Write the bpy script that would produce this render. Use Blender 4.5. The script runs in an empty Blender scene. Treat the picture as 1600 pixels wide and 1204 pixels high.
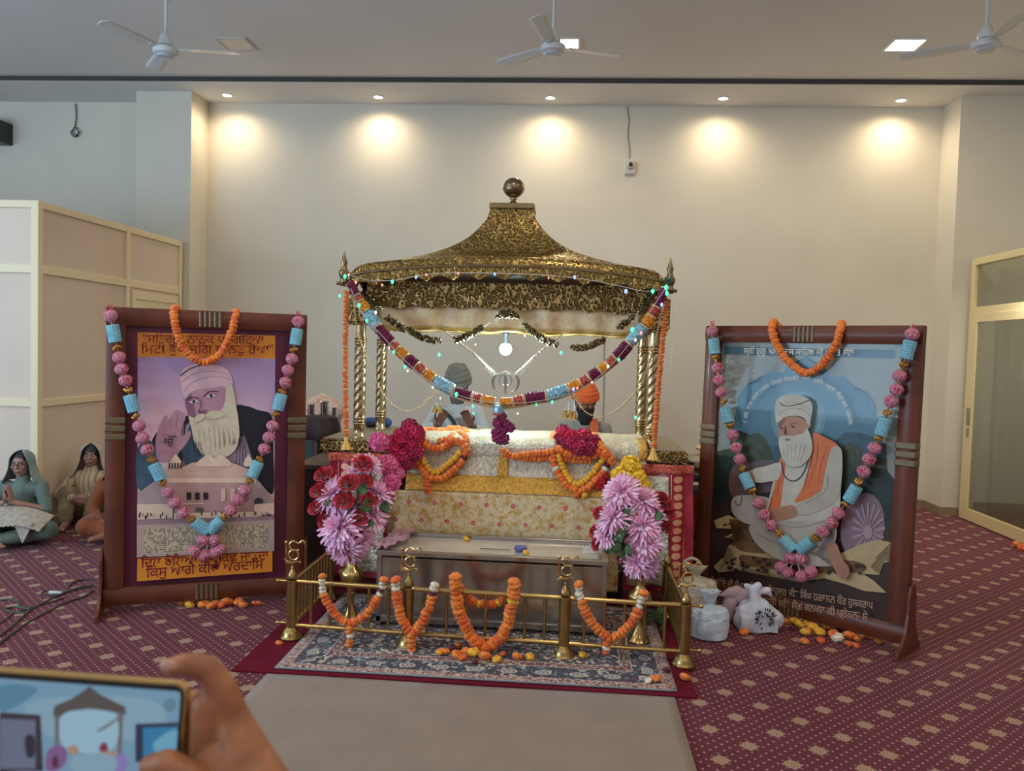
import bpy, math, random, bmesh
import numpy as np
from mathutils import Vector, Matrix, Euler, noise
PI = math.pi
S = bpy.context.scene
COL = S.collection
rnd = random.Random(7)

# ------------------------------------------------------------------ camera
def cam_axes(pitch, yaw, roll):
    cy, sy, cp, sp = math.cos(yaw), math.sin(yaw), math.cos(pitch), math.sin(pitch)
    f = Vector((-sy*cp, cy*cp, sp)); r = Vector((cy, sy, 0)); u = r.cross(f)
    c, s = math.cos(roll), math.sin(roll)
    return c*r + s*u, -s*r + c*u, f
CR, CU, CF = cam_axes(math.radians(-2.424), math.radians(4.115), math.radians(1.648))
CC = Vector((0, 0, 1.6)); FPX = 1250.0
cd = bpy.data.cameras.new('camera'); cam = bpy.data.objects.new('camera', cd); COL.objects.link(cam)
cd.sensor_width = 36; cd.lens = 36*FPX/1600; cd.clip_start = 0.02; cd.clip_end = 60
m = Matrix((CR, CU, -CF)).transposed().to_4x4(); m.translation = CC
cam.matrix_world = m
cd.dof.use_dof = True; cd.dof.focus_distance = 4.8; cd.dof.aperture_fstop = 7.0
S.camera = cam

# ------------------------------------------------------------------ world, lamps, exposure
S.view_settings.view_transform = 'Standard'; S.view_settings.look = 'None'
S.view_settings.gamma = 1; S.view_settings.use_curve_mapping = False
S.view_settings.exposure = -0.22
w = bpy.data.worlds.new('world'); S.world = w; w.use_nodes = True
w.node_tree.nodes['Background'].inputs[0].default_value = (0.76, 0.78, 0.88, 1)
w.node_tree.nodes['Background'].inputs[1].default_value = 0.62
def area(name, loc, target, sx, sy, power, col):
    l = bpy.data.lights.new(name, 'AREA'); l.shape = 'RECTANGLE'; l.size = sx; l.size_y = sy
    l.energy = power; l.color = col
    o = bpy.data.objects.new(name, l); COL.objects.link(o); o.location = loc
    o.rotation_euler = (Vector(target) - Vector(loc)).to_track_quat('-Z', 'Y').to_euler()
    return o
# daylight from the hall's windows behind and to the left, an added ceiling fill, and its lit ceiling panels behind the camera
area('window_and_fill_light', (-7.4, -1.0, 2.2), (-2, 7, 2.6), 4.5, 2.4, 170, (0.60, 0.80, 1.0))
area('window_and_fill_light', (-5.6, 1.2, 1.8), (-3.6, 4.2, 4.4), 3.0, 1.6, 135, (0.42, 0.72, 1.0))  # no window here: added up-light standing in for daylight bounced onto the ceiling
area('window_and_fill_light', (-8.5, 4.0, 2.6), (-4, 7, 2.5), 3.0, 2.2, 62, (0.62, 0.80, 1.0))
for lx, ly in ((-3.2, 3.2), (0.0, 3.2), (2.9, 3.2), (-3.2, -0.6), (0.0, -0.6), (2.9, -0.6)):
    area('ceiling_panel_light', (lx, ly, 4.40), (lx, ly, 0), 0.3, 0.3, 30, (1.0, 0.84, 0.66))

# ------------------------------------------------------------------ helpers
def ray(x, y):
    return (CR*((x-800)/FPX) + CU*(-(y-602)/FPX) + CF)
def at(x, y, Y):           # the point on the vertical plane y = Y
    r = ray(x, y); return CC + r*((Y-CC.y)/r.y)
def onfloor(x, y, z=0.0):  # the point on the horizontal plane z
    r = ray(x, y); return CC + r*((z-CC.z)/r.z)
def dist(x, y, d):
    return CC + ray(x, y)*d

def lin(c):
    c = c/255.0
    return c/12.92 if c <= 0.04045 else ((c+0.055)/1.055)**2.4
def ph(r, g, b, k=1.0):
    return tuple(min(0.95, lin(v)*k) for v in (r, g, b)) + (1,)

class NT:
    def __init__(s, m):
        s.t = m.node_tree; s.n = s.t.nodes; s.l = s.t.links
    def node(s, kind, ins=None, **kw):
        n = s.n.new(kind)
        for k, v in kw.items(): setattr(n, k, v)
        for k, v in (ins or {}).items(): s.put(n.inputs[k], v)
        return n
    def put(s, sock, v):
        if hasattr(v, 'links') or isinstance(v, bpy.types.NodeSocket): s.l.new(v, sock)
        else: sock.default_value = v
    def m(s, op, a, b=0.0, c=0.0):
        n = s.n.new('ShaderNodeMath'); n.operation = op
        s.put(n.inputs[0], a); s.put(n.inputs[1], b); s.put(n.inputs[2], c)
        return n.outputs[0]
    def mix(s, f, a, b):
        n = s.n.new('ShaderNodeMix'); n.data_type = 'RGBA'
        s.put(n.inputs[0], f); s.put(n.inputs[6], a); s.put(n.inputs[7], b)
        return n.outputs[2]
    def coord(s, which='Object'):
        n = s.n.new('ShaderNodeTexCoord'); return n.outputs[which]
    def xyz(s, v):
        n = s.n.new('ShaderNodeSeparateXYZ'); s.l.new(v, n.inputs[0]); return n.outputs
    def noise(s, scale, detail=3, vec=None, rough=0.5):
        n = s.n.new('ShaderNodeTexNoise'); n.inputs['Scale'].default_value = scale
        n.inputs['Detail'].default_value = detail; n.inputs['Roughness'].default_value = rough
        if vec is not None: s.l.new(vec, n.inputs['Vector'])
        return n.outputs[0]
    def voro(s, scale, vec=None, feature='F1', out=0):
        n = s.n.new('ShaderNodeTexVoronoi'); n.feature = feature; n.inputs['Scale'].default_value = scale
        if vec is not None: s.l.new(vec, n.inputs['Vector'])
        return n.outputs[out]
    def bump(s, h, strength=0.3, distance=0.01):
        n = s.n.new('ShaderNodeBump'); n.inputs['Strength'].default_value = strength
        n.inputs['Distance'].default_value = distance; s.l.new(h, n.inputs['Height'])
        return n.outputs[0]
    def ramp(s, f, stops, interp='LINEAR'):
        n = s.n.new('ShaderNodeValToRGB'); n.color_ramp.interpolation = interp
        e = n.color_ramp.elements
        while len(e) < len(stops): e.new(0.5)
        for k, (p, c) in enumerate(stops): e[k].position = p; e[k].color = c
        s.l.new(f, n.inputs[0]); return n.outputs[0]
    def smooth(s, v, a, b):
        n = s.n.new('ShaderNodeMapRange'); n.interpolation_type = 'SMOOTHSTEP'
        s.put(n.inputs[0], v); n.inputs[1].default_value = a; n.inputs[2].default_value = b
        return n.outputs[0]

MATS = {}
def mat(name, col=(0.5, 0.5, 0.5, 1), rough=0.6, metal=0.0, var=0.0, vscale=8.0, bump=0.0, bscale=60.0,
        bdist=0.004, coat=0.0, emit=None, estr=0.0, sheen=0.0, trans=0.0, alpha=1.0, spec=None, sub=0.0):
    if name in MATS: return MATS[name]
    mt = bpy.data.materials.new(name); mt.use_nodes = True; MATS[name] = mt
    k = NT(mt); p = k.n['Principled BSDF']
    p.inputs['Base Color'].default_value = col; p.inputs['Roughness'].default_value = rough
    p.inputs['Metallic'].default_value = metal
    if coat: p.inputs['Coat Weight'].default_value = coat; p.inputs['Coat Roughness'].default_value = 0.12
    if sheen: p.inputs['Sheen Weight'].default_value = sheen
    if trans: p.inputs['Transmission Weight'].default_value = trans
    if sub: p.inputs['Subsurface Weight'].default_value = sub; p.inputs['Subsurface Radius'].default_value = (0.02, 0.008, 0.005); p.inputs['Subsurface Scale'].default_value = 0.5
    if spec is not None: p.inputs['Specular IOR Level'].default_value = spec
    if alpha < 1: p.inputs['Alpha'].default_value = alpha
    if emit: p.inputs['Emission Color'].default_value = emit; p.inputs['Emission Strength'].default_value = estr
    oc = k.coord()
    if var:
        f = k.noise(vscale, 4, oc)
        f = k.smooth(f, 0.3, 0.7)
        lo = tuple(max(0, c*(1-var)) for c in col[:3])+(1,); hi = tuple(min(1, c*(1+var)) for c in col[:3])+(1,)
        k.put(p.inputs['Base Color'], k.mix(f, lo, hi))
    if bump:
        k.put(p.inputs['Normal'], k.bump(k.noise(bscale, 5, oc), bump, bdist))
    return mt

class MB:
    """collects faces; build() links them as one mesh object"""
    def __init__(s): s.v = []; s.f = []; s.mi = []; s.cur = 0
    def add(s, vs, fs):
        b = len(s.v); s.v += [tuple(v) for v in vs]; s.f += [tuple(i+b for i in f) for f in fs]
        s.mi += [s.cur]*len(fs); return s
    def box(s, x0, x1, y0, y1, z0, z1, M=None):
        vs = [Vector((x, y, z)) for z in (z0, z1) for y in (y0, y1) for x in (x0, x1)]
        if M is not None: vs = [M @ v for v in vs]
        return s.add(vs, [(0,2,3,1), (4,5,7,6), (0,1,5,4), (2,6,7,3), (0,4,6,2), (1,3,7,5)])
    def lathe(s, prof, c=(0, 0, 0), n=24, M=None, fn=None):
        c = Vector(c); vs = []
        for j, (r, z) in enumerate(prof):
            for i in range(n):
                a = 2*PI*i/n; rr = fn(r, z, a) if fn else r
                v = Vector((rr*math.cos(a), rr*math.sin(a), z))
                vs.append((M @ v if M is not None else v) + c)
        fs = [(j*n+i, j*n+(i+1) % n, (j+1)*n+(i+1) % n, (j+1)*n+i) for j in range(len(prof)-1) for i in range(n)]
        fs.append(tuple(range(n-1, -1, -1))); fs.append(tuple((len(prof)-1)*n+i for i in range(n)))
        return s.add(vs, fs)
    def cyl(s, p0, p1, r, r1=None, n=16):
        p0 = Vector(p0); p1 = Vector(p1); d = p1-p0; L = d.length
        q = Vector((0, 0, 1)).rotation_difference(d).to_matrix()
        return s.lathe([(r, 0), (r if r1 is None else r1, L)], p0, n, q)
    def tube(s, pts, r, n=8, closed=False, rf=None):
        pts = [Vector(p) for p in pts]; N = len(pts); vs = []
        ref = Vector((0.13, 0.21, 0.97))
        up = None
        for i, p in enumerate(pts):
            a = pts[(i-1) % N] if (closed or i > 0) else p; b = pts[(i+1) % N] if (closed or i < N-1) else p
            t = (b-a).normalized()
            if up is None: up = (ref - t*ref.dot(t)).normalized()
            else:
                up = (up - t*up.dot(t)); up = up.normalized() if up.length > 1e-6 else ref
            sd = t.cross(up); rr = rf(i/(N-1)) if rf else r
            for k in range(n):
                an = 2*PI*k/n; vs.append(p + up*math.cos(an)*rr + sd*math.sin(an)*rr)
        rows = N if closed else N-1
        fs = [(i*n+k, i*n+(k+1) % n, ((i+1) % N)*n+(k+1) % n, ((i+1) % N)*n+k) for i in range(rows) for k in range(n)]
        if not closed: fs.append(tuple(range(n-1, -1, -1))); fs.append(tuple((N-1)*n+k for k in range(n)))
        return s.add(vs, fs)
    def ball(s, c, r, n=12, M=None, sc=(1, 1, 1)):
        prof = [(math.sin(PI*j/(n//2+1)), -math.cos(PI*j/(n//2+1))) for j in range(1, n//2+1)]
        vs = []; c = Vector(c)
        for (a, z) in prof:
            for i in range(n):
                t = 2*PI*i/n; v = Vector((a*math.cos(t)*r*sc[0], a*math.sin(t)*r*sc[1], z*r*sc[2]))
                vs.append((M @ v if M is not None else v)+c)
        J = len(prof)
        b0 = Vector((0, 0, -r*sc[2])); t0 = Vector((0, 0, r*sc[2]))
        vs.append((M @ b0 if M is not None else b0)+c); vs.append((M @ t0 if M is not None else t0)+c)
        fs = [(j*n+i, j*n+(i+1) % n, (j+1)*n+(i+1) % n, (j+1)*n+i) for j in range(J-1) for i in range(n)]
        fs += [((i+1) % n, i, J*n) for i in range(n)] + [((J-1)*n+i, (J-1)*n+(i+1) % n, J*n+1) for i in range(n)]
        return s.add(vs, fs)
    def capsule(s, p0, p1, r0, r1, n=14):
        p0 = Vector(p0); p1 = Vector(p1); d = p1-p0; L = max(d.length, 1e-5)
        q = Vector((0, 0, 1)).rotation_difference(d).to_matrix() if d.length > 1e-6 else Matrix.Identity(3)
        prof = [(r0*math.cos(a), r0*math.sin(a)) for a in [(-PI/2)*(1-j/4)*0.98 for j in range(5)]]
        prof += [(r1*math.cos(a), L+r1*math.sin(a)) for a in [(PI/2)*(j/4)*0.98 for j in range(5)]]
        return s.lathe(prof, p0, n, q)
    def grid(s, fn, nu, nv):
        vs = [fn(i/nu, j/nv) for j in range(nv+1) for i in range(nu+1)]
        return s.add(vs, [(j*(nu+1)+i, j*(nu+1)+i+1, (j+1)*(nu+1)+i+1, (j+1)*(nu+1)+i) for j in range(nv) for i in range(nu)])
    def build(s, name, mats, parent=None, smooth=True, local=False, kind=None, label=None, thick=None, bevel=None, angle=40):
        me = bpy.data.meshes.new(name)
        off = Vector((0, 0, 0))
        if parent is not None and not local: off = world_loc(parent)
        me.from_pydata([tuple(Vector(v)-off) for v in s.v], [], s.f)
        if not isinstance(mats, (list, tuple)): mats = [mats]
        for m_ in mats: me.materials.append(m_)
        if len(mats) > 1: me.polygons.foreach_set('material_index', s.mi)
        bm = bmesh.new(); bm.from_mesh(me); bmesh.ops.recalc_face_normals(bm, faces=bm.faces[:]) if smooth != 'keep' else None
        bm.to_mesh(me); bm.free()
        if smooth:
            me.polygons.foreach_set('use_smooth', [True]*len(me.polygons))
            try: me.set_sharp_from_angle(angle=math.radians(angle))
            except Exception: pass
        me.update()
        o = bpy.data.objects.new(name, me); COL.objects.link(o)
        if parent is not None: o.parent = parent
        if kind: o['kind'] = kind
        if label: o['label'] = label
        if thick:
            md = o.modifiers.new('thick', 'SOLIDIFY'); md.thickness = thick; md.offset = 0
        if bevel:
            md = o.modifiers.new('bevel', 'BEVEL'); md.width = bevel; md.segments = 2; md.limit_method = 'ANGLE'
        return o

def world_loc(o):
    v = Vector(o.location)
    while o.parent is not None: o = o.parent; v += Vector(o.location)
    return v
def thing(name, label, cat, loc=(0, 0, 0), group=None, rot=(0, 0, 0)):
    o = bpy.data.objects.new(name, None); COL.objects.link(o); o.empty_display_size = 0.05
    o.location = loc; o.rotation_euler = rot; o['label'] = label; o['category'] = cat
    if group: o['group'] = group
    return o
def tag(o, label, cat, group=None):
    o['label'] = label; o['category'] = cat
    if group: o['group'] = group
    return o
def struct(o): o['kind'] = 'structure'; return o
def inst(src, parent=None, name=None, loc=(0, 0, 0), rot=(0, 0, 0), sc=1.0, wl=None):
    o = src.copy(); COL.objects.link(o)
    if name: o.name = name
    o.parent = parent
    L = Vector(loc) - (wl if wl is not None else Vector((0, 0, 0)))
    o.location = L; o.rotation_euler = rot; o.scale = (sc, sc, sc) if not hasattr(sc, '__len__') else sc
    return o
def template(mb, name, mats, **kw):       # a mesh kept for copying; the object itself is dropped
    o = mb.build(name, mats, **kw); COL.objects.unlink(o); return o
def spline(pts, n=8, closed=False):
    P = [Vector(p) for p in pts]; N = len(P); out = []
    rng = range(N) if closed else range(N-1)
    for i in rng:
        g = (lambda k: P[k % N]) if closed else (lambda k: P[max(0, min(N-1, k))])
        a, b, c, d = g(i-1), g(i), g(i+1), g(i+2)
        for j in range(n):
            t = j/n
            out.append(0.5*((2*b) + (c-a)*t + (2*a-5*b+4*c-d)*t*t + (3*b-a-3*c+d)*t*t*t))
    if not closed: out.append(P[-1])
    return out
def resample(pts, step):
    out = [(pts[0], (pts[1]-pts[0]).normalized())]; acc = 0.0
    for a, b in zip(pts, pts[1:]):
        L = (b-a).length
        if L < 1e-7: continue
        t = step-acc
        while t <= L: out.append((a+(b-a)*(t/L), (b-a).normalized())); t += step
        acc = L-(t-step)
    return out
def pathlen(p): return sum((b-a).length for a, b in zip(p, p[1:]))
def align(t, spin=0.0):                    # euler turning +Z to t
    q = Vector((0, 0, 1)).rotation_difference(t)
    return (q @ Euler((0, 0, spin)).to_quaternion()).to_euler()
def fuse(mb, name, m_, parent, voxel=0.012, smooth=4, local=False, label=None, noise_amp=0.0, nscale=20, fac=0.6):
    t = mb.build('tmp', m_, None, smooth=False)
    r = t.modifiers.new('r', 'REMESH'); r.mode = 'VOXEL'; r.voxel_size = voxel
    sm = t.modifiers.new('s', 'SMOOTH'); sm.iterations = smooth; sm.factor = fac
    bpy.context.view_layer.update()
    dg = bpy.context.evaluated_depsgraph_get()
    me = bpy.data.meshes.new_from_object(t.evaluated_get(dg))
    bpy.data.objects.remove(t)
    if noise_amp:
        n = len(me.vertices); co = [Vector(v.co) for v in me.vertices]; no = [Vector(v.normal) for v in me.vertices]
        for v, c, nn in zip(me.vertices, co, no):
            v.co = c + nn*noise.noise(Vector((c.x*nscale, c.y*nscale, c.z*nscale*0.45)))*noise_amp
    if parent is not None and not local:
        off = world_loc(parent); me.transform(Matrix.Translation(-off))
    me.polygons.foreach_set('use_smooth', [True]*len(me.polygons))
    me.materials.clear(); me.materials.append(m_); me.name = name
    o = bpy.data.objects.new(name, me); COL.objects.link(o); o.parent = parent
    if label: o['label'] = label
    return o
# ------------------------------------------------------------------ the setting
WALL = mat('wall_paint', (0.72, 0.675, 0.56, 1), 0.85, var=0.03, vscale=1.5, bump=0.08, bscale=180, bdist=0.002)
WALLG = WALL
CEIL = mat('ceiling_paint', (0.74, 0.73, 0.70, 1), 0.9, var=0.02, vscale=1)
GAPSHADE = mat('gap_shade', (0.07, 0.065, 0.06, 1), 0.9)
BASEB = mat('baseboard_tile', ph(150, 128, 105, 1.1), 0.5, var=0.08)
ZC, ZS, YW, YC = 4.43, 4.38, 9.13, 8.72

def carpet_mat():
    mt = bpy.data.materials.new('carpet'); mt.use_nodes = True; k = NT(mt); p = k.n['Principled BSDF']
    oc = k.coord(); o = k.xyz(oc)
    x = k.m('DIVIDE', k.m('SUBTRACT', o[0], 0.648), 0.28); y = k.m('DIVIDE', k.m('SUBTRACT', o[1], 3.703), 0.263)
    a = k.m('ADD', x, y); b = k.m('SUBTRACT', x, y)
    def cell(v, s):
        v = k.m('MULTIPLY', v, s) if s != 1 else v
        f = k.m('SUBTRACT', k.m('FRACT', k.m('ADD', v, 0.5)), 0.5)
        return k.m('DIVIDE', f, s) if s != 1 else f
    def dxy(da, db):
        return k.m('MULTIPLY', k.m('ADD', da, db), 0.14), k.m('MULTIPLY', k.m('SUBTRACT', da, db), 0.1315)
    dx, dy = dxy(cell(a, 5.0), cell(b, 5.0))
    d = k.m('SQRT', k.m('ADD', k.m('MULTIPLY', dx, dx), k.m('MULTIPLY', dy, dy)))
    dot = k.m('SUBTRACT', 1.0, k.smooth(d, 0.0048, 0.0066))
    mx, my = dxy(cell(a, 1), cell(b, 1))
    ax = k.m('ABSOLUTE', mx); ay = k.m('ABSOLUTE', my)
    man = k.m('ADD', ax, ay); mxx = k.m('MAXIMUM', ax, ay)
    # a blocky rosette: a square and a diamond together
    shape = k.m('MAXIMUM', k.m('LESS_THAN', mxx, 0.0265), k.m('LESS_THAN', man, 0.0435))
    clear = k.m('LESS_THAN', man, 0.055)
    hole = k.m('SINE', k.m('MULTIPLY', k.m('SQRT', k.m('ADD', k.m('MULTIPLY', mx, mx), k.m('MULTIPLY', my, my))), 520.0))
    lob = k.m('MULTIPLY', k.m('SINE', k.m('MULTIPLY', mx, 420.0)), k.m('SINE', k.m('MULTIPLY', my, 420.0)))
    hl = k.smooth(k.m('ADD', hole, lob), -0.9, 1.2)
    dotm = k.m('MULTIPLY', dot, k.m('SUBTRACT', 1.0, clear))
    base = k.mix(k.noise(3, 3, oc), ph(92, 30, 44, 1.2), ph(102, 34, 50, 1.2))
    fine = k.noise(500, 2, oc)
    base = k.mix(k.smooth(fine, 0.35, 0.7), base, ph(76, 22, 34, 1.2))
    c = k.mix(dotm, base, ph(176, 116, 124, 1.35))
    c = k.mix(shape, c, k.mix(hl, ph(118, 92, 74, 1.3), ph(170, 140, 116, 1.4)))
    k.put(p.inputs['Base Color'], c); p.inputs['Roughness'].default_value = 0.9
    p.inputs['Sheen Weight'].default_value = 0.08; p.inputs['Sheen Roughness'].default_value = 0.4
    k.put(p.inputs['Normal'], k.bump(fine, 0.35, 0.004))
    return mt
CARPET = carpet_mat()
struct(MB().box(-10, 8, -3.5, 9.4, -0.1, 0).build('floor', CARPET, smooth=False))
struct(MB().box(-10, 8, -3.5, 8.385, ZC, ZC+0.1).build('ceiling', CEIL, smooth=False))
# shade of the ceiling gap painted in as near-black strips, and the lowered strip in front of the back wall
struct(MB().box(-10, 8, 8.28, 8.40, ZC+0.10, ZC+0.12).build('shade_strip_1', GAPSHADE, smooth=False))
struct(MB().box(-10, 8, 8.40, 9.4, ZS, ZS+0.3).build('ceiling_strip', CEIL, smooth=False))
struct(MB().box(-10, 8, 8.385, 8.40, ZS+0.004, ZC+0.10).build('shade_strip_2', GAPSHADE, smooth=False))
struct(MB().box(-10, 8, YW, YW+0.15, 0, ZS).build('wall_back', WALL, smooth=False))
struct(MB().box(-4.92, -4.285, YC, YW, 0, ZS).build('wall_column_left', WALL, smooth=False))
struct(MB().box(3.955, 4.80, YC, YW, 0, ZS).build('wall_column_right', WALL, smooth=False))
struct(MB().box(4.80, 4.95, -3.5, YW, 0, ZC).build('wall_right', WALL, smooth=False))
struct(MB().box(-10.1, -10, 2.6, YW, 0, ZC).build('wall_left', WALL, smooth=False))
b = MB(); b.box(-4.285, 3.943, YW-0.012, YW, 0, 0.09)
struct(b.build('baseboard_back', BASEB, smooth=False))
struct(MB().box(3.943, 3.955, YC-0.012, YW-0.012, 0, 0.09).build('baseboard_recess', BASEB, smooth=False))
struct(MB().box(3.955, 4.13, YC-0.012, YC, 0, 0.09).build('baseboard_right', BASEB, smooth=False))

# downlights
GLOWW = mat('lamp_warm', (1, 1, 1, 1), 0.5, emit=(1.0, 0.86, 0.62, 1), estr=14)
WHITEP = mat('white_plastic', (0.72, 0.74, 0.74, 1), 0.35, coat=0.3)
names = ['first', 'second', 'third', 'fourth', 'fifth']
for i, (x, y) in enumerate(((355, 148), (591, 151), (860, 152), (1130, 153), (1408, 156))):
    p = onfloor(x, y, ZS)
    t = thing('downlight', 'small round recessed downlight glowing warm, %s from the left over the back wall' % names[i], 'light', p, 'downlights over the back wall')
    MB().lathe([(0.047, 0), (0.062, 0.0), (0.062, -0.008), (0.05, -0.010), (0.047, -0.004)], p, 28).build('trim_ring', WHITEP, t)
    MB().lathe([(0.0001, -0.012), (0.030, -0.011), (0.046, -0.006), (0.046, -0.001)], p, 24).build('lens', GLOWW, t)
    l = bpy.data.lights.new('downlight_lamp', 'SPOT'); l.energy = 42; l.color = (1.0, 0.80, 0.55); l.spot_size = math.radians(164); l.spot_blend = 1.0
    l.shadow_soft_size = 0.05
    o = bpy.data.objects.new('downlight_lamp', l); COL.objects.link(o); o.location = p + Vector((0, 0, -0.03)); o.rotation_euler = (0, 0, 0)

# square ceiling panels (left one is off)
GLOWP = mat('panel_lit', (1, 1, 1, 1), 0.5, emit=(1.0, 0.88, 0.66, 1), estr=9)
PANOFF = mat('panel_unlit', ph(205, 196, 180, 1.15), 0.4)
PFR = mat('panel_frame', (0.55, 0.52, 0.46, 1), 0.5)
for (cx, cy, lit, lab) in ((-3.24, 7.47, 0, 'square ceiling panel light, unlit, right of the left fan'),
                           (-0.15, 7.47, 1, 'square lit ceiling panel light half hidden behind the middle fan'),
                           (2.88, 7.47, 1, 'square brightly lit ceiling panel light left of the right fan')):
    z = ZC
    t = thing('ceiling_light', lab, 'light', (cx, cy, z), 'square panel lights in the ceiling')
    b = MB()
    for (x0, x1, y0, y1) in ((-0.15, 0.15, -0.15, -0.128), (-0.15, 0.15, 0.128, 0.15), (-0.15, -0.128, -0.128, 0.128), (0.128, 0.15, -0.128, 0.128)):
        b.box(cx+x0, cx+x1, cy+y0, cy+y1, z-0.012, z)
    b.build('frame', PFR if not lit else WHITEP, t, smooth=False)
    MB().box(cx-0.128, cx+0.128, cy-0.128, cy+0.128, z-0.008, z).build('diffuser', GLOWP if lit else PANOFF, t, smooth=False)
    if lit:
        a_ = area('ceiling_panel_light', (cx, cy, z-0.02), (cx, cy, 0), 0.25, 0.25, 22, (1.0, 0.84, 0.62))

# ceiling fans
FANW = mat('fan_enamel', (0.66, 0.70, 0.70, 1), 0.3, coat=0.4)
FANB = mat('fan_dish', (0.50, 0.60, 0.66, 1), 0.25, coat=0.4)
for (px, py, lab, ang) in ((259, 80, 'white ceiling fan on a long rod, leftmost of the three', 8), (864, 76, 'white ceiling fan on a long rod in front of the lit middle panel', 20),
                           (1540, 70, 'white ceiling fan on a long rod, rightmost of the three', 30)):
    p = at(px, py, 6.2)
    t = thing('ceiling_fan', lab, 'fan', p, 'ceiling fans')
    MB().cyl(p+Vector((0, 0, 0.08)), (p.x, p.y, ZC-0.01), 0.012, n=10).build('rod', FANW, t)
    MB().lathe([(0.012, -0.16), (0.05, -0.13), (0.06, -0.02), (0.012, 0)], (p.x, p.y, ZC), 20).build('ceiling_cap', FANW, t)
    MB().lathe([(0.014, 0.15), (0.035, 0.13), (0.052, 0.08), (0.056, 0.045), (0.03, 0.035)], p, 28).build('canopy', FANW, t)
    MB().lathe([(0.04, 0.035), (0.092, 0.02), (0.10, 0.0), (0.094, -0.022), (0.07, -0.035)], p, 32).build('motor', FANW, t)
    MB().lathe([(0.069, -0.034), (0.062, -0.046), (0.04, -0.05), (0.001, -0.05)], p, 28).build('bottom_dish', FANB, t)
    for kk in range(3):
        Mz = Matrix.Rotation(math.radians(ang+120*kk), 4, 'Z'); Mt = Matrix.Rotation(math.radians(9), 4, 'X')
        bm = MB()
        def bl(u, v):
            wdt = 0.045+0.02*math.sin(min(1, u*1.4)*PI*0.5)
            if u > 0.93: wdt *= math.sqrt(max(0.02, 1-((u-0.93)/0.07)**2))
            return p + (Mz @ Mt @ Vector((0.12+u*0.46, (v-0.5)*2*wdt, 0.012)))
        bm.grid(bl, 20, 4)
        o = bm.build('blade', FANW, t, thick=0.003)
        MB().box(0.07, 0.15, -0.02, 0.02, 0.006, 0.012, Matrix.Translation(p) @ Mz @ Mt).build('blade_bracket', FANW, o, smooth=False)

# camera on the back wall with its cable
BLK = mat('black_plastic', (0.02, 0.02, 0.022, 1), 0.35)
CABLE = mat('dark_cable', (0.05, 0.05, 0.05, 1), 0.6)
GRYC = mat('grey_cable', (0.22, 0.2, 0.17, 1), 0.6)
p = at(984, 261, YW-0.02)
t = thing('security_camera', 'small white security camera with round black lens on the back wall', 'camera', p)
MB().box(p.x-0.062, p.x+0.062, YW-0.05, YW, p.z-0.085, p.z+0.075).build('housing', mat('camera_white', (0.62, 0.6, 0.56, 1), 0.4), t, bevel=0.012, smooth=False)
MB().ball((p.x+0.005, YW-0.055, p.z+0.012), 0.046, 20).build('dome', mat('camera_dome', (0.55, 0.53, 0.5, 1), 0.3), t)
MB().ball((p.x+0.005, YW-0.083, p.z+0.014), 0.027, 18).build('lens', BLK, t)
pts = spline([at(980, 166, YW-0.008), at(983, 190, YW-0.008), at(981, 210, YW-0.008), at(984, 235, YW-0.008), at(983, 248, YW-0.008)], 8)
MB().tube(pts, 0.005, 6).build('cable', GRYC, t)
p = at(118, 162, YW-0.02)
t = thing('loose_cable', 'thin cable hanging in a small coil high on the left back wall', 'cable', p)
pts = spline([at(118, 162, YW-0.02), at(119, 180, YW-0.02), at(117, 197, YW-0.02), at(111, 207, YW-0.03), at(117, 214, YW-0.03), at(123, 208, YW-0.03), at(118, 199, YW-0.03), at(113, 205, YW-0.035), at(118, 212, YW-0.035), at(125, 205, YW-0.03)], 8)
MB().tube(pts, 0.006, 6).build('wire', CABLE, t)
p = at(-14, 205, 8.9)
t = thing('wall_speaker', 'black loudspeaker box at the far left edge high on the wall', 'speaker', (p.x, 9.0, p.z))
MB().box(p.x-0.2, p.x+0.1, 8.85, YW-0.001, p.z-0.11, p.z+0.14).build('cabinet', BLK, t, smooth=False, bevel=0.01)
b = MB(); b.grid(lambda u, v: Vector((p.x-0.18+u*0.26, 8.842-0.01*math.sin(u*PI), p.z-0.09+v*0.21)), 12, 6)
b.build('grille', mat('speaker_grille', (0.03, 0.03, 0.03, 1), 0.8, bump=0.6, bscale=300), t, thick=0.004)
# the wire hanging down the back wall right of the middle
p = at(945, 540, YW-0.02)
pts = spline([at(944, 512, YW-0.015), at(944, 580, YW-0.015), at(943, 640, YW-0.015), at(942, 662, YW-0.015)], 8)
b = MB().tube(pts, 0.0035, 6); b.ball(at(942, 662, YW-0.018), 0.014, 8, sc=(1, .7, 3)); b.ball(at(944, 512, YW-0.012), 0.012, 8)
tag(b.build('hanging_wire', CABLE), 'thin wire with a small dark plug hanging on the back wall behind the altar', 'cable')

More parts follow.
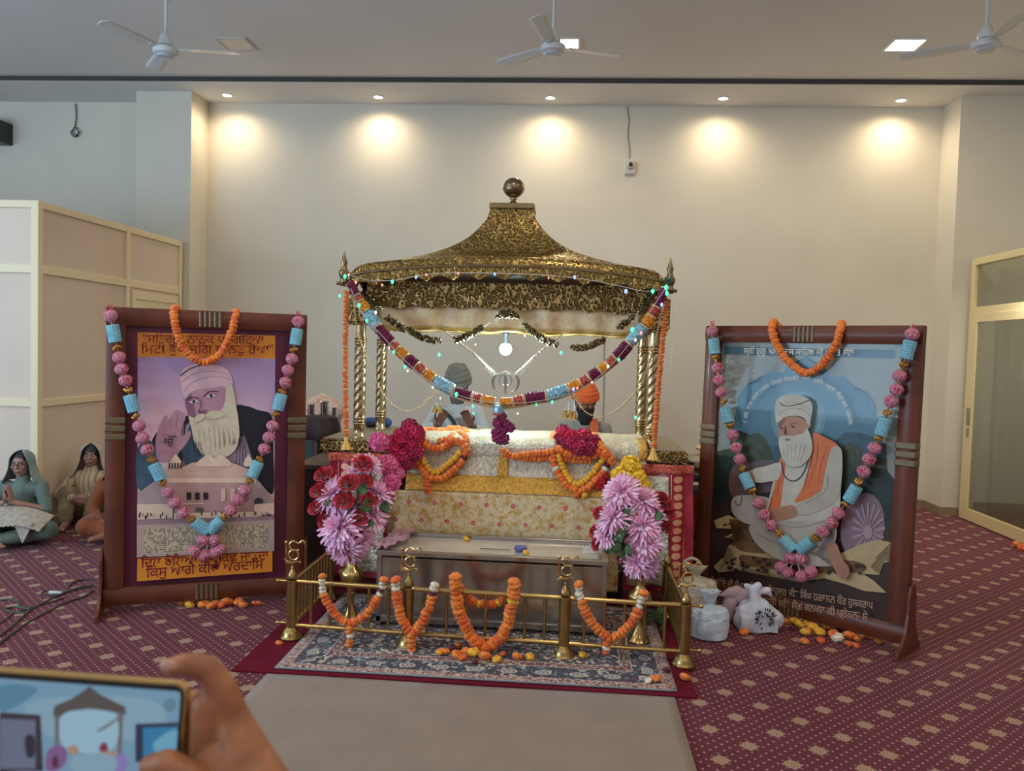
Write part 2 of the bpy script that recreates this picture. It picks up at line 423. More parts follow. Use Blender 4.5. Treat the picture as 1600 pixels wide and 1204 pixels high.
# left partition: cream frame with pink-beige boards
PFRM = mat('cream_frame', ph(206, 192, 158, 1.35), 0.45)
PBRD = mat('partition_board', ph(190, 173, 156, 1.4), 0.6, var=0.03, vscale=2, bump=0.05, bscale=90)
XP, YP, HP = -4.36, 6.27, 2.72
t = thing('office_partition', 'cream framed partition with pinkish beige boards standing left of the column', 'partition', (XP, YP, 0))
def bar(bb, a, c, wz, d=0.05, along='y'):
    pass
b = MB(); b.box(XP-0.06, XP+0.005, YP-0.005, YP+0.06, 0, HP); b.build('corner_post', PFRM, t, smooth=False, bevel=0.006)
rails = [(0.0, 0.08), (1.03, 1.09), (2.13, 2.20), (HP-0.06, HP)]
for (z0, z1) in rails:
    MB().box(XP-0.05, XP, YP+0.06, 8.64, z0, z1).build('rail', PFRM, t, smooth=False, bevel=0.004)
    MB().box(-7.2, XP-0.06, YP, YP+0.05, z0, z1).build('rail', PFRM, t, smooth=False, bevel=0.004)
for y in (7.58, 8.64):
    MB().box(XP-0.05, XP+0.004, y, y+0.06, 0, HP).build('stile', PFRM, t, smooth=False, bevel=0.004)
MB().box(-5.8, -5.74, YP, YP+0.05, 0, HP).build('stile', PFRM, t, smooth=False)
MB().box(XP-0.035, XP-0.02, YP+0.05, 8.66, 0.04, HP-0.03).build('side_board', PBRD, t, smooth=False)
MB().box(-7.2, XP-0.05, YP+0.02, YP+0.035, 0.04, HP-0.03).build('front_board', PBRD, t, smooth=False)
dd = MB().box(XP-0.02, XP+0.006, 7.68, 8.60, 2.02, 2.10); dd.box(XP-0.02, XP+0.006, 7.68, 7.74, 0.01, 2.02); dd.box(XP-0.02, XP+0.006, 8.54, 8.60, 0.01, 2.02); dd.box(XP-0.02, XP-0.008, 7.74, 8.54, 0.01, 2.02)
dd.build('door', PFRM, t, smooth=False, label='cream door leaf in the partition side')

# right glazed partition with sliding door and pale curtain behind
XD = 4.135; HD = 2.69
DFR = mat('cream_door_frame', ph(196, 182, 140, 1.45), 0.4)
def glass_mat(name, tint, gl):
    mt = bpy.data.materials.new(name); mt.use_nodes = True; k = NT(mt); out = k.n['Material Output']
    k.n.remove(k.n['Principled BSDF'])
    tr = k.node('ShaderNodeBsdfTransparent'); tr.inputs[0].default_value = tint
    g = k.node('ShaderNodeBsdfGlossy'); g.inputs['Roughness'].default_value = 0.02; g.inputs[0].default_value = (1, 1, 1, 1)
    lw = k.node('ShaderNodeLayerWeight'); lw.inputs[0].default_value = 0.25
    f = k.m('MULTIPLY', lw.outputs['Fresnel'], gl)
    mx = k.node('ShaderNodeMixShader'); k.l.new(f, mx.inputs[0]); k.l.new(tr.outputs[0], mx.inputs[1]); k.l.new(g.outputs[0], mx.inputs[2])
    k.l.new(mx.outputs[0], out.inputs[0]); return mt
GLS = glass_mat('door_glass', (0.86, 0.88, 0.84, 1), 0.7)
w1 = struct(MB().box(XD-0.02, XD+0.05, 8.58, 8.66, 0, HD).box(XD-0.02, XD+0.05, 3.0, 8.58, HD-0.07, HD).box(XD-0.02, XD+0.05, 3.0, 8.58, 2.12, 2.19)
            .box(XD-0.02, XD+0.05, 5.98, 6.05, 0, HD-0.07).box(XD-0.02, XD+0.05, 3.0, 3.07, 0, HD-0.07).build('window_1', DFR, smooth=False, bevel=0.005))
MB().box(XD+0.012, XD+0.016, 3.07, 8.58, 2.19, HD-0.07).build('window_pane', GLS, w1, smooth=False)
d1 = struct(MB().box(XD-0.035, XD+0.0, 8.46, 8.575, 0.01, 2.12).box(XD-0.035, XD+0.0, 6.1, 8.46, 0.01, 0.13).box(XD-0.035, XD+0.0, 6.1, 8.46, 2.03, 2.12)
            .box(XD-0.035, XD+0.0, 6.06, 6.16, 0.01, 2.12).build('door_1', DFR, smooth=False, bevel=0.005))
MB().box(XD-0.02, XD-0.016, 6.16, 8.46, 0.13, 2.03).build('door_glass', GLS, d1, smooth=False)
MB().box(XD-0.055, XD-0.035, 8.50, 8.54, 0.98, 1.16).box(XD-0.05, XD-0.035, 8.505, 8.535, 0.86, 0.95).build('door_handle', mat('handle_metal', (0.4, 0.35, 0.27, 1), 0.35, 0.6), d1, smooth=False, bevel=0.005)
CURT = mat('sheer_curtain', ph(186, 182, 168, 1.4), 0.8)
k = NT(CURT); tl_ = k.node('ShaderNodeBsdfTranslucent'); tl_.inputs[0].default_value = ph(190, 188, 176, 1.3)
mx_ = k.node('ShaderNodeMixShader'); mx_.inputs[0].default_value = 0.45; k.l.new(k.n['Principled BSDF'].outputs[0], mx_.inputs[1]); k.l.new(tl_.outputs[0], mx_.inputs[2])
k.l.new(mx_.outputs[0], k.n['Material Output'].inputs[0])
area('curtain_fill_light', (4.62, 7.4, 2.35), (4.35, 7.4, 0.5), 0.2, 2.2, 42, (0.95, 0.95, 0.88))  # added unseen lamp, brightens the curtain from behind
b = MB(); b.grid(lambda u, v: Vector((XD+0.17+0.04*math.sin(u*120+2*math.sin(u*21))*(0.55+0.45*(1-v)), 3.1+u*5.45, 0.03+v*2.56)), 500, 6)
tag(b.build('curtain', CURT), 'pale sheer curtain gathered in folds behind the glass door', 'curtain')

# runner, mat and rug
BEIGE = mat('beige_runner_cloth', ph(130, 115, 102, 1.2), 0.9, var=0.05, vscale=5, bump=0.15, bscale=350, sheen=0.2)
def speck(mt):
    k = NT(mt); p = k.n['Principled BSDF']; src = p.inputs['Base Color'].links[0].from_socket
    v = k.voro(3.2, k.coord()); sp = k.m('LESS_THAN', v, 0.022)
    k.put(p.inputs['Base Color'], k.mix(sp, src, (0.05, 0.035, 0.03, 1)))
speck(BEIGE)
b = MB(); b.grid(lambda u, v: Vector((-1.415+u*1.95, 0.2+v*3.515, 0.010+0.002*math.sin(v*40)*math.sin(u*9))), 40, 60)
tag(b.build('runner', BEIGE, thick=0.004), 'plain beige cloth runner on the floor leading up to the brass rail', 'carpet')
MRN = mat('maroon_mat_cloth', ph(96, 14, 36, 1.2), 0.9, var=0.08, vscale=9, spec=0.2)
tag(MB().box(-1.60, 0.645, 3.735, 6.4, 0.0, 0.010).build('floor_mat', MRN, smooth=False), 'plain maroon mat showing around the edges of the patterned rug', 'mat')
def rug_mat():
    mt = bpy.data.materials.new('persian_rug'); mt.use_nodes = True; k = NT(mt); p = k.n['Principled BSDF']
    oc = k.coord(); o = k.xyz(oc)
    RX0, RX1, RY0, RY1 = -1.40, 0.555, 3.775, 5.0
    ex = k.m('MINIMUM', k.m('SUBTRACT', o[0], RX0), k.m('SUBTRACT', RX1, o[0]))
    ey = k.m('MINIMUM', k.m('SUBTRACT', o[1], RY0), k.m('SUBTRACT', RY1, o[1]))
    e = k.m('MINIMUM', ex, ey)
    v1 = k.voro(60, oc, out=1); v1 = k.xyz(v1)
    v2 = k.voro(105, oc, out=1); v2 = k.xyz(v2)
    navy, cream, mar, pink, blue = ph(32, 36, 52, 1.2), ph(176, 164, 146, 1.3), ph(86, 40, 46, 1.3), ph(150, 118, 112, 1.3), ph(92, 112, 130, 1.3)
    pA = k.ramp(v2[0], [(0, pink), (0.35, mar), (0.5, cream), (0.72, pink), (0.86, ph(110, 90, 88, 1.3))], 'CONSTANT')      # outer guard
    pB = k.ramp(v1[0], [(0, navy), (0.45, blue), (0.6, navy), (0.78, cream), (0.88, mar)], 'CONSTANT')       # main border
    pC = k.ramp(v2[1], [(0, mar), (0.4, pink), (0.6, cream), (0.75, mar)], 'CONSTANT')
    pD = k.ramp(v1[1], [(0, navy), (0.34, cream), (0.5, ph(120, 104, 94, 1.3)), (0.62, navy), (0.8, mar), (0.9, blue)], 'CONSTANT')
    # medallions along the border
    def med(u, vv, per):
        f = k.m('SUBTRACT', k.m('FRACT', k.m('DIVIDE', u, per)), 0.5)
        a = k.m('MULTIPLY', f, per*1.0); q = k.m('SUBTRACT', vv, 0.12)
        return k.m('SQRT', k.m('ADD', k.m('MULTIPLY', a, a), k.m('MULTIPLY', k.m('MULTIPLY', q, q), 2.2)))
    useY = k.m('LESS_THAN', ey, ex)
    m1 = med(o[0], ey, 0.17); m2 = med(o[1], ex, 0.17)
    mm = k.m('ADD', k.m('MULTIPLY', m1, useY), k.m('MULTIPLY', m2, k.m('SUBTRACT', 1.0, useY)))
    medc = k.ramp(k.m('MULTIPLY', mm, 20.0), [(0, mar), (0.16, cream), (0.36, blue), (0.62, cream)], 'CONSTANT')
    pB = k.mix(k.m('LESS_THAN', mm, 0.042), pB, medc)
    c = pD
    c = k.mix(k.m('LESS_THAN', e, 0.255), c, cream)
    c = k.mix(k.m('LESS_THAN', e, 0.25), c, pC)
    c = k.mix(k.m('LESS_THAN', e, 0.20), c, cream)
    c = k.mix(k.m('LESS_THAN', e, 0.195), c, pB)
    c = k.mix(k.m('LESS_THAN', e, 0.065), c, pA)
    c = k.mix(k.m('LESS_THAN', e, 0.008), c, ph(120, 128, 132, 1.3))
    k.put(p.inputs['Base Color'], c); p.inputs['Roughness'].default_value = 0.9; p.inputs['Sheen Weight'].default_value = 0.2
    k.put(p.inputs['Normal'], k.bump(k.noise(300, 3, oc), 0.4, 0.004)); return mt
b = MB(); b.grid(lambda u, v: Vector((-1.40+u*1.955, 3.775+v*1.225, 0.0165+0.002*math.sin(u*30)*math.sin(v*3))), 60, 20)
tag(b.build('rug', rug_mat(), thick=0.007), 'navy and cream floral patterned rug under the brass rail and steel box', 'rug')
# ------------------------------------------------------------------ the palki (canopied altar)
def emboss_mat(name, col, hi, rough, scale, strength=0.9, dist=0.02):
    mt = bpy.data.materials.new(name); mt.use_nodes = True; k = NT(mt); p = k.n['Principled BSDF']
    oc = k.coord()
    nz = k.node('ShaderNodeTexNoise'); nz.inputs['Scale'].default_value = scale*0.35; k.l.new(oc, nz.inputs['Vector'])
    wob = k.node('ShaderNodeVectorMath', operation='MULTIPLY_ADD'); k.l.new(nz.outputs['Color'], wob.inputs[0])
    wob.inputs[1].default_value = (0.06, 0.06, 0.06); k.l.new(oc, wob.inputs[2])
    v = k.voro(scale, wob.outputs[0], 'SMOOTH_F1'); v2 = k.voro(scale*2.3, wob.outputs[0], 'DISTANCE_TO_EDGE')
    h = k.m('ADD', k.m('SINE', k.m('MULTIPLY', v, 17.0)), k.m('MULTIPLY', v2, 1.6))
    hh = k.smooth(h, -0.8, 1.2)
    k.put(p.inputs['Base Color'], k.mix(hh, col, hi))
    p.inputs['Metallic'].default_value = 0.92; p.inputs['Roughness'].default_value = rough
    k.put(p.inputs['Normal'], k.bump(hh, strength, dist)); return mt
GOLDE = emboss_mat('embossed_gold', (0.22, 0.145, 0.045, 1), (0.48, 0.33, 0.11, 1), 0.22, 38, 0.9, 0.009)
BRZE = emboss_mat('embossed_bronze', (0.17, 0.105, 0.035, 1), (0.60, 0.41, 0.16, 1), 0.3, 34, 1.0, 0.012)
BRZ = mat('bronze', (0.27, 0.195, 0.10, 1), 0.38, 0.9, var=0.2, vscale=20)
BRZB = mat('bronze_bright', (0.46, 0.36, 0.20, 1), 0.26, 0.95, var=0.12, vscale=30)
DKW = mat('dark_wood', (0.045, 0.022, 0.014, 1), 0.45, var=0.3, vscale=6)
cx, cy = -0.42, 5.46
pal = thing('canopied_altar', 'large bronze canopied altar with twisted pillars and curved gold embossed roof in the middle', 'altar', (cx, cy, 0))
MB().box(-1.22, 0.38, 5.14, 6.02, 0, 0.915).build('plinth', DKW, pal, smooth=False)
b = MB(); b.box(-1.604, 0.757, 5.07, 6.05, 0.925, 0.99)
b.box(-1.595, 0.748, 5.08, 6.04, 0.99, 1.0); b.box(-1.58, 0.735, 5.09, 6.03, 0.905, 0.925)
b.build('platform_edge', BRZE, pal, smooth=False, bevel=0.004)
MB().box(-1.59, 0.743, 5.085, 6.035, 1.0, 1.004).build('platform_top', mat('platform_metal', (0.30, 0.235, 0.15, 1), 0.42, 0.6, var=0.1), pal, smooth=False)
def pillar(x, y):
    prof = [(0.040, 1.004), (0.040, 1.02), (0.034, 1.025), (0.034, 1.09), (0.041, 1.095), (0.041, 1.102), (0.035, 1.106), (0.041, 1.112), (0.041, 1.12), (0.035, 1.125), (0.041, 1.13), (0.041, 1.138)]
    z = 1.142
    n = 64
    for i in range(n+1): prof.append((0.0365, z + (1.615-z)*i/n))
    prof += [(0.041, 1.62), (0.041, 1.628), (0.035, 1.632), (0.041, 1.638), (0.041, 1.646), (0.035, 1.65), (0.041, 1.656), (0.041, 1.664), (0.034, 1.668), (0.034, 1.745)]
    def fn(r, zz, a):
        if 1.141 < zz < 1.6151: return r*(1+0.15*abs(math.cos(2.0*(a-zz*26)))-0.07)
        return r
    return MB().lathe(prof, (x, y, 0), 40, fn=fn)
for (x, y) in ((-1.375, 5.17), (0.535, 5.19), (-1.375, 5.77), (0.515, 5.77)):
    pillar(x, y).build('pillar', BRZB, pal, angle=60)
# capital blocks with rounded brackets
for (x, y) in ((-1.375, 5.17), (0.535, 5.19), (-1.375, 5.77), (0.515, 5.77)):
    b = MB(); b.box(x-0.085, x+0.085, y-0.07, y+0.07, 1.765, 1.96); b.box(x-0.075, x+0.075, y-0.06, y+0.06, 1.745, 1.765)
    s_ = 1 if x < cx else -1
    b.cyl((x+s_*0.10, y-0.05, 1.775), (x+s_*0.10, y+0.05, 1.775), 0.028, n=16)
    b.build('capital', BRZE, pal, smooth=False, bevel=0.006)
# lower embossed frieze with wavy lower edge, on all four sides
def frieze(p0, p1, waves, th=0.018):
    p0 = Vector(p0); p1 = Vector(p1); d = (p1-p0).normalized(); nn = Vector((-d.y, d.x, 0))*th
    N = waves*10; vs = []; fs = []
    for i in range(N+1):
        u = i/N; q = p0.lerp(p1, u)
        zl = 1.862 + 0.018*abs(math.sin(u*PI*waves)) + 0.02*(abs(2*u-1)**3)*-1
        for o_ in (Vector((0, 0, 0)), nn):
            vs.append(Vector((q.x, q.y, zl))+o_); vs.append(Vector((q.x, q.y, 2.06))+o_)
    for i in range(N):
        a = i*4; c = a+4
        fs += [(a, c, c+1, a+1), (a+2, a+3, c+3, c+2), (a, a+2, c+2, c), (a+1, c+1, c+3, a+3)]
    return MB().add(vs, fs)
frieze((-1.33, 5.13, 0), (0.49, 5.13, 0), 9).build('frieze', BRZE, pal, smooth=False)
frieze((-1.33, 5.80, 0), (0.49, 5.80, 0), 9).build('frieze', BRZE, pal, smooth=False)
frieze((-1.36, 5.20, 0), (-1.36, 5.74, 0), 3).build('frieze', BRZE, pal, smooth=False)
frieze((0.52, 5.20, 0), (0.52, 5.74, 0), 3).build('frieze', BRZE, pal, smooth=False)
MB().box(-1.34, 0.50, 5.15, 5.79, 1.99, 2.0).build('inner_ceiling', DKW, pal, smooth=False)
# roof
prof = [(0.140, 2.552), (0.147, 2.535), (0.173, 2.465), (0.27, 2.355), (0.39, 2.276), (0.53, 2.22), (0.64, 2.188), (0.75, 2.158), (0.85, 2.14), (0.91, 2.127), (0.955, 2.10), (0.985, 2.06), (0.992, 2.035)]
PR = spline([Vector((a, 0, z)) for a, z in prof], 4)
def hyf(t): return 0.118 + (t-0.14)/(0.992-0.14)*(0.50-0.118)
NS = 48
def ringpts(t, z, drop=0.0, scal=0.0):
    out = []; hx = t; hy = hyf(t)
    rc = 0.12*min(hx, hy)
    for side in range(4):
        for i in range(NS):
            s_ = -1+2*i/NS
            if side == 0: x, y, q = s_*hx, -hy, s_
            elif side == 1: x, y, q = hx, s_*hy, s_
            elif side == 2: x, y, q = -s_*hx, hy, s_
            else: x, y, q = -hx, -s_*hy, s_
            # soften corners
            k = max(0, abs(q)-0.9)/0.1
            x -= math.copysign(0.03*k*k*hx, x)*0.5; y -= math.copysign(0.03*k*k*hy, y)*0.5
            arch = (1-q*q)
            w_ = max(0, (t-0.45)/0.54)
            zz = z + 0.075*w_*(arch if side in (0, 2) else arch*0.4)
            if scal:
                nsc = 12 if side in (0, 2) else 6
                zz = zz - drop + scal*abs(math.sin(PI*nsc*(q+1)/2))
            out.append(Vector((cx+x, cy+y, zz)))
    return out
b = MB(); rings = [ringpts(p.x, p.z) for p in PR]
rings.append(ringpts(0.992, 2.02)); low = ringpts(0.990, 2.035, 0.068, 0.034); rings.append(low)
rings.append([v + Vector((0.012 if v.x < cx else -0.012, 0.012 if v.y < cy else -0.012, 0.002)) for v in low])
rings.append([v + Vector((0.012 if v.x < cx else -0.012, 0.012 if v.y < cy else -0.012, 0)) for v in ringpts(0.990, 2.015)])
vs = [v for r in rings for v in r]; n4 = 4*NS
fs = [(j*n4+i, j*n4+(i+1) % n4, (j+1)*n4+(i+1) % n4, (j+1)*n4+i) for j in range(len(rings)-1) for i in range(n4)]
fs.append(tuple(range(n4)))
b.add(vs, fs); b.build('canopy_roof', GOLDE, pal, angle=50)
# soffit under the roof eaves
b = MB(); o1 = ringpts(0.978, 2.03); 
vs = o1+[Vector((cx+(v.x-cx)*0.93, cy+(v.y-cy)*0.68, 2.035)) for v in o1]
b.add(vs, [(i, (i+1) % n4, n4+(i+1) % n4, n4+i) for i in range(n4)]); b.build('eave_soffit', DKW, pal)
# plain band moulding across the roof
b = MB(); b.tube([v+Vector((0, -0.002 if v.y < cy else .002, 0.004)) for v in ringpts(0.985, 2.052)], 0.010, 8, closed=True); b.build('eave_moulding', BRZ, pal)
b = MB(); b.box(cx-0.15, cx+0.15, cy-0.13, cy+0.13, 2.548, 2.585); b.box(cx-0.135, cx+0.135, cy-0.115, cy+0.115, 2.53, 2.55)
b.build('roof_cap', BRZ, pal, smooth=False, bevel=0.005)
b = MB(); b.lathe([(0.05, 2.585), (0.045, 2.60), (0.02, 2.615), (0.014, 2.625), (0.026, 2.632), (0.026, 2.638), (0.012, 2.645)], (cx, cy, 0), 24)
b.build('finial_stem', BRZB, pal)
def fr(r, z, a): return r*(1+0.03*abs(math.cos(6*a)))
b = MB(); b.lathe([(0.07*math.sin(PI*j/16)+0.0005, 2.708-0.068*math.cos(PI*j/16)) for j in range(17)], (cx, cy, 0), 48, fn=fr)
b.tube([Vector((cx+0.0715*math.cos(a), cy+0.0715*math.sin(a), 2.70)) for a in [2*PI*i/32 for i in range(32)]], 0.005, 6, closed=True)
b.build('finial_ball', mat('dark_bronze', (0.30, 0.21, 0.13, 1), 0.25, 0.95), pal)
# corner spikes
for (x, y) in ((-1.435, 4.96), (0.59, 4.96), (-1.435, 5.96), (0.59, 5.96)):
    b = MB(); b.lathe([(0.022, 2.0), (0.03, 2.02), (0.02, 2.045), (0.032, 2.07), (0.034, 2.09), (0.02, 2.11), (0.016, 2.13), (0.022, 2.145), (0.012, 2.18), (0.001, 2.22)], (x, y, -0.02), 18)
    b.cyl((x+(0.06 if x < cx else -0.06), y+(0.03 if y < cy else -0.03), 2.005), (x, y, 2.005), 0.02, n=12)
    b.cyl((x, y, 2.0), (x+(-0.045 if x < cx else 0.045), y, 1.998), 0.011, n=10)
    b.build('corner_spike', BRZ, pal)
# inner cloth ceiling with fringed valance
CLO = mat('canopy_satin', ph(255, 196, 152, 1.2), 0.4, var=0.2, vscale=9, bump=0.7, bscale=16, bdist=0.02, sheen=0.4)
FRI = mat('gold_fringe', (0.55, 0.38, 0.10, 1), 0.5, 0.4, var=0.3, vscale=120)
val = thing('canopy_cloth', 'cream satin cloth lining with gold fringe hanging inside the canopy', 'cloth', (cx, cy, 1.99))
X0, X1, Y0, Y1 = -1.27, 0.44, 5.19, 5.75
def vpt(u, v):
    per = [(X0, Y0), (X1, Y0), (X1, Y1), (X0, Y1)]
    s_ = u*4; i = min(3, int(s_)); f = s_-i; a = per[i]; c = per[(i+1) % 4]
    x = a[0]+(c[0]-a[0])*f; y = a[1]+(c[1]-a[1])*f
    puff = 0.02*math.sin(v*PI)*(1+0.6*math.sin(f*40+i))
    wob = 0.008*math.sin(f*(70 if i % 2 == 0 else 25))*v
    nx, ny = ((0, -1), (1, 0), (0, 1), (-1, 0))[i]
    return Vector((x+nx*(puff+wob), y+ny*(puff+wob), 1.975-v*(0.245+0.006*math.sin(f*22))))
MB().grid(vpt, 400, 8).build('valance', CLO, val, thick=0.004)
MB().grid(lambda u, v: vpt(u, 0.93+v*0.10)+Vector((0, -0.004 if vpt(u, 1).y < cy else .004, 0.002*math.sin(u*2500))), 400, 2).build('fringe', FRI, val, thick=0.008)
MB().box(X0, X1, Y0, Y1, 1.968, 1.972).build('ceiling_cloth', CLO, val, smooth=False)

# bedding and brocade cloths over the altar front
def brocade(name, c1, c2, c3, scale, metal=0.35, rough=0.45, seams=False, bb=0.8):
    mt = bpy.data.materials.new(name); mt.use_nodes = True; k = NT(mt); p = k.n['Principled BSDF']
    oc = k.coord()
    n1 = k.noise(scale, 5, oc, 0.7); v = k.voro(scale*1.6, oc)
    f = k.smooth(n1, 0.38, 0.62)
    c = k.mix(f, c1, c2); c = k.mix(k.m('MULTIPLY', k.smooth(v, 0.25, 0.1), 0.6), c, c3)
    k.put(p.inputs['Base Color'], c); p.inputs['Metallic'].default_value = metal; p.inputs['Roughness'].default_value = rough
    k.put(p.inputs['Normal'], k.bump(k.m('ADD', n1, k.m('MULTIPLY', v, 0.6)), bb, 0.012)); return mt
SILV = brocade('silver_brocade', ph(196, 186, 160, 1.1), ph(222, 214, 196, 1.15), ph(160, 138, 98, 1.1), 42, bb=1.0)
GOLB = brocade('gold_border', ph(190, 138, 48, 1.15), ph(222, 176, 84, 1.15), ph(150, 104, 34, 1.1), 50, 0.35, 0.4)
def pattern_gold():
    mt = bpy.data.materials.new('gold_brocade'); mt.use_nodes = True; k = NT(mt); p = k.n['Principled BSDF']
    oc = k.coord(); o = k.xyz(oc)
    n1 = k.noise(24, 6, oc, 0.75); fine = k.noise(160, 3, oc, 0.7)
    c = k.mix(k.smooth(n1, 0.44, 0.62), ph(222, 208, 172, 1.1), ph(196, 152, 70, 1.1))
    c = k.mix(k.m('MULTIPLY', k.smooth(fine, 0.45, 0.6), 0.45), c, ph(150, 112, 56, 1.1))
    # little pink four-petal flowers on a staggered grid
    per = 0.165
    yy = k.m('DIVIDE', k.m('ADD', o[2], k.m('MULTIPLY', o[1], 0.0)), 0.115)
    row = k.m('FLOOR', yy); xx = k.m('ADD', k.m('DIVIDE', o[0], per), k.m('MULTIPLY', k.m('MODULO', row, 2.0), 0.5))
    fx = k.m('MULTIPLY', k.m('SUBTRACT', k.m('FRACT', xx), 0.5), per); fy = k.m('MULTIPLY', k.m('SUBTRACT', k.m('FRACT', yy), 0.5), 0.115)
    ax = k.m('ABSOLUTE', fx); ay = k.m('ABSOLUTE', fy)
    pet = k.m('LESS_THAN', k.m('ADD', k.m('MULTIPLY', k.m('MULTIPLY', ax, ay), 90.0), k.m('MAXIMUM', ax, ay)), 0.0165)
    cen = k.m('LESS_THAN', k.m('ADD', ax, ay), 0.005)
    c = k.mix(pet, c, ph(196, 60, 84, 1.1)); c = k.mix(cen, c, ph(240, 225, 215))
    k.put(p.inputs['Base Color'], c); p.inputs['Metallic'].default_value = 0.3; p.inputs['Roughness'].default_value = 0.45
    k.put(p.inputs['Normal'], k.bump(k.m('ADD', n1, fine), 0.7, 0.008)); return mt
GOLDB = pattern_gold()
# cross-section of the covered bedding (y, z)
CP = [(4.985, 0.70), (5.0, 0.735), (5.03, 0.80), (5.055, 0.88), (5.06, 0.915), (5.065, 0.925), (5.05, 0.95), (5.055, 0.99), (5.09, 1.02), (5.2, 1.036), (5.4, 1.042), (5.6, 1.04), (5.75, 1.02)]
CPS = spline([Vector((0, y, z)) for y, z in CP], 6)
def cloth_hit(px, py, lift=0.0):
    best = None
    r = ray(px, py)
    for a, b_ in zip(CPS, CPS[1:]):
        # solve the crossing with the segment extruded along x
        e = b_-a; A = r.y*e.z - r.z*e.y
        if abs(A) < 1e-9: continue
        # CC + r t = a + e s  (in y,z)
        dy, dz = a.y-CC.y, a.z-CC.z
        t = (dy*e.z - dz*e.y)/A
        s_ = ((CC.y+r.y*t-a.y)*e.y + (CC.z+r.z*t-a.z)*e.z)/max(1e-9, e.y**2+e.z**2)
        if -0.02 <= s_ <= 1.02 and (best is None or t < best): best = t
    if best is None:
        best = (5.05-CC.y)/r.y if py > 700 else (5.45-CC.y)/r.y
    p = CC + r*best
    return p + (CC-p).normalized()*lift
XL, XR = -1.02, 0.50
def rum(u, v):
    i = min(len(CPS)-2, int(v*(len(CPS)-1))); f = v*(len(CPS)-1)-i; q = CPS[i].lerp(CPS[i+1], f)
    x = XL+(XR-XL)*u
    pil = 0.012*abs(math.sin((x-0.02)*PI/0.33))**0.5
    w_ = 0.004*noise.noise(Vector((x*14, v*9, 0)))
    return Vector((x, q.y-0.3*w_-pil*0.3, q.z+w_+pil*(0.8 if v > 0.55 else 0.2)))
cl = thing('brocade_cover', 'silver and gold brocade cover spread over the bedding on the altar', 'cloth', (cx, 5.05, 0.93))
MB().grid(rum, 120, 90).build('cover', SILV, cl, thick=0.006)
def strip(f0, f1, u0=0, u1=1, nu=100, nv=8, lift=0.006):
    def g(u, v):
        q = rum(u0+(u1-u0)*u, f0+(f1-f0)*v); return q+Vector((0, -lift, lift*0.7))
    return MB().grid(g, nu, nv)
strip(0.01, 0.17).build('gold_border', GOLB, cl, thick=0.003)
uu = (-0.405-XL)/(XR-XL)
strip(0.17, 0.42, uu-0.022, uu+0.022, 6, 24).build('gold_border', GOLB, cl, thick=0.003)
strip(0.45, 0.80, 0.965, 1.0, 4, 20).build('gold_border', GOLB, cl, thick=0.003)
fc = MB(); fc.grid(lambda u, v: Vector((-1.16+u*1.50, 4.968+0.012*math.sin(u*46)*(1-v)+0.006*noise.noise(Vector((u*20, v*5, 1))), 0.12+v*0.585)), 140, 30)
tag(fc.build('front_drape', GOLDB, thick=0.006), 'gold brocade drape with small pink flowers hanging down the altar front behind the steel box', 'cloth')
# brocade further left/right on the platform
b = MB(); b.grid(lambda u, v: Vector((0.40+u*0.17+0.0, 5.02-0.02*math.sin(u*PI)+v*0.5*0, 0.70+v*0.34)), 10, 10)
def side_drape(name, x0, x1, lab, seed, mirror=False, top=0.93, bot=0.14):
    t = thing(name, lab, 'cloth', ((x0+x1)/2, 4.98, bot))
    def g(u, v):
        return Vector((x0+(x1-x0)*u+0.02*math.sin(v*3+seed)*(1-v), 4.985-0.045*math.sin(u*PI*2+seed)**2-0.02*(1-v)+0.010*math.sin(v*11+u*5), bot+(top-bot)*v))
    MB().grid(g, 50, 40).build('drape', REDC, t, thick=0.005)
    def gs(u, v):
        a = (0.66+0.2*u) if not mirror else (0.14+0.2*u)
        q = g(a, v); return q+Vector((0, -0.008, 0))
    MB().grid(gs, 10, 60).build('coin_border', COIN, t, thick=0.002)
    def gt(u, v):
        q = g(u, 0.93+0.07*v); return q+Vector((0, -0.010, 0))
    MB().grid(gt, 40, 4).build('top_border', REDB, t, thick=0.002)
    def gp(u, v):
        a = (0.05+0.58*u) if not mirror else (0.37+0.58*u)
        q = g(a, 0.05+0.86*v); return q+Vector((0, -0.012, 0))
    MB().grid(gp, 30, 40).build('silver_panel', PLS, t, thick=0.002)
    return t
REDC = mat('red_satin', ph(150, 34, 52, 1.2), 0.4, var=0.25, vscale=12, sheen=0.3)
REDB = brocade('red_gold_brocade', ph(180, 60, 60, 1.1), ph(214, 120, 90, 1.2), ph(222, 180, 100, 1.2), 60)
PLS = brocade('silver_tissue', ph(176, 160, 130, 1.0), ph(206, 196, 176, 1.1), ph(150, 126, 92), 26, 0.4, 0.3)
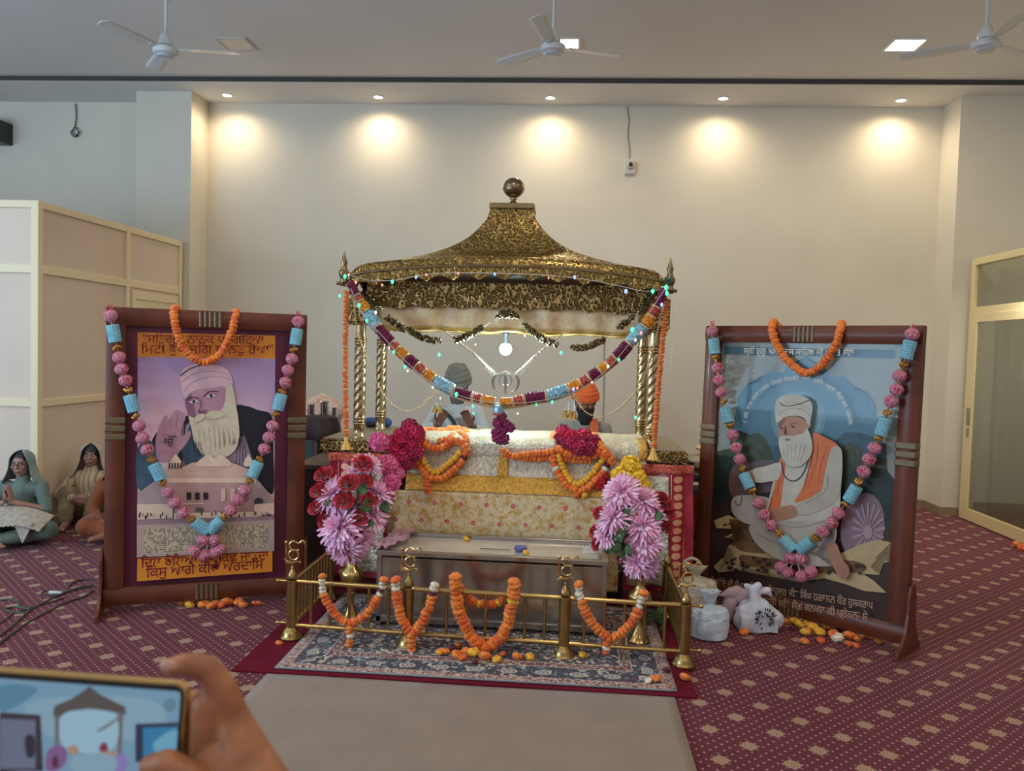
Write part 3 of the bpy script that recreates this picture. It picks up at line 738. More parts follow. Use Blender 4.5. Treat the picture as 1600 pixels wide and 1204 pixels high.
def coin_mat():
    mt = bpy.data.materials.new('coin_border'); mt.use_nodes = True; k = NT(mt); p = k.n['Principled BSDF']
    o = k.xyz(k.coord()); per = 0.052
    fz = k.m('MULTIPLY', k.m('SUBTRACT', k.m('FRACT', k.m('DIVIDE', o[2], per)), 0.5), per)
    u = k.coord('Generated'); fx = k.m('MULTIPLY', k.m('SUBTRACT', k.xyz(u)[0], 0.5), 0.07)
    d = k.m('SQRT', k.m('ADD', k.m('MULTIPLY', fz, fz), k.m('MULTIPLY', fx, fx)))
    st = k.m('SINE', k.m('MULTIPLY', k.m('ADD', fx, fz), 700.0))
    c = k.mix(k.m('LESS_THAN', d, 0.021), ph(150, 30, 48, 1.2), k.mix(k.smooth(st, -0.3, 0.4), ph(206, 120, 70, 1.2), ph(232, 206, 176, 1.1)))
    edge = k.m('GREATER_THAN', k.m('ABSOLUTE', fx), 0.031)
    c = k.mix(edge, c, ph(222, 150, 130, 1.2))
    k.put(p.inputs['Base Color'], c); p.inputs['Roughness'].default_value = 0.4; p.inputs['Metallic'].default_value = 0.2; return mt
COIN = coin_mat()
side_drape('side_drape', 0.36, 0.78, 'red cloth with gold coin border draped at the right end of the altar', 0.4)
side_drape('side_drape', -1.50, -1.12, 'red cloth with gold coin border draped at the left end of the altar', 1.9, True)

# side tables flanking the altar
TBW = mat('table_wood', (0.10, 0.055, 0.035, 1), 0.5, var=0.25, vscale=5)
t = thing('side_table', 'dark brown wooden table between the left framed picture and the altar', 'table', (-1.72, 5.8, 0))
MB().box(-1.84, -1.61, 5.24, 6.5, 0.77, 0.80).build('tabletop', TBW, t, smooth=False, bevel=0.003)
MB().box(-1.82, -1.62, 5.26, 6.48, 0.02, 0.77).build('body', DKW, t, smooth=False)
t = thing('side_table', 'low dark table behind the right framed picture carrying folded cloth', 'table', (1.05, 5.75, 0))
MB().box(0.77, 1.42, 5.42, 6.1, 0.76, 0.79).build('tabletop', mat('black_top', (0.02, 0.02, 0.024, 1), 0.4), t, smooth=False)
for x, y in ((0.80, 5.45), (1.38, 5.45), (0.80, 6.06), (1.38, 6.06)):
    MB().box(x-0.02, x+0.02, y-0.02, y+0.02, 0, 0.76).build('leg', DKW, t, smooth=False)
MB().box(0.78, 1.41, 5.44, 6.08, 0.38, 0.40).build('shelf', DKW, t, smooth=False)
def lumpy(x0, x1, y0, y1, z0, z1, amp, sd, n=18):
    b = MB()
    def g(u, v):
        a = 2*PI*u; q = v
        ex = 0.5*(x1-x0); ey = 0.5*(y1-y0)
        prof = math.sin(min(1, q*1.02)*PI*0.5)**0.35 if q < 0.5 else 1
        rr = (1-(max(0, q-0.55)/0.45)**2.2) if q > 0.55 else (0.93+0.14*q)
        ca, sa = math.cos(a), math.sin(a); k = 1/max(abs(ca), abs(sa))**0.6
        nn = 1+amp*noise.noise(Vector((ca*1.7+sd, sa*1.7, q*3.3)))
        return Vector(((x0+x1)/2+ex*ca*k*rr*nn*0.85, (y0+y1)/2+ey*sa*k*rr*nn*0.85, z0+(z1-z0)*(q if q < 1 else 1)*(1+0.0*amp)))
    b.grid(g, 36, n); return b
GRC = mat('grey_cloth', ph(150, 146, 136, 1.3), 0.8, var=0.15, vscale=8, bump=0.6, bscale=18, bdist=0.01)
tag(lumpy(0.80, 1.40, 5.44, 5.95, 0.79, 0.93, 0.25, 1.0).build('folded_cloth', GRC), 'crumpled grey white cloth on the table behind the right picture', 'cloth')
tag(lumpy(0.90, 1.30, 5.6, 6.0, 0.915, 0.985, 0.2, 5.0).build('folded_cloth', mat('peach_cloth', ph(206, 160, 108, 1.2), 0.8, var=0.2)), 'peach folded cloth on top of the grey cloth behind the right picture', 'cloth')
tag(MB().box(0.82, 1.34, 5.47, 5.95, 0.402, 0.66).build('storage_box', mat('red_box', ph(128, 30, 20, 1.1), 0.5, var=0.1), smooth=False, bevel=0.01), 'red box on the shelf under the table right of the altar', 'box')
tag(lumpy(0.80, 1.16, 5.62, 6.0, 0.0, 0.34, 0.4, 3.0).build('cloth_bundle', mat('brown_bundle', ph(120, 104, 84, 1.2), 0.8, var=0.4, vscale=10, bump=0.8, bscale=14, bdist=0.02)), 'crumpled brown cloth bundle on the floor under the table right of the altar', 'bundle')
# stand with dark cloth and steel vessels
STL = mat('steel', (0.62, 0.62, 0.62, 1), 0.16, 1.0)
p = at(497, 700, 6.35)
t = thing('pedestal_stand', 'slim pedestal stand under a dark maroon cloth beside the left framed picture', 'stand', (p.x, p.y, 0))
MB().cyl((p.x, p.y, 0), (p.x, p.y, 0.95), 0.045, n=16).lathe([(0.16, 0), (0.15, 0.03), (0.05, 0.05)], (p.x, p.y, 0), 20).build('post', DKW, t)
def capf(r, z, a): return r*(1+0.10*math.sin(a*5)*(1 if z < 1.0 else 0.2))
MB().lathe([(0.15, 0.86), (0.165, 0.88), (0.16, 0.96), (0.145, 1.035), (0.12, 1.045), (0.01, 1.047)], (p.x, p.y, -0.01), 40, fn=capf).build('cloth_cover', mat('maroon_dark', (0.035, 0.012, 0.012, 1), 0.7, var=0.3), t)
for dx, dy, s_, lab in ((-0.05, -0.04, 1.0, 'small steel tumbler on the dark pedestal stand, nearer the frame'), (0.045, 0.0, 1.25, 'taller steel tumbler on the dark pedestal stand'), (0.11, 0.06, 0.7, 'tiny steel cup at the right edge of the dark pedestal stand')):
    o = MB().lathe([(0.022*s_, 0), (0.024*s_, 0.01), (0.028*s_, 0.09*s_), (0.031*s_, 0.093*s_), (0.024*s_, 0.085*s_), (0.02*s_, 0.012)], (p.x+dx, p.y+dy, 1.036), 20).build('steel_tumbler', STL)
    tag(o, lab, 'cup', 'steel cups on the pedestal stand')
tag(lumpy(p.x-0.30, p.x+0.12, p.y+0.22, p.y+0.55, 0.80, 1.20, 0.35, 8.0).build('cloth_bundle', brocade('pink_bundle', ph(180, 140, 120, 1.1), ph(206, 176, 160, 1.1), ph(170, 80, 86), 14, 0.05, 0.6)), 'pale pink crumpled cloth bundle behind the steel tumblers', 'bundle')
MB().box(p.x-0.32, p.x+0.14, p.y+0.2, p.y+0.56, 0, 0.80)
o = MB().box(p.x-0.34, p.x+0.02, p.y+0.2, p.y+0.58, 0, 0.72).box(p.x-0.35, p.x+0.14, p.y+0.19, p.y+0.59, 0.72, 0.80).build('cabinet', mat('dark_green', (0.012, 0.05, 0.03, 1), 0.5), smooth=False)
tag(o, 'small dark green cabinet behind the pedestal stand', 'cabinet')
# blue roll lying on the platform behind the left front pillar
a, c = at(566, 667, 5.95), at(592, 665, 5.95)
o = MB().capsule((-1.50, 5.93, 1.039), (-1.36, 5.93, 1.039), 0.035, 0.035).build('cloth_roll', mat('blue_cloth', ph(34, 62, 112, 1.2), 0.6, var=0.2))
tag(o, 'small blue cloth roll lying on the altar platform behind the left pillars', 'cloth')
o = MB().capsule((-1.495, 5.885, 1.03), (-1.44, 5.885, 1.03), 0.024, 0.02).build('cloth_roll', mat('navy_cloth', ph(26, 40, 60, 1.2), 0.6)); tag(o, 'short dark navy roll beside the blue cloth roll', 'cloth')

# LED bulb under the canopy
p = at(790, 545, 5.4)
t = thing('light_bulb', 'round glowing white bulb hanging on a black holder under the canopy', 'light', (p.x, p.y, p.z+0.2))
MB().cyl((p.x, p.y, p.z+0.16), (p.x, p.y, 1.972), 0.003, n=6).build('cord', BLK, t)
MB().lathe([(0.012, 0.16), (0.02, 0.15), (0.021, 0.10), (0.017, 0.095)], p, 16).build('holder', BLK, t)
MB().lathe([(0.015, 0.094), (0.014, 0.07), (0.026, 0.036)], p, 20).build('bulb_base', mat('bulb_white', (0.05, 0.055, 0.055, 1), 0.5), t)
MB().ball(p, 0.043, 20).build('bulb_globe', mat('bulb_glow', (1, 1, 1, 1), 0.4, emit=(0.50, 0.90, 1.0, 1), estr=6), t)
l = bpy.data.lights.new('bulb_light', 'POINT'); l.energy = 30; l.color = (0.62, 0.90, 1.0); l.shadow_soft_size = 0.05
o = bpy.data.objects.new('bulb_light', l); COL.objects.link(o); o.location = p+Vector((0, -0.12, -0.06))

# khanda pendant on tapered silver swags
SIL = mat('silver', (0.70, 0.70, 0.66, 1), 0.25, 0.9)
SILD = mat('silver_dark', (0.34, 0.33, 0.31, 1), 0.3, 0.95)
YK = 5.22
t = thing('silver_emblem', 'silver emblem pendant with double-edged sword, ring and two curved blades hanging under the canopy', 'emblem', at(790, 600, YK))
K = lambda x, y: at(x, y, YK)
def flat(pts2, name, m_, parent, y, th=0.008, label=None, grow=0):
    n = len(pts2); vs = [Vector((p.x, y-th/2, p.z)) for p in pts2]+[Vector((p.x, y+th/2, p.z)) for p in pts2]
    b = MB(); b.add(vs, [tuple(range(n)), tuple(range(2*n-1, n-1, -1))]+[(i, (i+1) % n, n+(i+1) % n, n+i) for i in range(n)])
    return b.build(name, m_, parent, smooth=False, label=label)
flat([K(789, 580), K(792.5, 590), K(792, 612), K(790, 617), K(788, 612), K(787.5, 590)], 'sword', SILD, t, YK-0.006)
b = MB(); b.tube([K(790+9.5*math.cos(a), 594+8.5*math.sin(a)) for a in [2*PI*i/36 for i in range(36)]], 0.0042, 8, closed=True); b.build('ring', SILD, t)
for sgn in (-1, 1):
    pts = spline([K(790+sgn*15, 586), K(790+sgn*19.5, 592), K(790+sgn*19.5, 600), K(790+sgn*16, 608), K(790+sgn*9, 613)], 8)
    b = MB(); b.tube(pts, 0.006, 8, rf=lambda u: 0.003+0.006*math.sin(PI*min(1, u*0.85+0.12))); b.build('curved_blade', SILD, t)
    b = MB(); b.tube([K(790+sgn*14, 588), K(790+sgn*8, 584), K(790, 580)], 0.006, 8); b.build('cap_piece', SIL, t)
    ts = thing('silver_garland', 'tapered silver tinsel swag holding the emblem from the %s' % ('left' if sgn < 0 else 'right'), 'garland', K(790+sgn*50, 560), 'silver swags under the canopy')
    pts = spline([at(790+sgn*100, 512, 5.22), K(790+sgn*75, 533), K(790+sgn*50, 553), K(790+sgn*32, 572), K(790+sgn*15, 587)], 10)
    rs = resample(pts, 0.0125)
    b = MB()
    for i, (q, tt) in enumerate(rs):
        u = i/len(rs); r = 0.004+0.016*u
        b.lathe([(0.002, -0.005), (r, -0.0035), (r*0.8, 0.0035), (0.002, 0.005)], q, 9, align(tt, i).to_matrix())
    b.build('discs', SIL, ts, smooth=False)
    MB().tube([q for q, _ in rs], 0.0015, 5).build('thread', SIL, ts)
# ------------------------------------------------------------------ brass rail
BRS = mat('brass', (0.40, 0.27, 0.105, 1), 0.28, 0.95, var=0.15, vscale=15)
BRSL = mat('brass_rail', (0.60, 0.42, 0.16, 1), 0.22, 0.95, var=0.1, vscale=15)
rail = thing('brass_rail', 'low brass barrier rail with posts and balusters enclosing the steel box', 'railing', (-0.42, 4.14, 0))
PX = [(-1.463, 4.187), (-0.82, 4.16), (0.012, 4.135), (0.631, 4.111)]
def post(x, y):
    b = MB()
    b.lathe([(0.058, 0.002), (0.060, 0.012), (0.052, 0.022), (0.050, 0.03), (0.040, 0.052), (0.026, 0.066), (0.022, 0.075)], (x, y, 0.01), 28)
    b.lathe([(0.030, 0.07), (0.030, 0.31), (0.033, 0.312), (0.033, 0.322), (0.026, 0.326)], (x, y, 0.01), 24)
    def rib(r, z, a): return r*(1+0.07*abs(math.cos(5*a)))
    b.lathe([(0.024, 0.332), (0.026, 0.342), (0.019, 0.360), (0.011, 0.374), (0.006, 0.384), (0.008, 0.390), (0.005, 0.396)], (x, y, 0.01), 40, fn=rib)
    return b
def onkar(x, y, z, yaw=0.0):
    """the open metal emblem: numeral one, looping letter and top curl"""
    b = MB(); s_ = 0.0054
    def P(u, v): return Vector((x+math.cos(yaw)*u*s_, y+math.sin(yaw)*u*s_, z+v*s_))
    r = 0.0048
    b.tube(spline([P(-7, 1), P(-5, 3.5), P(0, 2), P(5, 3.5), P(8.5, 2.5)], 6), r, 7)                 # cradle
    b.tube(spline([P(-8.5, 6), P(-6, 2.5), P(-2, 1.2)], 6), r, 7)
    b.tube(spline([P(-6.5, 4), P(-7, 14), P(-7, 22)], 6), r, 7); b.ball(P(-7, 22.5), 0.009, 10)      # one
    b.tube(spline([P(5, 22), P(0, 24), P(-3.5, 20), P(-2, 16), P(4, 15), P(6, 15.5)], 6), r, 7)      # upper loop
    b.tube(spline([P(4, 15), P(-2, 14), P(-4, 9), P(0, 5), P(5, 7), P(5.5, 11), P(4, 15)], 6), r, 7)  # lower loop
    b.tube(spline([P(0, 24), P(6, 22), P(10, 25), P(12, 22)], 6), r, 7)                               # top curl
    b.tube([P(0, 2), P(0, -3)], 0.005, 7)
    return b
for i, (x, y) in enumerate(PX):
    o = post(x, y).build('post', BRS, rail)
    onkar(x, y, 0.415, 0).build('post_emblem', BRSL, o)
YB = 4.88
for x in (-1.463, 0.631):
    post(x, YB).build('post', BRS, rail)
def seg(p, q, nb):
    p = Vector((p[0], p[1], 0)); q = Vector((q[0], q[1], 0)); d = (q-p).normalized()
    a = p+d*0.024; c = q-d*0.024
    for z in (0.325, 0.085): 
        MB().cyl(a+Vector((0, 0, z)), c+Vector((0, 0, z)), 0.0125, n=14).build('rail_bar', BRSL, rail)
    for i in range(nb):
        g = p.lerp(q, (i+1)/(nb+1))
        MB().cyl(g+Vector((0, 0, 0.094)), g+Vector((0, 0, 0.316)), 0.0082, n=10).build('baluster', BRS, rail)
seg(PX[0], PX[1], 5); seg(PX[1], PX[2], 7); seg(PX[2], PX[3], 5)
seg(PX[0], (PX[0][0], YB), 11); seg(PX[3], (PX[3][0], YB), 11)
for (x, y) in (PX[0], PX[3]):
    sg = -1 if x < 0 else 1
    for z in (0.325, 0.095):
        MB().cyl((x+sg*0.025, y, z), (x+sg*0.075, y, z), 0.007, n=10).ball((x+sg*0.078, y, z), 0.012, 10).build('side_stub', BRSL, rail)

# ------------------------------------------------------------------ steel donation box
STB = mat('brushed_steel', (0.46, 0.42, 0.38, 1), 0.2, 0.95, var=0.06, vscale=3, bump=0.05, bscale=6)
STT = mat('tray_steel', (0.80, 0.78, 0.72, 1), 0.25, 0.5, coat=0.8, bump=0.12, bscale=9, bdist=0.01)
dbx = thing('donation_box', 'long rectangular stainless steel donation box behind the brass rail', 'box', (-0.41, 4.69, 0.018))
BX0, BX1, BY0, BY1, BZ = -1.062, 0.243, 4.44, 4.93, 0.452
b = MB(); b.box(BX0+0.012, BX1-0.012, BY0+0.012, BY1-0.012, 0.045, 0.41); b.build('body', STB, dbx, smooth=False)
b = MB()
for x in (BX0, BX1-0.03):
    for y in (BY0, BY1-0.03): b.box(x, x+0.03, y, y+0.03, 0.02, BZ-0.03)
b.box(BX0, BX1, BY0, BY0+0.02, 0.04, 0.075); b.box(BX0, BX1, BY1-0.02, BY1, 0.04, 0.075); b.build('frame', STB, dbx, smooth=False, bevel=0.003)
b = MB(); rw = 0.028
b.box(BX0-0.006, BX1+0.006, BY0-0.006, BY0+rw, BZ-0.03, BZ); b.box(BX0-0.006, BX1+0.006, BY1-rw, BY1+0.006, BZ-0.03, BZ)
b.box(BX0-0.006, BX0+rw, BY0+rw, BY1-rw, BZ-0.03, BZ); b.box(BX1-rw, BX1+0.006, BY0+rw, BY1-rw, BZ-0.03, BZ)
b.build('rim', STB, dbx, smooth=False, bevel=0.004)
b = MB(); b.grid(lambda u, v: Vector((BX0+rw+(BX1-BX0-2*rw)*u, BY0+rw+(BY1-BY0-2*rw)*v, 0.43-0.012*math.sin(PI*v)*math.sin(PI*u))), 40, 20)
b.build('tray', STT, dbx, thick=0.002)
b = MB(); b.box((BX0+BX1)/2-0.09, (BX0+BX1)/2+0.09, 4.69, 4.70, 0.424, 0.4255); b.build('coin_slot', BLK, dbx, smooth=False)
PKC = mat('pink_sheer', ph(186, 140, 160, 1.2), 0.35, sheen=0.3, alpha=0.75)
b = MB(); b.grid(lambda u, v: Vector((BX0-0.03+u*(0.10+0.05*v)+0.03*v+0.012*math.sin(v*14), BY0-0.004+v*0.48, 0.462+0.018*abs(math.sin(u*8+v*3))+0.014*noise.noise(Vector((u*6, v*10, 2)))-0.05*max(0, .2-u))), 24, 40)
tag(b.build('sheer_cloth', PKC, thick=0.002), 'sheer pinkish cloth crumpled over the left end of the steel box', 'cloth')
PLAST = mat('clear_plastic', (0.75, 0.8, 0.82, 1), 0.15, trans=0.4, alpha=0.45)
tag(lumpy(0.10, 0.225, 4.50, 4.68, 0.455, 0.50, 0.5, 2.2, 10).build('plastic_wrap', PLAST), 'crumpled clear plastic wrap on the right end of the steel box', 'plastic')

# ------------------------------------------------------------------ flowers: templates
def petal_color(name, c1, c2, rough=0.65):
    mt = bpy.data.materials.new(name); mt.use_nodes = True; k = NT(mt); p = k.n['Principled BSDF']
    oc = k.coord(); f = k.smooth(k.noise(2.6, 3, oc), 0.35, 0.65)
    k.put(p.inputs['Base Color'], k.mix(f, c1, c2)); p.inputs['Roughness'].default_value = rough
    p.inputs['Sheen Weight'].default_value = 0.3; p.inputs['Subsurface Weight'].default_value = 0.08
    p.inputs['Subsurface Radius'].default_value = (0.02, 0.01, 0.005)
    return mt
ORG = petal_color('marigold_orange', ph(226, 92, 20, 1.2), ph(252, 146, 50, 1.25))
ORG2 = petal_color('marigold_deep_orange', ph(206, 70, 14, 1.15), ph(244, 118, 34, 1.2))
YEL = petal_color('marigold_yellow', ph(226, 150, 18, 1.2), ph(250, 190, 52, 1.2))
WHT = petal_color('white_flower', ph(214, 200, 172, 1.15), ph(240, 232, 210, 1.1))
MAR = petal_color('maroon_flower', ph(70, 14, 30, 1.1), ph(110, 24, 46, 1.1))
MAG = petal_color('magenta_flower', ph(140, 14, 64, 1.1), ph(196, 30, 88, 1.2))
PUR = petal_color('orchid_purple', ph(86, 14, 56, 1.15), ph(142, 30, 92, 1.2))
PNK = petal_color('chrysanthemum_pink', ph(212, 142, 178, 1.3), ph(240, 190, 214, 1.3))
PNK2 = petal_color('dahlia_pink', ph(200, 74, 134, 1.2), ph(232, 130, 176, 1.2))
LIL = petal_color('chrysanthemum_lilac', ph(190, 142, 192, 1.3), ph(222, 184, 228, 1.3))
YLW = petal_color('chrysanthemum_yellow', ph(232, 176, 20, 1.2), ph(250, 216, 60, 1.2))
RED = petal_color('rose_red', ph(150, 10, 30, 1.1), ph(206, 20, 50, 1.15))
GRN = petal_color('leaf_green', ph(28, 52, 26, 1.2), ph(70, 104, 52, 1.3))
def marigold(seed, flat_=0.60, n=18):
    r_ = random.Random(seed); b = MB(); J = 11
    ph0 = [r_.uniform(0, 6.28) for _ in range(J)]
    vs = []
    for j in range(J):
        th = PI*(0.06+0.88*j/(J-1))
        for i in range(n):
            a = 2*PI*i/n+0.5*(j % 2)*2*PI/n
            rr = 1.0*(0.82+0.28*((i+j) % 2)+r_.uniform(-0.09, 0.09))
            vs.append(Vector((rr*math.sin(th)*math.cos(a), rr*math.sin(th)*math.sin(a), flat_*rr*math.cos(th)*1.05)))
    vs += [Vector((0, 0, flat_*0.8)), Vector((0, 0, -flat_*0.8))]
    fs = [(j*n+i, j*n+(i+1) % n, (j+1)*n+(i+1) % n, (j+1)*n+i) for j in range(J-1) for i in range(n)]
    fs += [((i+1) % n, i, J*n) for i in range(n)]+[((J-1)*n+i, (J-1)*n+(i+1) % n, J*n+1) for i in range(n)]
    b.add(vs, fs); return b
TM = {}
for key, m_ in (('o', ORG), ('d', ORG2), ('y', YEL), ('w', WHT), ('m', MAR)):
    TM[key] = [template(marigold(s_), 'flower', m_, angle=25) for s_ in (1, 2, 3)]
def tmpl(k): return TM[k][rnd.randrange(3)]

def garland(label, pts, pattern, r=0.028, step=0.026, group=None, name='marigold_garland', jit=0.003, extra=None, flat_=1.0, cat='garland'):
    """flowers threaded face to face along a path; each flower is a part"""
    p0 = pts[0]; t = thing(name, label, cat, p0, group)
    if group == 'marigold garlands on the brocade cover': step *= 1.36; flat_ = 1.3
    rs = resample(pts, step)
    MB().tube([q for q, _ in rs] if len(rs) > 2 else pts, 0.0018, 5).build('thread', WHT, t)
    for i, (q, tt) in enumerate(rs):
        u = i/max(1, len(rs)-1)
        ky = pattern(u, i); k = 1.0
        if isinstance(ky, tuple): ky, k = ky
        inst(tmpl(ky), t, 'flower', q+Vector((rnd.uniform(-jit, jit), rnd.uniform(-jit, jit)*.6, rnd.uniform(-jit, jit))), align((tt+Vector((rnd.uniform(-.4, .4), rnd.uniform(-.4, .4), rnd.uniform(-.4, .4)))).normalized(), rnd.uniform(0, 6)), (r*k*rnd.uniform(0.93, 1.07),)*2+(r*k*flat_,), wl=Vector(p0))
    return t
A = lambda Y: (lambda x, y: at(x, y, Y))
def P2(f, *xy): return [f(x, y) for x, y in xy]
pat_o = lambda u, i: 'd' if rnd.random() < 0.3 else 'o'

# rail garlands (they hang in front of the rail and loop over the top bar)
YG = 4.10
g = A(YG)
def pat_ends(u, i, n0=0.06):
    e = min(u, 1-u)
    if e < 0.02: return 'o'
    if e < 0.075: return ('w', 0.8)
    if e < 0.10: return ('m', 0.7)
    if e < 0.135: return ('w', 0.8)
    return 'd' if rnd.random() < 0.35 else 'o'
Gr = 'marigold garlands on the brass rail'
garland('orange marigold garland with white buds, leftmost on the brass rail', spline(P2(g, (503, 899), (504, 922), (512, 942), (526, 962), (545, 972), (562, 967), (578, 953), (590, 935), (597, 918), (600, 902)), 8), pat_ends, 0.023, 0.021, Gr)
garland('short orange tassel with white bud below the leftmost rail garland', spline(P2(A(YG-0.01), (546, 980), (546, 990), (546, 1000), (546, 1011)), 4), lambda u, i: 'w' if 0.4 < u < 0.7 else 'o', 0.020, 0.024, 'garland tassels on the brass rail')
garland('orange marigold garland draped around the second rail post', spline(P2(g, (618, 905), (619, 925), (622, 948), (630, 972), (643, 988), (657, 975), (668, 952), (675, 930), (680, 908)), 8), lambda u, i: ('w', .9) if 0.02 < u < 0.08 or u > 0.96 else (('m', .8) if 0.92 < u <= 0.96 else pat_o(u, i)), 0.027, 0.023, Gr)
garland('short orange tassel below the garland at the second rail post', spline(P2(A(YG-0.01), (642, 992), (642, 1003), (643, 1017)), 4), lambda u, i: 'o', 0.025, 0.026, 'garland tassels on the brass rail')
garland('thick orange marigold garland hung in a deep loop at the middle of the brass rail', spline(P2(g, (711, 901), (712, 920), (715, 945), (722, 968), (733, 990), (747, 1005), (760, 1011), (774, 1003), (788, 985), (796, 962), (801, 938), (804, 915), (803, 902)), 8), lambda u, i: ('y' if rnd.random() < 0.08 else pat_o(u, i)), 0.033, 0.026, Gr)
garland('short orange marigold swag behind the brass rail in the middle', spline(P2(A(4.20), (720, 918), (732, 935), (748, 943), (765, 945), (780, 940), (795, 928), (803, 915)), 8), lambda u, i: 'y' if rnd.random() < 0.2 else 'd', 0.024, 0.022, Gr)
garland('orange marigold garland with white buds, rightmost on the brass rail', spline(P2(g, (904, 912), (906, 930), (913, 952), (925, 972), (942, 990), (955, 997), (972, 988), (986, 972), (996, 953), (1002, 935), (1005, 925)), 8), pat_ends, 0.026, 0.024, Gr)
garland('short orange tassel with white bud below the rightmost rail garland', spline(P2(A(YG-0.01), (947, 1005), (947, 1015), (947, 1026)), 4), lambda u, i: 'w' if 0.4 < u < 0.7 else 'd', 0.021, 0.024, 'garland tassels on the brass rail')

# long vertical marigold strings at the canopy corners
def vstring(label, top, bot, Y):
    f = A(Y); pts = spline([f(*top), f(*((top[0]+bot[0])/2-1, (top[1]+bot[1])/2)), f(*bot)], 10)
    t = garland(label, pts, lambda u, i: ('y', 0.8) if i % 10 == 9 else 'o', 0.0185, 0.0125, 'hanging marigold strings at the canopy corners', flat_=.6)
    q = pts[-1]; w0 = Vector(t.location)
    def fn(r, z, a): return r*(1+0.12*math.cos(8*a))
    MB().lathe([(0.008, 0.0), (0.012, -0.015), (0.011, -0.025), (0.03, -0.075), (0.03, -0.08), (0.005, -0.078)], q, 32, fn=fn).build('tassel', mat('tassel_gold', ph(226, 180, 92, 1.2), 0.5, sheen=.2), t)
vstring('straight orange marigold string with gold tassel at the left canopy corner', (541, 455), (541, 682), 4.93)
vstring('straight orange marigold string with gold tassel at the right canopy corner', (1042, 468), (1021, 698), 4.93)

# marigold garlands resting on the brocade cover
def onc(lift): return lambda x, y: cloth_hit(x, y, lift)
Gc = 'marigold garlands on the brocade cover'
f3 = onc(0.042)
garland('outer orange loop of the left garland on the brocade cover', spline(P2(f3, (648, 690), (645, 708), (651, 722), (661, 736), (672, 746), (688, 747), (703, 739), (717, 727), (727, 712), (728, 698)), 8), lambda u, i: ('w' if 0.86 < u < 0.9 else ('m' if 0.9 <= u < 0.92 else pat_o(u, i))), 0.024, 0.021, Gc)
garland('inner yellow loop of the left garland on the brocade cover', spline(P2(f3, (654, 692), (655, 706), (661, 719), (670, 732), (680, 738), (692, 731), (704, 722), (714, 712), (720, 702)), 8), lambda u, i: 'y', 0.021, 0.020, Gc)
garland('orange strand lying along the top left edge of the brocade cover', spline(P2(f3, (655, 674), (670, 672), (690, 674), (706, 669), (722, 671), (730, 676)), 8), pat_o, 0.024, 0.021, Gc)
garland('orange strand with white buds crossing the left garland', spline(P2(f3, (650, 690), (664, 695), (680, 700), (695, 697), (708, 688), (718, 690), (730, 700)), 8), lambda u, i: 'd' if i % 3 else 'o', 0.027, 0.022, Gc)
garland('short orange strand joining the two upper rows of the left garland', spline(P2(f3, (656, 680), (652, 688), (662, 690), (700, 686), (712, 676), (727, 682), (728, 694)), 8), lambda u, i: 'w' if 0.22 < u < 0.3 or 0.55 < u < 0.6 else 'o', 0.022, 0.024, Gc)
garland('short dark orange tassel below the left garland', spline(P2(f3, (668, 753), (668, 766), (669, 778)), 4), lambda u, i: 'w' if 0.5 < u < 0.8 else 'd', 0.021, 0.022, 'tassels on the brocade cover')
garland('outer orange loop of the right garland on the brocade cover', spline(P2(f3, (864, 712), (867, 728), (873, 742), (883, 755), (897, 765), (910, 766), (922, 758), (934, 745), (945, 733), (953, 720)), 8), lambda u, i: 'w' if 0.1 < u < 0.15 or 0.90 < u < 0.94 else ('m' if 0.15 <= u < 0.18 or 0.94 <= u < .97 else pat_o(u, i)), 0.023, 0.020, Gc)
garland('inner yellow loop of the right garland on the brocade cover', spline(P2(f3, (873, 712), (878, 726), (884, 740), (893, 753), (903, 757), (914, 750), (926, 738), (937, 724), (943, 716)), 8), lambda u, i: 'y', 0.021, 0.019, Gc)
garland('long orange strand lying across the brocade cover to the right garland', spline(P2(f3, (786, 704), (800, 712), (820, 710), (840, 708), (860, 706), (875, 700)), 8), pat_o, 0.022, 0.018, Gc)
garland('second orange strand lying below the long strand on the brocade cover', spline(P2(f3, (788, 710), (812, 715), (840, 716), (866, 716), (895, 718), (925, 720)), 8), pat_o, 0.021, 0.018, Gc)
garland('thick orange strand below the crimson flowers on the right', spline(P2(f3, (872, 702), (888, 708), (905, 712), (922, 712), (938, 708), (952, 718)), 8), lambda u, i: 'd' if i % 2 else 'o', 0.028, 0.021, Gc)
garland('orange strand curving down right of the crimson flowers', spline(P2(f3, (928, 680), (936, 692), (944, 704), (954, 716), (957, 724)), 8), pat_o, 0.024, 0.020, Gc)
garland('short orange strand left of the crimson flowers', spline(P2(f3, (866, 678), (864, 688), (866, 697)), 4), lambda u, i: 'w' if u > .8 else 'o', 0.022, 0.020, Gc)
garland('short orange tassel below the right garland', spline(P2(f3, (901, 772), (901, 784)), 3), lambda u, i: 'd', 0.021, 0.021, 'tassels on the brocade cover')
garland('short yellow tassel beside the orange one below the right garland', spline(P2(f3, (913, 772), (912, 786)), 3), lambda u, i: 'y', 0.02, 0.021, 'tassels on the brocade cover')

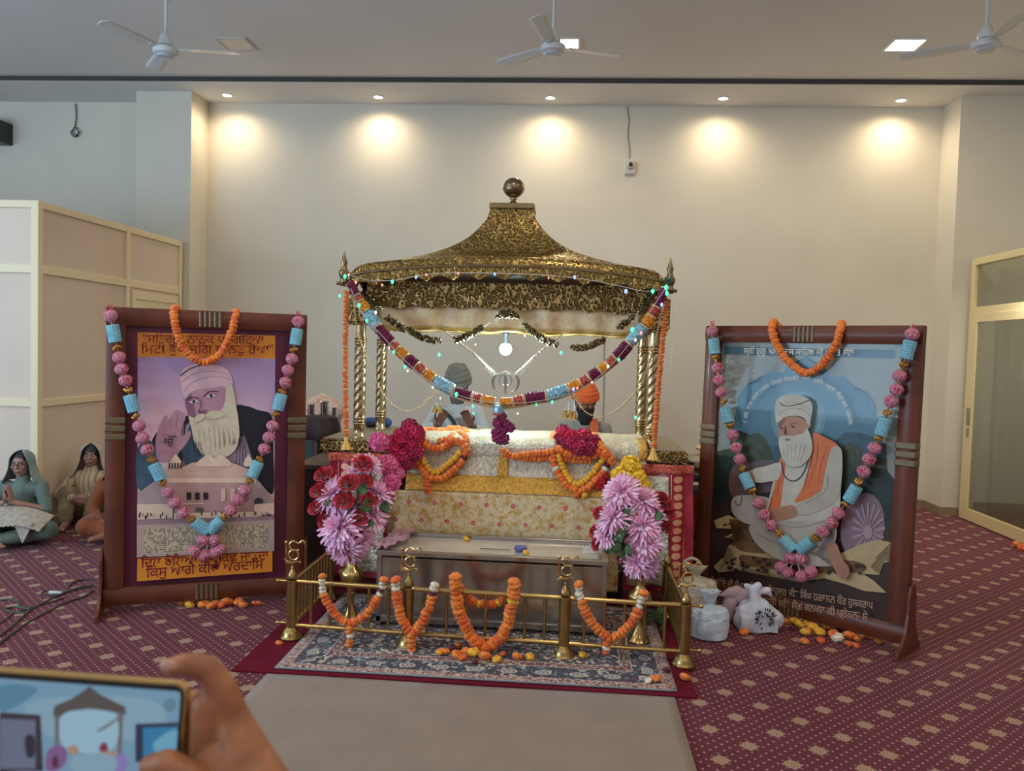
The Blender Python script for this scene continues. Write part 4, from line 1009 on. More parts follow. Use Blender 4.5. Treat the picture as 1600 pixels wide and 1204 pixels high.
# crimson flower clusters: heads of small ruffled flowers
def frilly(b, c, r, n, rs, nrm=None, size=0.5):
    """small ruffled petals scattered over a sphere of radius r"""
    for i in range(n):
        z = 1-2*(i+0.5)/n; a = i*2.39996
        d = Vector((math.sqrt(1-z*z)*math.cos(a), math.sqrt(1-z*z)*math.sin(a), z))
        if nrm is not None and d.dot(nrm) < -0.35: continue
        q = Vector(c)+d*r*rs.uniform(0.82, 1.05)
        s_ = r*size*rs.uniform(0.8, 1.2)
        t1 = d.orthogonal().normalized(); t2 = d.cross(t1)
        ph_ = rs.uniform(0, 6.28); vs = [q-d*s_*0.5]
        K_ = 7
        for k in range(K_):
            an = ph_+2*PI*k/K_; rr = s_*(0.75+0.3*(k % 2))
            vs.append(q+(t1*math.cos(an)+t2*math.sin(an))*rr+d*s_*rs.uniform(-0.1, 0.35))
        b.add(vs, [(0, 1+k, 1+(k+1) % K_) for k in range(K_)])
def cluster(label, pts, f, r, m_, cat='flowers', group=None, name='flower_cluster', n=60):
    base = f(*pts[0][:2]); t = thing(name, label, cat, base, group)
    for i, pp in enumerate(pts):
        rs = random.Random(i*7+3); b = MB(); c = f(pp[0], pp[1]); rr = r*(pp[2] if len(pp) > 2 else 1)
        frilly(b, c, rr, n, rs, None, 0.42); b.ball(c, rr*0.84, 10)
        b.build('flower', m_, t, smooth=False)
    return t
fL = lambda x, y: cloth_hit(x, y, 0.05)
cluster('mass of crimson flowers at the upper left end of the brocade cover', [(640, 668), (650, 678, 1.1), (628, 684, 1.1), (643, 694, 1.1), (618, 700), (634, 710, 1.1), (648, 706), (622, 716), (637, 722, .9), (612, 690, .8)], lambda x, y: at(x, y, 4.96), 0.052, MAG, group='crimson flower masses on the altar')
cluster('mass of crimson flowers at the upper right of the brocade cover', [(880, 676), (892, 685, 1.1), (905, 692, 1.1), (912, 683, 1.1), (925, 691), (888, 694), (905, 700), (920, 702, .9), (876, 688)], lambda x, y: cloth_hit(x, y, 0.06), 0.050, MAG, group='crimson flower masses on the altar')
cluster('single crimson rose tucked against the right garland', [(939, 752), (946, 745, .8), (934, 759, .7)], lambda x, y: cloth_hit(x, y, 0.03), 0.035, RED, cat='flower')
# purple orchid pendant under the big swag
cluster('dark purple orchid pendant hanging from the middle of the big swag', [(784, 652, .8), (779, 660), (790, 663, .9), (785, 670), (797, 668, .8), (778, 682, 1.1), (786, 686), (775, 676, .8)], lambda x, y: at(x, y, 4.88), 0.036, PUR, group=None, name='orchid_pendant', cat='garland', n=36)

# ------------------------------------------------------------------ big colourful swag between canopy corners
PPL = mat('swag_purple', ph(112, 20, 66, 1.15), 0.55, var=0.3, vscale=70, bump=1.0, bscale=130, bdist=0.012)
SBL = brocade('swag_blue', ph(96, 160, 186, 1.15), ph(176, 214, 226, 1.1), ph(36, 56, 92), 70, 0.25, 0.35)
SOR = mat('swag_orange', ph(226, 140, 30, 1.15), 0.6, var=0.3, vscale=60, bump=1.0, bscale=140, bdist=0.010)
SRD = brocade('swag_red', ph(160, 40, 52, 1.1), ph(214, 110, 80, 1.1), ph(226, 196, 150), 70, 0.1, 0.5)
SPL = mat('swag_pale', ph(212, 190, 150, 1.1), 0.5, 0.3, bump=0.4, bscale=200)
sw = A(4.885)
path = spline(P2(sw, (546, 440), (568, 478), (590, 510), (612, 536), (636, 559), (662, 580), (690, 600), (715, 612), (742, 620), (768, 626), (785, 628),
                 (808, 626), (832, 621), (862, 616), (890, 606), (915, 593), (940, 576), (965, 556), (990, 528), (1012, 502), (1032, 468), (1040, 448)), 12)
seq = [('p', 0.10, .7), ('r', 0.04, .8), ('o', 0.07, .9), ('b', 0.115, 1.15), ('p', 0.13, 1.0), ('r', 0.05, .9), ('o', 0.07, 1), ('p', 0.08, 1.05), ('r', 0.06, .9), ('o', 0.07, 1), ('b', 0.135, 1.15), ('p', 0.12, .9), ('r', 0.055, .85), ('o', 0.085, .8), ('g', 0.02, .1), ('o', 0.085, .8),
       ('r', 0.07, .9), ('p', 0.13, 1.0), ('b', 0.135, 1.1), ('o', 0.08, .95), ('r', 0.06, .9), ('p', 0.075, 1.0), ('o', 0.055, .9), ('r', 0.06, .9), ('p', 0.12, 1.1), ('b', 0.135, 1.1), ('o', 0.07, 1), ('r', 0.06, .9), ('p', 0.12, .8)]
tot = sum(s_[1] for s_ in seq); LEN = pathlen(path)
fine = resample(path, LEN/1200)
swt = thing('flower_swag', 'long colourful swag of purple, blue, orange and red flower sections between the canopy corners', 'garland', sw(785, 628))
acc = 0
MM = {'p': PPL, 'b': SBL, 'o': SOR, 'r': SRD, 'g': SPL}; NM = {'p': 'purple_section', 'b': 'blue_section', 'o': 'orange_section', 'r': 'red_section', 'g': 'thread'}
for ky, L_, k in seq:
    i0 = int(acc/tot*(len(fine)-1)); acc += L_; i1 = int(acc/tot*(len(fine)-1))
    pp = [fine[i][0] for i in range(i0+2, max(i0+4, i1-2), 2)]
    R0 = 0.034*k
    b = MB(); rs = random.Random(i0)
    nn = 18; ring = []
    b.tube(pp, R0, nn, rf=lambda u: R0*(0.78 if (u < 0.02 or u > 0.98) else 1.0))
    amp = {'p': .16, 'b': .10, 'o': .14, 'r': .16, 'g': 0}[ky]
    b.v = [tuple(Vector(v)+ (Vector(v)-min(pp, key=lambda q: (q-Vector(v)).length)).normalized()*R0*amp*rs.uniform(-1, 1)) for v in b.v]
    b.build(NM[ky], MM[ky], swt, smooth=ky != 'p')
    b = MB(); e = pp[-1]; tt = (pp[-1]-pp[-2]).normalized()
    b.lathe([(R0*0.9, -0.005), (R0*1.0, 0), (R0*0.9, 0.006)], e, 14, align(tt).to_matrix()); b.build('collar', SPL, swt)
b = MB(); c = sw(779, 640); b.lathe([(0.03, -0.028), (0.036, -0.02), (0.036, 0.02), (0.03, 0.028)], c, 20); b.build('centre_drum', SBL, swt)
b = MB(); b.lathe([(0.037, -0.032), (0.037, -0.020)], c, 20); b.build('collar', SRD, swt)
# a second thinner strand below (backside of the swag)
tube2 = [q+Vector((0, 0.03, -0.036)) for q, _ in fine[60:-60:8]]
MB().tube(tube2, 0.011, 8).build('backing_cord', SPL, swt)

# gold tinsel clusters swags under the cloth valance
TIN = mat('tinsel_gold', (0.16, 0.125, 0.06, 1), 0.35, 0.9, var=0.5, vscale=90)
def tinsel(label, knots, Y, group='gold tinsel swags under the canopy cloth'):
    f = A(Y); pts = spline([f(*k) for k in knots], 10); t = thing('tinsel_swag', label, 'garland', pts[0], group)
    MB().tube(pts, 0.002, 5).build('thread', SIL, t)
    rs = resample(pts, 0.016); b = MB(); r_ = random.Random(5)
    n = len(rs)
    for i, (q, tt) in enumerate(rs):
        u = i/n
        on = (0.10 < u < 0.42) or (0.56 < u < 0.86)
        if not on:
            if b.v: b.build('tinsel_beads', TIN, t, smooth=False); b = MB()
            continue
        for k in range(7):
            d = Vector((r_.uniform(-1, 1), r_.uniform(-1, 1), r_.uniform(-1, 1))).normalized()
            b.ball(q+d*0.018, 0.0100, 6)
tinsel('gold tinsel swag from the left canopy corner to the centre rosette', [(622, 506), (640, 516), (660, 527), (690, 533), (715, 530), (745, 517), (775, 497)], 5.12)
tinsel('gold tinsel swag from the centre rosette to the right canopy corner', [(805, 497), (830, 516), (850, 530), (876, 539), (905, 543), (930, 537), (965, 515)], 5.12)
tinsel('gold tinsel running down the left inner canopy corner', [(560, 452), (580, 470), (600, 490), (614, 502), (628, 512), (640, 520)], 5.06)
tinsel('gold tinsel running down the right inner canopy corner', [(1022, 456), (1008, 475), (995, 490), (982, 500), (970, 510), (958, 520)], 5.06)
f = A(5.10); t = thing('centre_rosette', 'dark gold rosette at the middle of the canopy lining above the bulb', 'ornament', f(793, 492))
b = MB(); r_ = random.Random(2)
for k in range(60):
    a = r_.uniform(0, 6.28); d = r_.random()**0.5
    q = f(793, 492)+Vector((math.cos(a)*0.07*d, r_.uniform(-0.02, 0.01), abs(math.sin(a))*0.05*d-0.015)); b.ball(q, 0.011, 6)
b.build('beads', TIN, t, smooth=False)

# pearl strings on both sides
PRL = mat('pearl', ph(222, 200, 150, 1.1), 0.3, 0.2, coat=.4)
def pearls(label, knots, r=0.0055):
    pts = spline([at(x, y, Y) for x, y, Y in knots], 12); t = thing('bead_string', label, 'garland', pts[0], 'pearl bead strings on the canopy')
    b = MB(); rs = resample(pts, 0.0165)
    for i, (q, _) in enumerate(rs): b.ball(q, r*(1.0+0.5*((i//12) % 2)), 8)
    b.build('beads', PRL, t); MB().tube([q for q, _ in rs], 0.001, 4).build('thread', PRL, t)
    return pts
pearls('pearl bead string looping low from the left pillars', [(553, 470, 4.98), (558, 515, 5.05), (572, 555, 5.1), (590, 600, 5.1), (610, 630, 5.1), (635, 642, 5.1), (655, 636, 5.1), (672, 620, 5.08), (684, 604, 5.02)])
pearls('pearl bead string looping low from the right pillars', [(1036, 478, 4.98), (1024, 530, 5.02), (1008, 585, 5.06), (990, 615, 5.1), (965, 640, 5.1), (938, 651, 5.1), (915, 643, 5.1), (900, 622, 5.08), (893, 604, 5.02)])
BELL = mat('bell_gold', (0.55, 0.36, 0.10, 1), 0.25, 0.95)
for k, (x, y, lab) in enumerate(((684, 640, 'pair of gold bells hanging from the swag on the left'), (888, 648, 'cluster of gold bells hanging from the swag on the right, silver thread side'), (897, 650, 'gold bell hanging before the man in the orange turban'))):
    q = at(x, y, 4.95); t = thing('hanging_bell', lab, 'bell', q, 'gold bells hanging from the big swag')
    MB().tube([q+Vector((0, 0, 0.15)), q+Vector((0, 0, 0.03))], 0.0025, 5).build('string', SIL, t)
    for dx in ((-0.018, 0.014) if k < 2 else (0,)):
        MB().lathe([(0.004, 0.035), (0.008, 0.03), (0.011, 0.01), (0.018, -0.012), (0.019, -0.018), (0.004, -0.014)], q+Vector((dx, 0, 0)), 16).build('bell', BELL, t)

# fairy lights
WIRE = mat('clear_wire', (0.62, 0.55, 0.50, 1), 0.3)
LG = mat('led_green', (0.2, 0.9, 0.6, 1), 0.3, emit=(0.04, 0.9, 0.45, 1), estr=1.5)
LB = mat('led_blue', (0.3, 0.4, 1, 1), 0.3, emit=(0.25, 0.35, 1.0, 1), estr=1.8)
LR = mat('led_red', (1, 0.3, 0.3, 1), 0.3, emit=(1.0, 0.28, 0.22, 1), estr=2.0)
LW = mat('led_white', (1, 0.9, 0.8, 1), 0.3, emit=(1.0, 0.9, 0.75, 1), estr=1.6)
def fairy(label, wires, bulbs, Y):
    t = thing('fairy_lights', label, 'lights', at(*wires[0][0], Y), 'fairy light strings on the canopy')
    for w_ in wires:
        MB().tube(spline([at(x, y, Y+0.004*math.sin(x)) for x, y in w_], 8), 0.0022, 5).build('wire', WIRE, t)
    for x, y, m_, r in bulbs:
        q = at(x, y, Y-0.012)
        MB().lathe([(0.001, -r*1.5), (r*0.7, -r*0.8), (r, 0), (r*0.7, r), (0.001, r*1.4)], q, 10).build('bulb', m_, t)
fairy('fairy lights strung along the scalloped canopy edge', [[(548, 430), (580, 438), (620, 437), (670, 428), (720, 426), (790, 427), (860, 430), (920, 437), (975, 448), (1010, 455), (1040, 450)]],
      [(539, 432, LG, .011), (545, 429, LR, .007), (556, 441, LR, .008), (597, 445, LR, .006), (613, 440, LG, .010), (650, 433, LB, .008), (666, 429, LR, .006), (716, 427, LR, .006), (773, 428, LB, .008), (898, 433, LB, .009), (978, 455, LB, .011), (1020, 455, LG, .011), (857, 434, LR, .005)], 4.935)
fairy('fairy lights hanging along the left half of the big flower swag', [[(548, 450), (560, 478), (580, 505), (604, 532), (640, 570), (675, 598), (710, 615), (750, 626), (785, 630)], [(545, 460), (566, 490), (590, 520)]],
      [(531, 462, LG, .008), (561, 477, LG, .010), (587, 488, LW, .008), (573, 501, LG, .009), (615, 550, LG, .008), (633, 573, LG, .009), (637, 579, LW, .006), (686, 554, LG, .009), (608, 543, LW, .005), (713, 616, LG, .011), (739, 634, LG, .008), (740, 646, LG, .007), (676, 605, LW, .006), (688, 622, LW, .005), (743, 538, LW, .005), (775, 640, LB, .008)], 4.845)
fairy('fairy lights hanging with the big swag from the right corner', [[(1040, 450), (1020, 480), (995, 520), (960, 565), (920, 600), (880, 618), (830, 628), (790, 630)], [(1043, 455), (1052, 480), (1052, 530), (1046, 580)]],
      [(1041, 449, LG, .012), (1042, 458, LG, .011), (988, 515, LG, .012), (1034, 476, LB, .009), (877, 551, LG, .009), (967, 562, LG, .008), (950, 572, LW, .007), (896, 608, LB, .009), (863, 663, LG, .008) if 0 else (863, 628, LG, .008), (838, 632, LG, .006), (993, 652, LG, .008), (925, 597, LW, .005), (809, 646, LW, .005), (902, 606, LR, .006), (1002, 520, LR, .007), (993, 531, LW, .007), (820, 524, LW, .006)], 4.845)
# bulbs hang on short wires; thin hooks at the corner spikes
for sgn, lab, x0 in ((-1, 'orange ribbon bow and tinsel tied at the left canopy corner', 545), (1, 'tinsel star tied at the right canopy corner', 1043)):
    q = at(x0, 440, 4.90); t = thing('corner_ornament', lab, 'ornament', q); b = MB(); r_ = random.Random(9+sgn)
    for k in range(26):
        d = Vector((r_.uniform(-1, 1), r_.uniform(-.4, .1), r_.uniform(-1, 1))).normalized(); b.tube([q, q+d*r_.uniform(0.02, 0.045)], 0.0022, 4)
    b.build('tinsel', TIN if sgn < 0 else mat('tinsel_green', (0.05, 0.22, 0.14, 1), 0.3, 0.7), t, smooth=False)
# ------------------------------------------------------------------ vases and bouquets
def vase(label, x, y, h):
    k = h/0.44
    def fn(r, z, a): return r*(1+0.02*math.cos(12*a)*(1 if z < 0.12*k else 0))
    o = MB().lathe([(0.058, 0.018), (0.060, 0.026), (0.046, 0.04), (0.034, 0.07*k), (0.020, 0.11*k), (0.014, 0.15*k), (0.020, 0.17*k), (0.026, 0.18*k), (0.016, 0.19*k),
                    (0.030, 0.215*k), (0.056, 0.25*k), (0.066, 0.285*k), (0.058, 0.315*k), (0.034, 0.335*k), (0.026, 0.36*k), (0.026, 0.40*k), (0.033, 0.425*k), (0.044, 0.44*k), (0.040, 0.442*k), (0.024, 0.41*k)], (x, y, 0.006), 36, fn=fn).build('vase', BRSL)
    o.data.materials[0] = BRSL
    return tag(o, label, 'vase', 'brass vases flanking the steel box')
VL, VR = (-1.215, 4.47), (0.423, 4.40)
vase('tall brass vase left of the steel box holding pink and red flowers', VL[0], VL[1], 0.44)
vase('tall brass vase right of the steel box holding pink chrysanthemums', VR[0], VR[1], 0.40)

def chrys(seed, layers=((0.0, 1.0, 26), (0.28, 0.95, 24), (0.6, 0.82, 20), (0.95, 0.62, 16), (1.3, 0.4, 12)), wd=0.125):
    r_ = random.Random(seed); b = MB()
    for el, L, n in layers:
        for i in range(n):
            a = 2*PI*(i+r_.uniform(-.3, .3))/n; e = el+r_.uniform(-.14, .14); LL = L*r_.uniform(0.85, 1.08)
            ca, sa = math.cos(a), math.sin(a); vs = []
            for j in range(5):
                u = j/4; rr = 0.08+LL*u; ee = e+0.25*u*(1 if el > 0.5 else -0.3)-0.1*math.sin(u*3)
                rad = rr*math.cos(e)-0.0; z = 0.05+rr*math.sin(e)-0.22*u*u*(1-el*0.6)
                w_ = wd*(0.45+0.9*math.sin(PI*(0.15+0.72*u)))*(0.55 if j == 4 else 1)
                c = Vector((ca*rad, sa*rad, z)); t = Vector((-sa, ca, 0))
                vs += [c-t*w_*0.5, c+Vector((0, 0, -0.03)), c+t*w_*0.5]
            b.add(vs, [(3*j+k, 3*j+k+1, 3*j+k+4, 3*j+k+3) for j in range(4) for k in range(2)])
    b.ball((0, 0, 0.05), 0.13, 8)
    return b
TCH = {k: [template(chrys(s_), 'chrysanthemum', m_, angle=70) for s_ in (1, 2)] for k, m_ in (('p', PNK), ('l', LIL))}
def pom(seed):
    b = MB(); rs = random.Random(seed); frilly(b, (0, 0, 0), 1.0, 110, rs, None, 0.30); b.ball((0, 0, 0), 0.86, 12); return b
TPM = {'P': template(pom(1), 'dahlia', PNK2, smooth=False), 'Y': template(pom(2), 'chrysanthemum', YLW, smooth=False)}
def rose(seed):
    b = MB(); rs = random.Random(seed)
    for k in range(5):
        n = 3+k; R = 0.28+0.17*k
        for i in range(n):
            a0 = 2*PI*i/n+k*0.7; wdt = 2*PI/n*0.72
            def g(u, v, a0=a0, wdt=wdt, R=R, k=k):
                a = a0+(u-0.5)*2*wdt*0.62; op = 0.10+0.13*k
                rr = R*(0.35+0.65*math.sin(v*PI*0.5)**0.8)+op*v*v*0.45; z = -0.45+v*(1.05-0.13*k)-0.12*v*v*v*k*0.4
                z -= 0.13*abs(2*u-1)**2*v
                return Vector((rr*math.cos(a), rr*math.sin(a), z))
            b.grid(g, 6, 5)
    b.ball((0, 0, -0.3), 0.3, 8); return b
TRS = template(rose(3), 'rose', RED, angle=60)
def leafm():
    b = MB()
    b.grid(lambda u, v: Vector(((u-0.5)*0.7*math.sin(PI*min(1, v*0.95+0.03))**0.7, v, 0.12*math.sin(v*3)+0.18*abs(u-0.5))), 6, 8); return b
TLF = template(leafm(), 'leaf', GRN)
def bouquet(label, name, base, items, leaves, seed, group):
    r_ = random.Random(seed); t = thing(name, label, 'flowers', base, group)
    w0 = Vector(base)
    hub = w0+Vector((0, 0, 0.10))
    for kind, x, y, Y, r in items:
        q = at(x, y, Y)
        d = ((q-hub).normalized()*0.7+(CC-q).normalized()*0.8).normalized()
        d = (d+Vector((r_.uniform(-.25, .25), 0, r_.uniform(-.2, .25)))).normalized()
        if kind in 'pl': o = inst(TCH[kind][r_.randrange(2)], t, 'chrysanthemum', q-d*0.02, align(d, r_.uniform(0, 6)), r, wl=w0)
        elif kind == 'P': inst(TPM['P'], t, 'dahlia', q, align(d, r_.uniform(0, 6)), r, wl=w0)
        elif kind == 'Y': inst(TPM['Y'], t, 'yellow_chrysanthemum', q, align(d, r_.uniform(0, 6)), r, wl=w0)
        elif kind == 'r': inst(TRS, t, 'rose', q, align(d, r_.uniform(0, 6)), r*.8, wl=w0)
        if kind != 'Y': MB().tube(spline([q-d*0.01, q*0.45+hub*0.55+Vector((0, 0.02, -0.02)), w0+Vector((0, 0, -0.03))], 5), 0.003, 5).build('stem', GRN, t)
    for x, y, Y, s_ in leaves:
        q = at(x, y, Y); d = Vector((r_.uniform(-1, 1), -0.6, r_.uniform(-0.6, 0.8))).normalized()
        inst(TLF, t, 'leaf', q, align(d, r_.uniform(0, 6)), s_, wl=w0)
    return t
Y0_ = 4.50
L = [('P', 592, 690, 4.78, .058), ('P', 606, 726, 4.74, .060), ('P', 612, 752, 4.72, .056), ('P', 603, 772, 4.66, .050), ('P', 622, 740, 4.78, .04),
     ('p', 577, 724, 4.62, .10), ('p', 520, 768, 4.52, .125), ('p', 590, 768, 4.60, .12), ('p', 528, 800, 4.52, .10), ('p', 530, 820, 4.46, .15), ('p', 582, 800, 4.54, .115), ('p', 538, 858, 4.44, .13), ('p', 568, 845, 4.48, .095), ('p', 560, 700+40, 4.62, .10),
     ('r', 504, 738, 4.55, .062), ('r', 497, 763, 4.52, .062), ('r', 493, 790, 4.50, .058), ('r', 503, 812, 4.5, .058), ('r', 568, 722, 4.55, .062), ('r', 545, 752, 4.48, .066), ('r', 538, 780, 4.44, .062), ('r', 576, 778, 4.50, .058), ('r', 562, 806, 4.46, .060), ('r', 548, 842, 4.44, .058), ('r', 572, 750, 4.52, .05), ('r', 555, 838, 4.45, .055)]
lv = [(557, 780, 4.52, .10), (560, 795, 4.52, .09), (550, 790, 4.55, .09), (566, 785, 4.55, .09), (575, 830, 4.5, .08), (520, 790, 4.55, .09), (600, 800, 4.55, .09), (556, 810, 4.5, .08), (585, 740, 4.6, .08), (548, 768, 4.46, .09), (562, 770, 4.46, .09), (565, 800, 4.45, .10), (545, 815, 4.44, .08), (585, 820, 4.46, .08), (512, 780, 4.5, .08)]
bouquet('large bouquet of pink chrysanthemums, pink dahlias and red roses left of the altar', 'bouquet', (VL[0], VL[1], 0.44), L, lv, 4, 'flower bouquets flanking the altar')
R = [('Y', 985, 728, 4.66, .060), ('Y', 968, 742, 4.62, .048), ('Y', 997, 748, 4.62, .050), ('Y', 1007, 760, 4.6, .035), ('Y', 980, 750, 4.6, .045),
     ('p', 968, 765, 4.45, .112), ('p', 1003, 778, 4.47, .103), ('p', 957, 805, 4.42, .112), ('p', 944, 832, 4.42, .085), ('p', 1002, 818, 4.40, .112), ('p', 1006, 846, 4.38, .103), ('p', 992, 878, 4.36, .096), ('l', 1012, 884, 4.37, .10), ('p', 1018, 800, 4.5, .08),
     ('r', 1040, 785, 4.56, .055), ('r', 1045, 800, 4.56, .052), ('r', 1042, 822, 4.54, .05), ('r', 1025, 852, 4.5, .045), ('r', 936, 800, 4.46, .045), ('r', 928, 830, 4.48, .045), ('r', 930, 850, 4.46, .04), ('r', 970, 872, 4.5, .045), ('r', 1035, 775, 4.56, .05)]
lv = [(968, 840, 4.40, .12), (960, 855, 4.42, .11), (972, 850, 4.38, .11), (978, 838, 4.42, .12), (985, 790, 4.45, .08), (978, 785, 4.46, .09), (965, 845, 4.45, .10), (1022, 820, 4.45, .09), (973, 862, 4.42, .11), (1028, 795, 4.5, .08), (950, 845, 4.45, .08), (970, 848, 4.35, .10), (962, 862, 4.36, .09), (982, 848, 4.36, .08), (985, 796, 4.38, .07), (976, 832, 4.36, .07), (1024, 806, 4.42, .07)]
bouquet('large bouquet of pink and yellow chrysanthemums with dark leaves right of the altar', 'bouquet', (VR[0], VR[1], 0.40), R, lv, 8, 'flower bouquets flanking the altar')
# dark body below the right bouquet: wrapped stems beside the vase
b = MB(); q0 = at(970, 870, 4.55); q1 = at(958, 960, 4.55); b.tube(spline([q0, at(968, 900, 4.55), q1], 6), 0.045, 14, rf=lambda u: 0.03+0.03*u)
# ------------------------------------------------------------------ loose flowers
def loose(label, lst, cat='flower', group=None, z=0.0, surf=None, name='loose_flower'):
    for x, y, ky, r in lst:
        q = surf(x, y) if surf else onfloor(x, y, z)
        o = inst(tmpl(ky), None, name, q+Vector((0, 0, r*0.62)), (rnd.uniform(-.5, .5), rnd.uniform(-.5, .5), rnd.uniform(0, 6)), r)
        tag(o, label, cat, group)
Zr = 0.02
loose('orange marigold head fallen in the heap in front of the rail middle', [(688, 1022, 'o', .024), (696, 1022, 'o', .024), (714, 1013, 'o', .026), (713, 1027, 'o', .028), (726, 1022, 'o', .027), (723, 1031, 'd', .024), (752, 1022, 'o', .024), (758, 1030, 'o', .032)], group='orange marigolds heaped before the rail middle', z=Zr)
loose('large yellow marigold head in the heap in front of the rail middle', [(739, 1025, 'y', .035)], z=Zr)
loose('small yellow flower at the left end of the heap before the rail', [(686, 1023, 'y', .02)], z=Zr)
loose('magenta petal cluster behind the orange heap before the rail', [(705, 1016, 'm', .026)], z=Zr)
loose('small magenta flower in front of the heap before the rail', [(742, 1036, 'm', .018)], z=Zr)
loose('yellow marigold bud lying right of the heap before the rail', [(776, 1034, 'y', .024)], z=Zr)
loose('small orange flower near the third rail post, left of the taller one', [(785, 1024, 'd', .017)], z=Zr)
loose('upright orange flower left of the third rail post', [(808, 1030, 'o', .027)], z=Zr)
loose('pale yellow blossom just left of the third rail post', [(828, 1030, 'y', .024)], z=Zr)
loose('small yellow flower right of the third rail post', [(910, 1026, 'y', .020)], z=Zr)
loose('orange flower on the rug near its right front corner', [(1024, 1064, 'o', .024)], z=Zr)
loose('white petals beside the orange flower on the right rug corner', [(1013, 1066, 'w', .018)], z=Zr)
loose('crimson petals at the right edge of the rug', [(1042, 1050, 'm', .022)], z=Zr)
loose('orange flower on the maroon mat in front of the right corner post', [(1070, 1062, 'o', .026)], z=0.012)
loose('small orange flower left of the left corner post of the rail', [(436, 1008, 'o', .020)], z=0)
loose('orange petals far right beside the glass door', [(1590, 856, 'o', .045), (1598, 860, 'd', .04)], group='orange petals by the glass door', z=0)
loose('orange marigold lying on the carpet in front of the left framed picture', [(286, 945, 'o', .030), (296, 949, 'y', .03), (309, 943, 'o', .030), (316, 949, 'o', .030), (330, 951, 'o', .030), (342, 939, 'o', .030), (346, 949, 'd', .030), (355, 945, 'o', .036), (364, 939, 'd', .030), (372, 945, 'o', .032), (380, 949, 'o', .028), (338, 945, 'o', .030)], group='marigolds before the left framed picture', z=0)
loose('pale yellow blossom in the heap before the left framed picture', [(322, 946, 'y', .030), (334, 943, 'w', .026), (352, 935, 'y', .030)], group='pale blossoms before the left framed picture', z=0)
loose('two orange petals lying apart right of the heap before the left picture', [(398, 945, 'd', .020), (405, 945, 'd', .020)], group='stray petals before the left picture', z=0)
loose('orange marigold lying on the carpet in front of the right framed picture', [(1226, 975, 'o', .030), (1261, 988, 'o', .024), (1296, 983, 'o', .034), (1302, 995, 'o', .030), (1326, 998, 'o', .036), (1338, 1000, 'o', .028), (1257, 1006, 'o', .026), (1282, 1004, 'd', .024), (1355, 997, 'd', .020), (1373, 1004, 'o', .026), (1337, 1012, 'd', .022), (1327, 1009, 'd', .02)], group='marigolds before the right framed picture', z=0)
loose('yellow blossom in the heap before the right framed picture', [(1240, 974, 'y', .034), (1248, 980, 'y', .034), (1262, 978, 'y', .034), (1270, 984, 'y', .034), (1280, 992, 'y', .034), (1258, 992, 'y', .03), (1288, 982, 'y', .03)], group='yellow blossoms before the right framed picture', z=0)
loose('maroon blossom in the heap before the right framed picture', [(1314, 984, 'm', .034), (1322, 988, 'm', .034)], group='maroon blossoms before the right picture', z=0)
loose('white flower in the heap before the right framed picture', [(1308, 1002, 'w', .036)], z=0)
loose('orange marigold beside the white cloth bag', [(1162, 992, 'o', .03)], z=0)
loose('small magenta petals between the white bag and the yellow heap', [(1238, 984, 'm', .02)], z=0)
loose('yellow marigold floating on the steel tray, left one', [(729, 845, 'y', .022)], surf=lambda x, y: onfloor(x, y, 0.425))
loose('yellow marigold on the front rim of the steel tray', [(822, 866, 'y', .020)], surf=lambda x, y: onfloor(x, y, 0.435))
o = lumpy(-0.30, -0.22, 4.66, 4.74, 0.428, 0.455, 0.5, 4.2, 8).build('loose_flower', mat('violet_petals', ph(92, 92, 150, 1.1), 0.6)); tag(o, 'bluish violet flower lying on the steel tray', 'flower')
# leaves on the rug inside the rail on the right
b = MB(); r_ = random.Random(3)
t = thing('leaf_bunch', 'bunch of green leaves on the rug inside the right side of the rail', 'leaves', onfloor(1025, 975, 0.02))
for i in range(14):
    q = onfloor(1025, 975, 0.02)+Vector((r_.uniform(-.05, .05), r_.uniform(-.05, .05), 0.012+r_.uniform(0, .05)))
    inst(TLF, t, 'leaf', q, (r_.uniform(-1, 1), r_.uniform(-1, 1), r_.uniform(0, 6)), 0.07, wl=Vector(t.location))
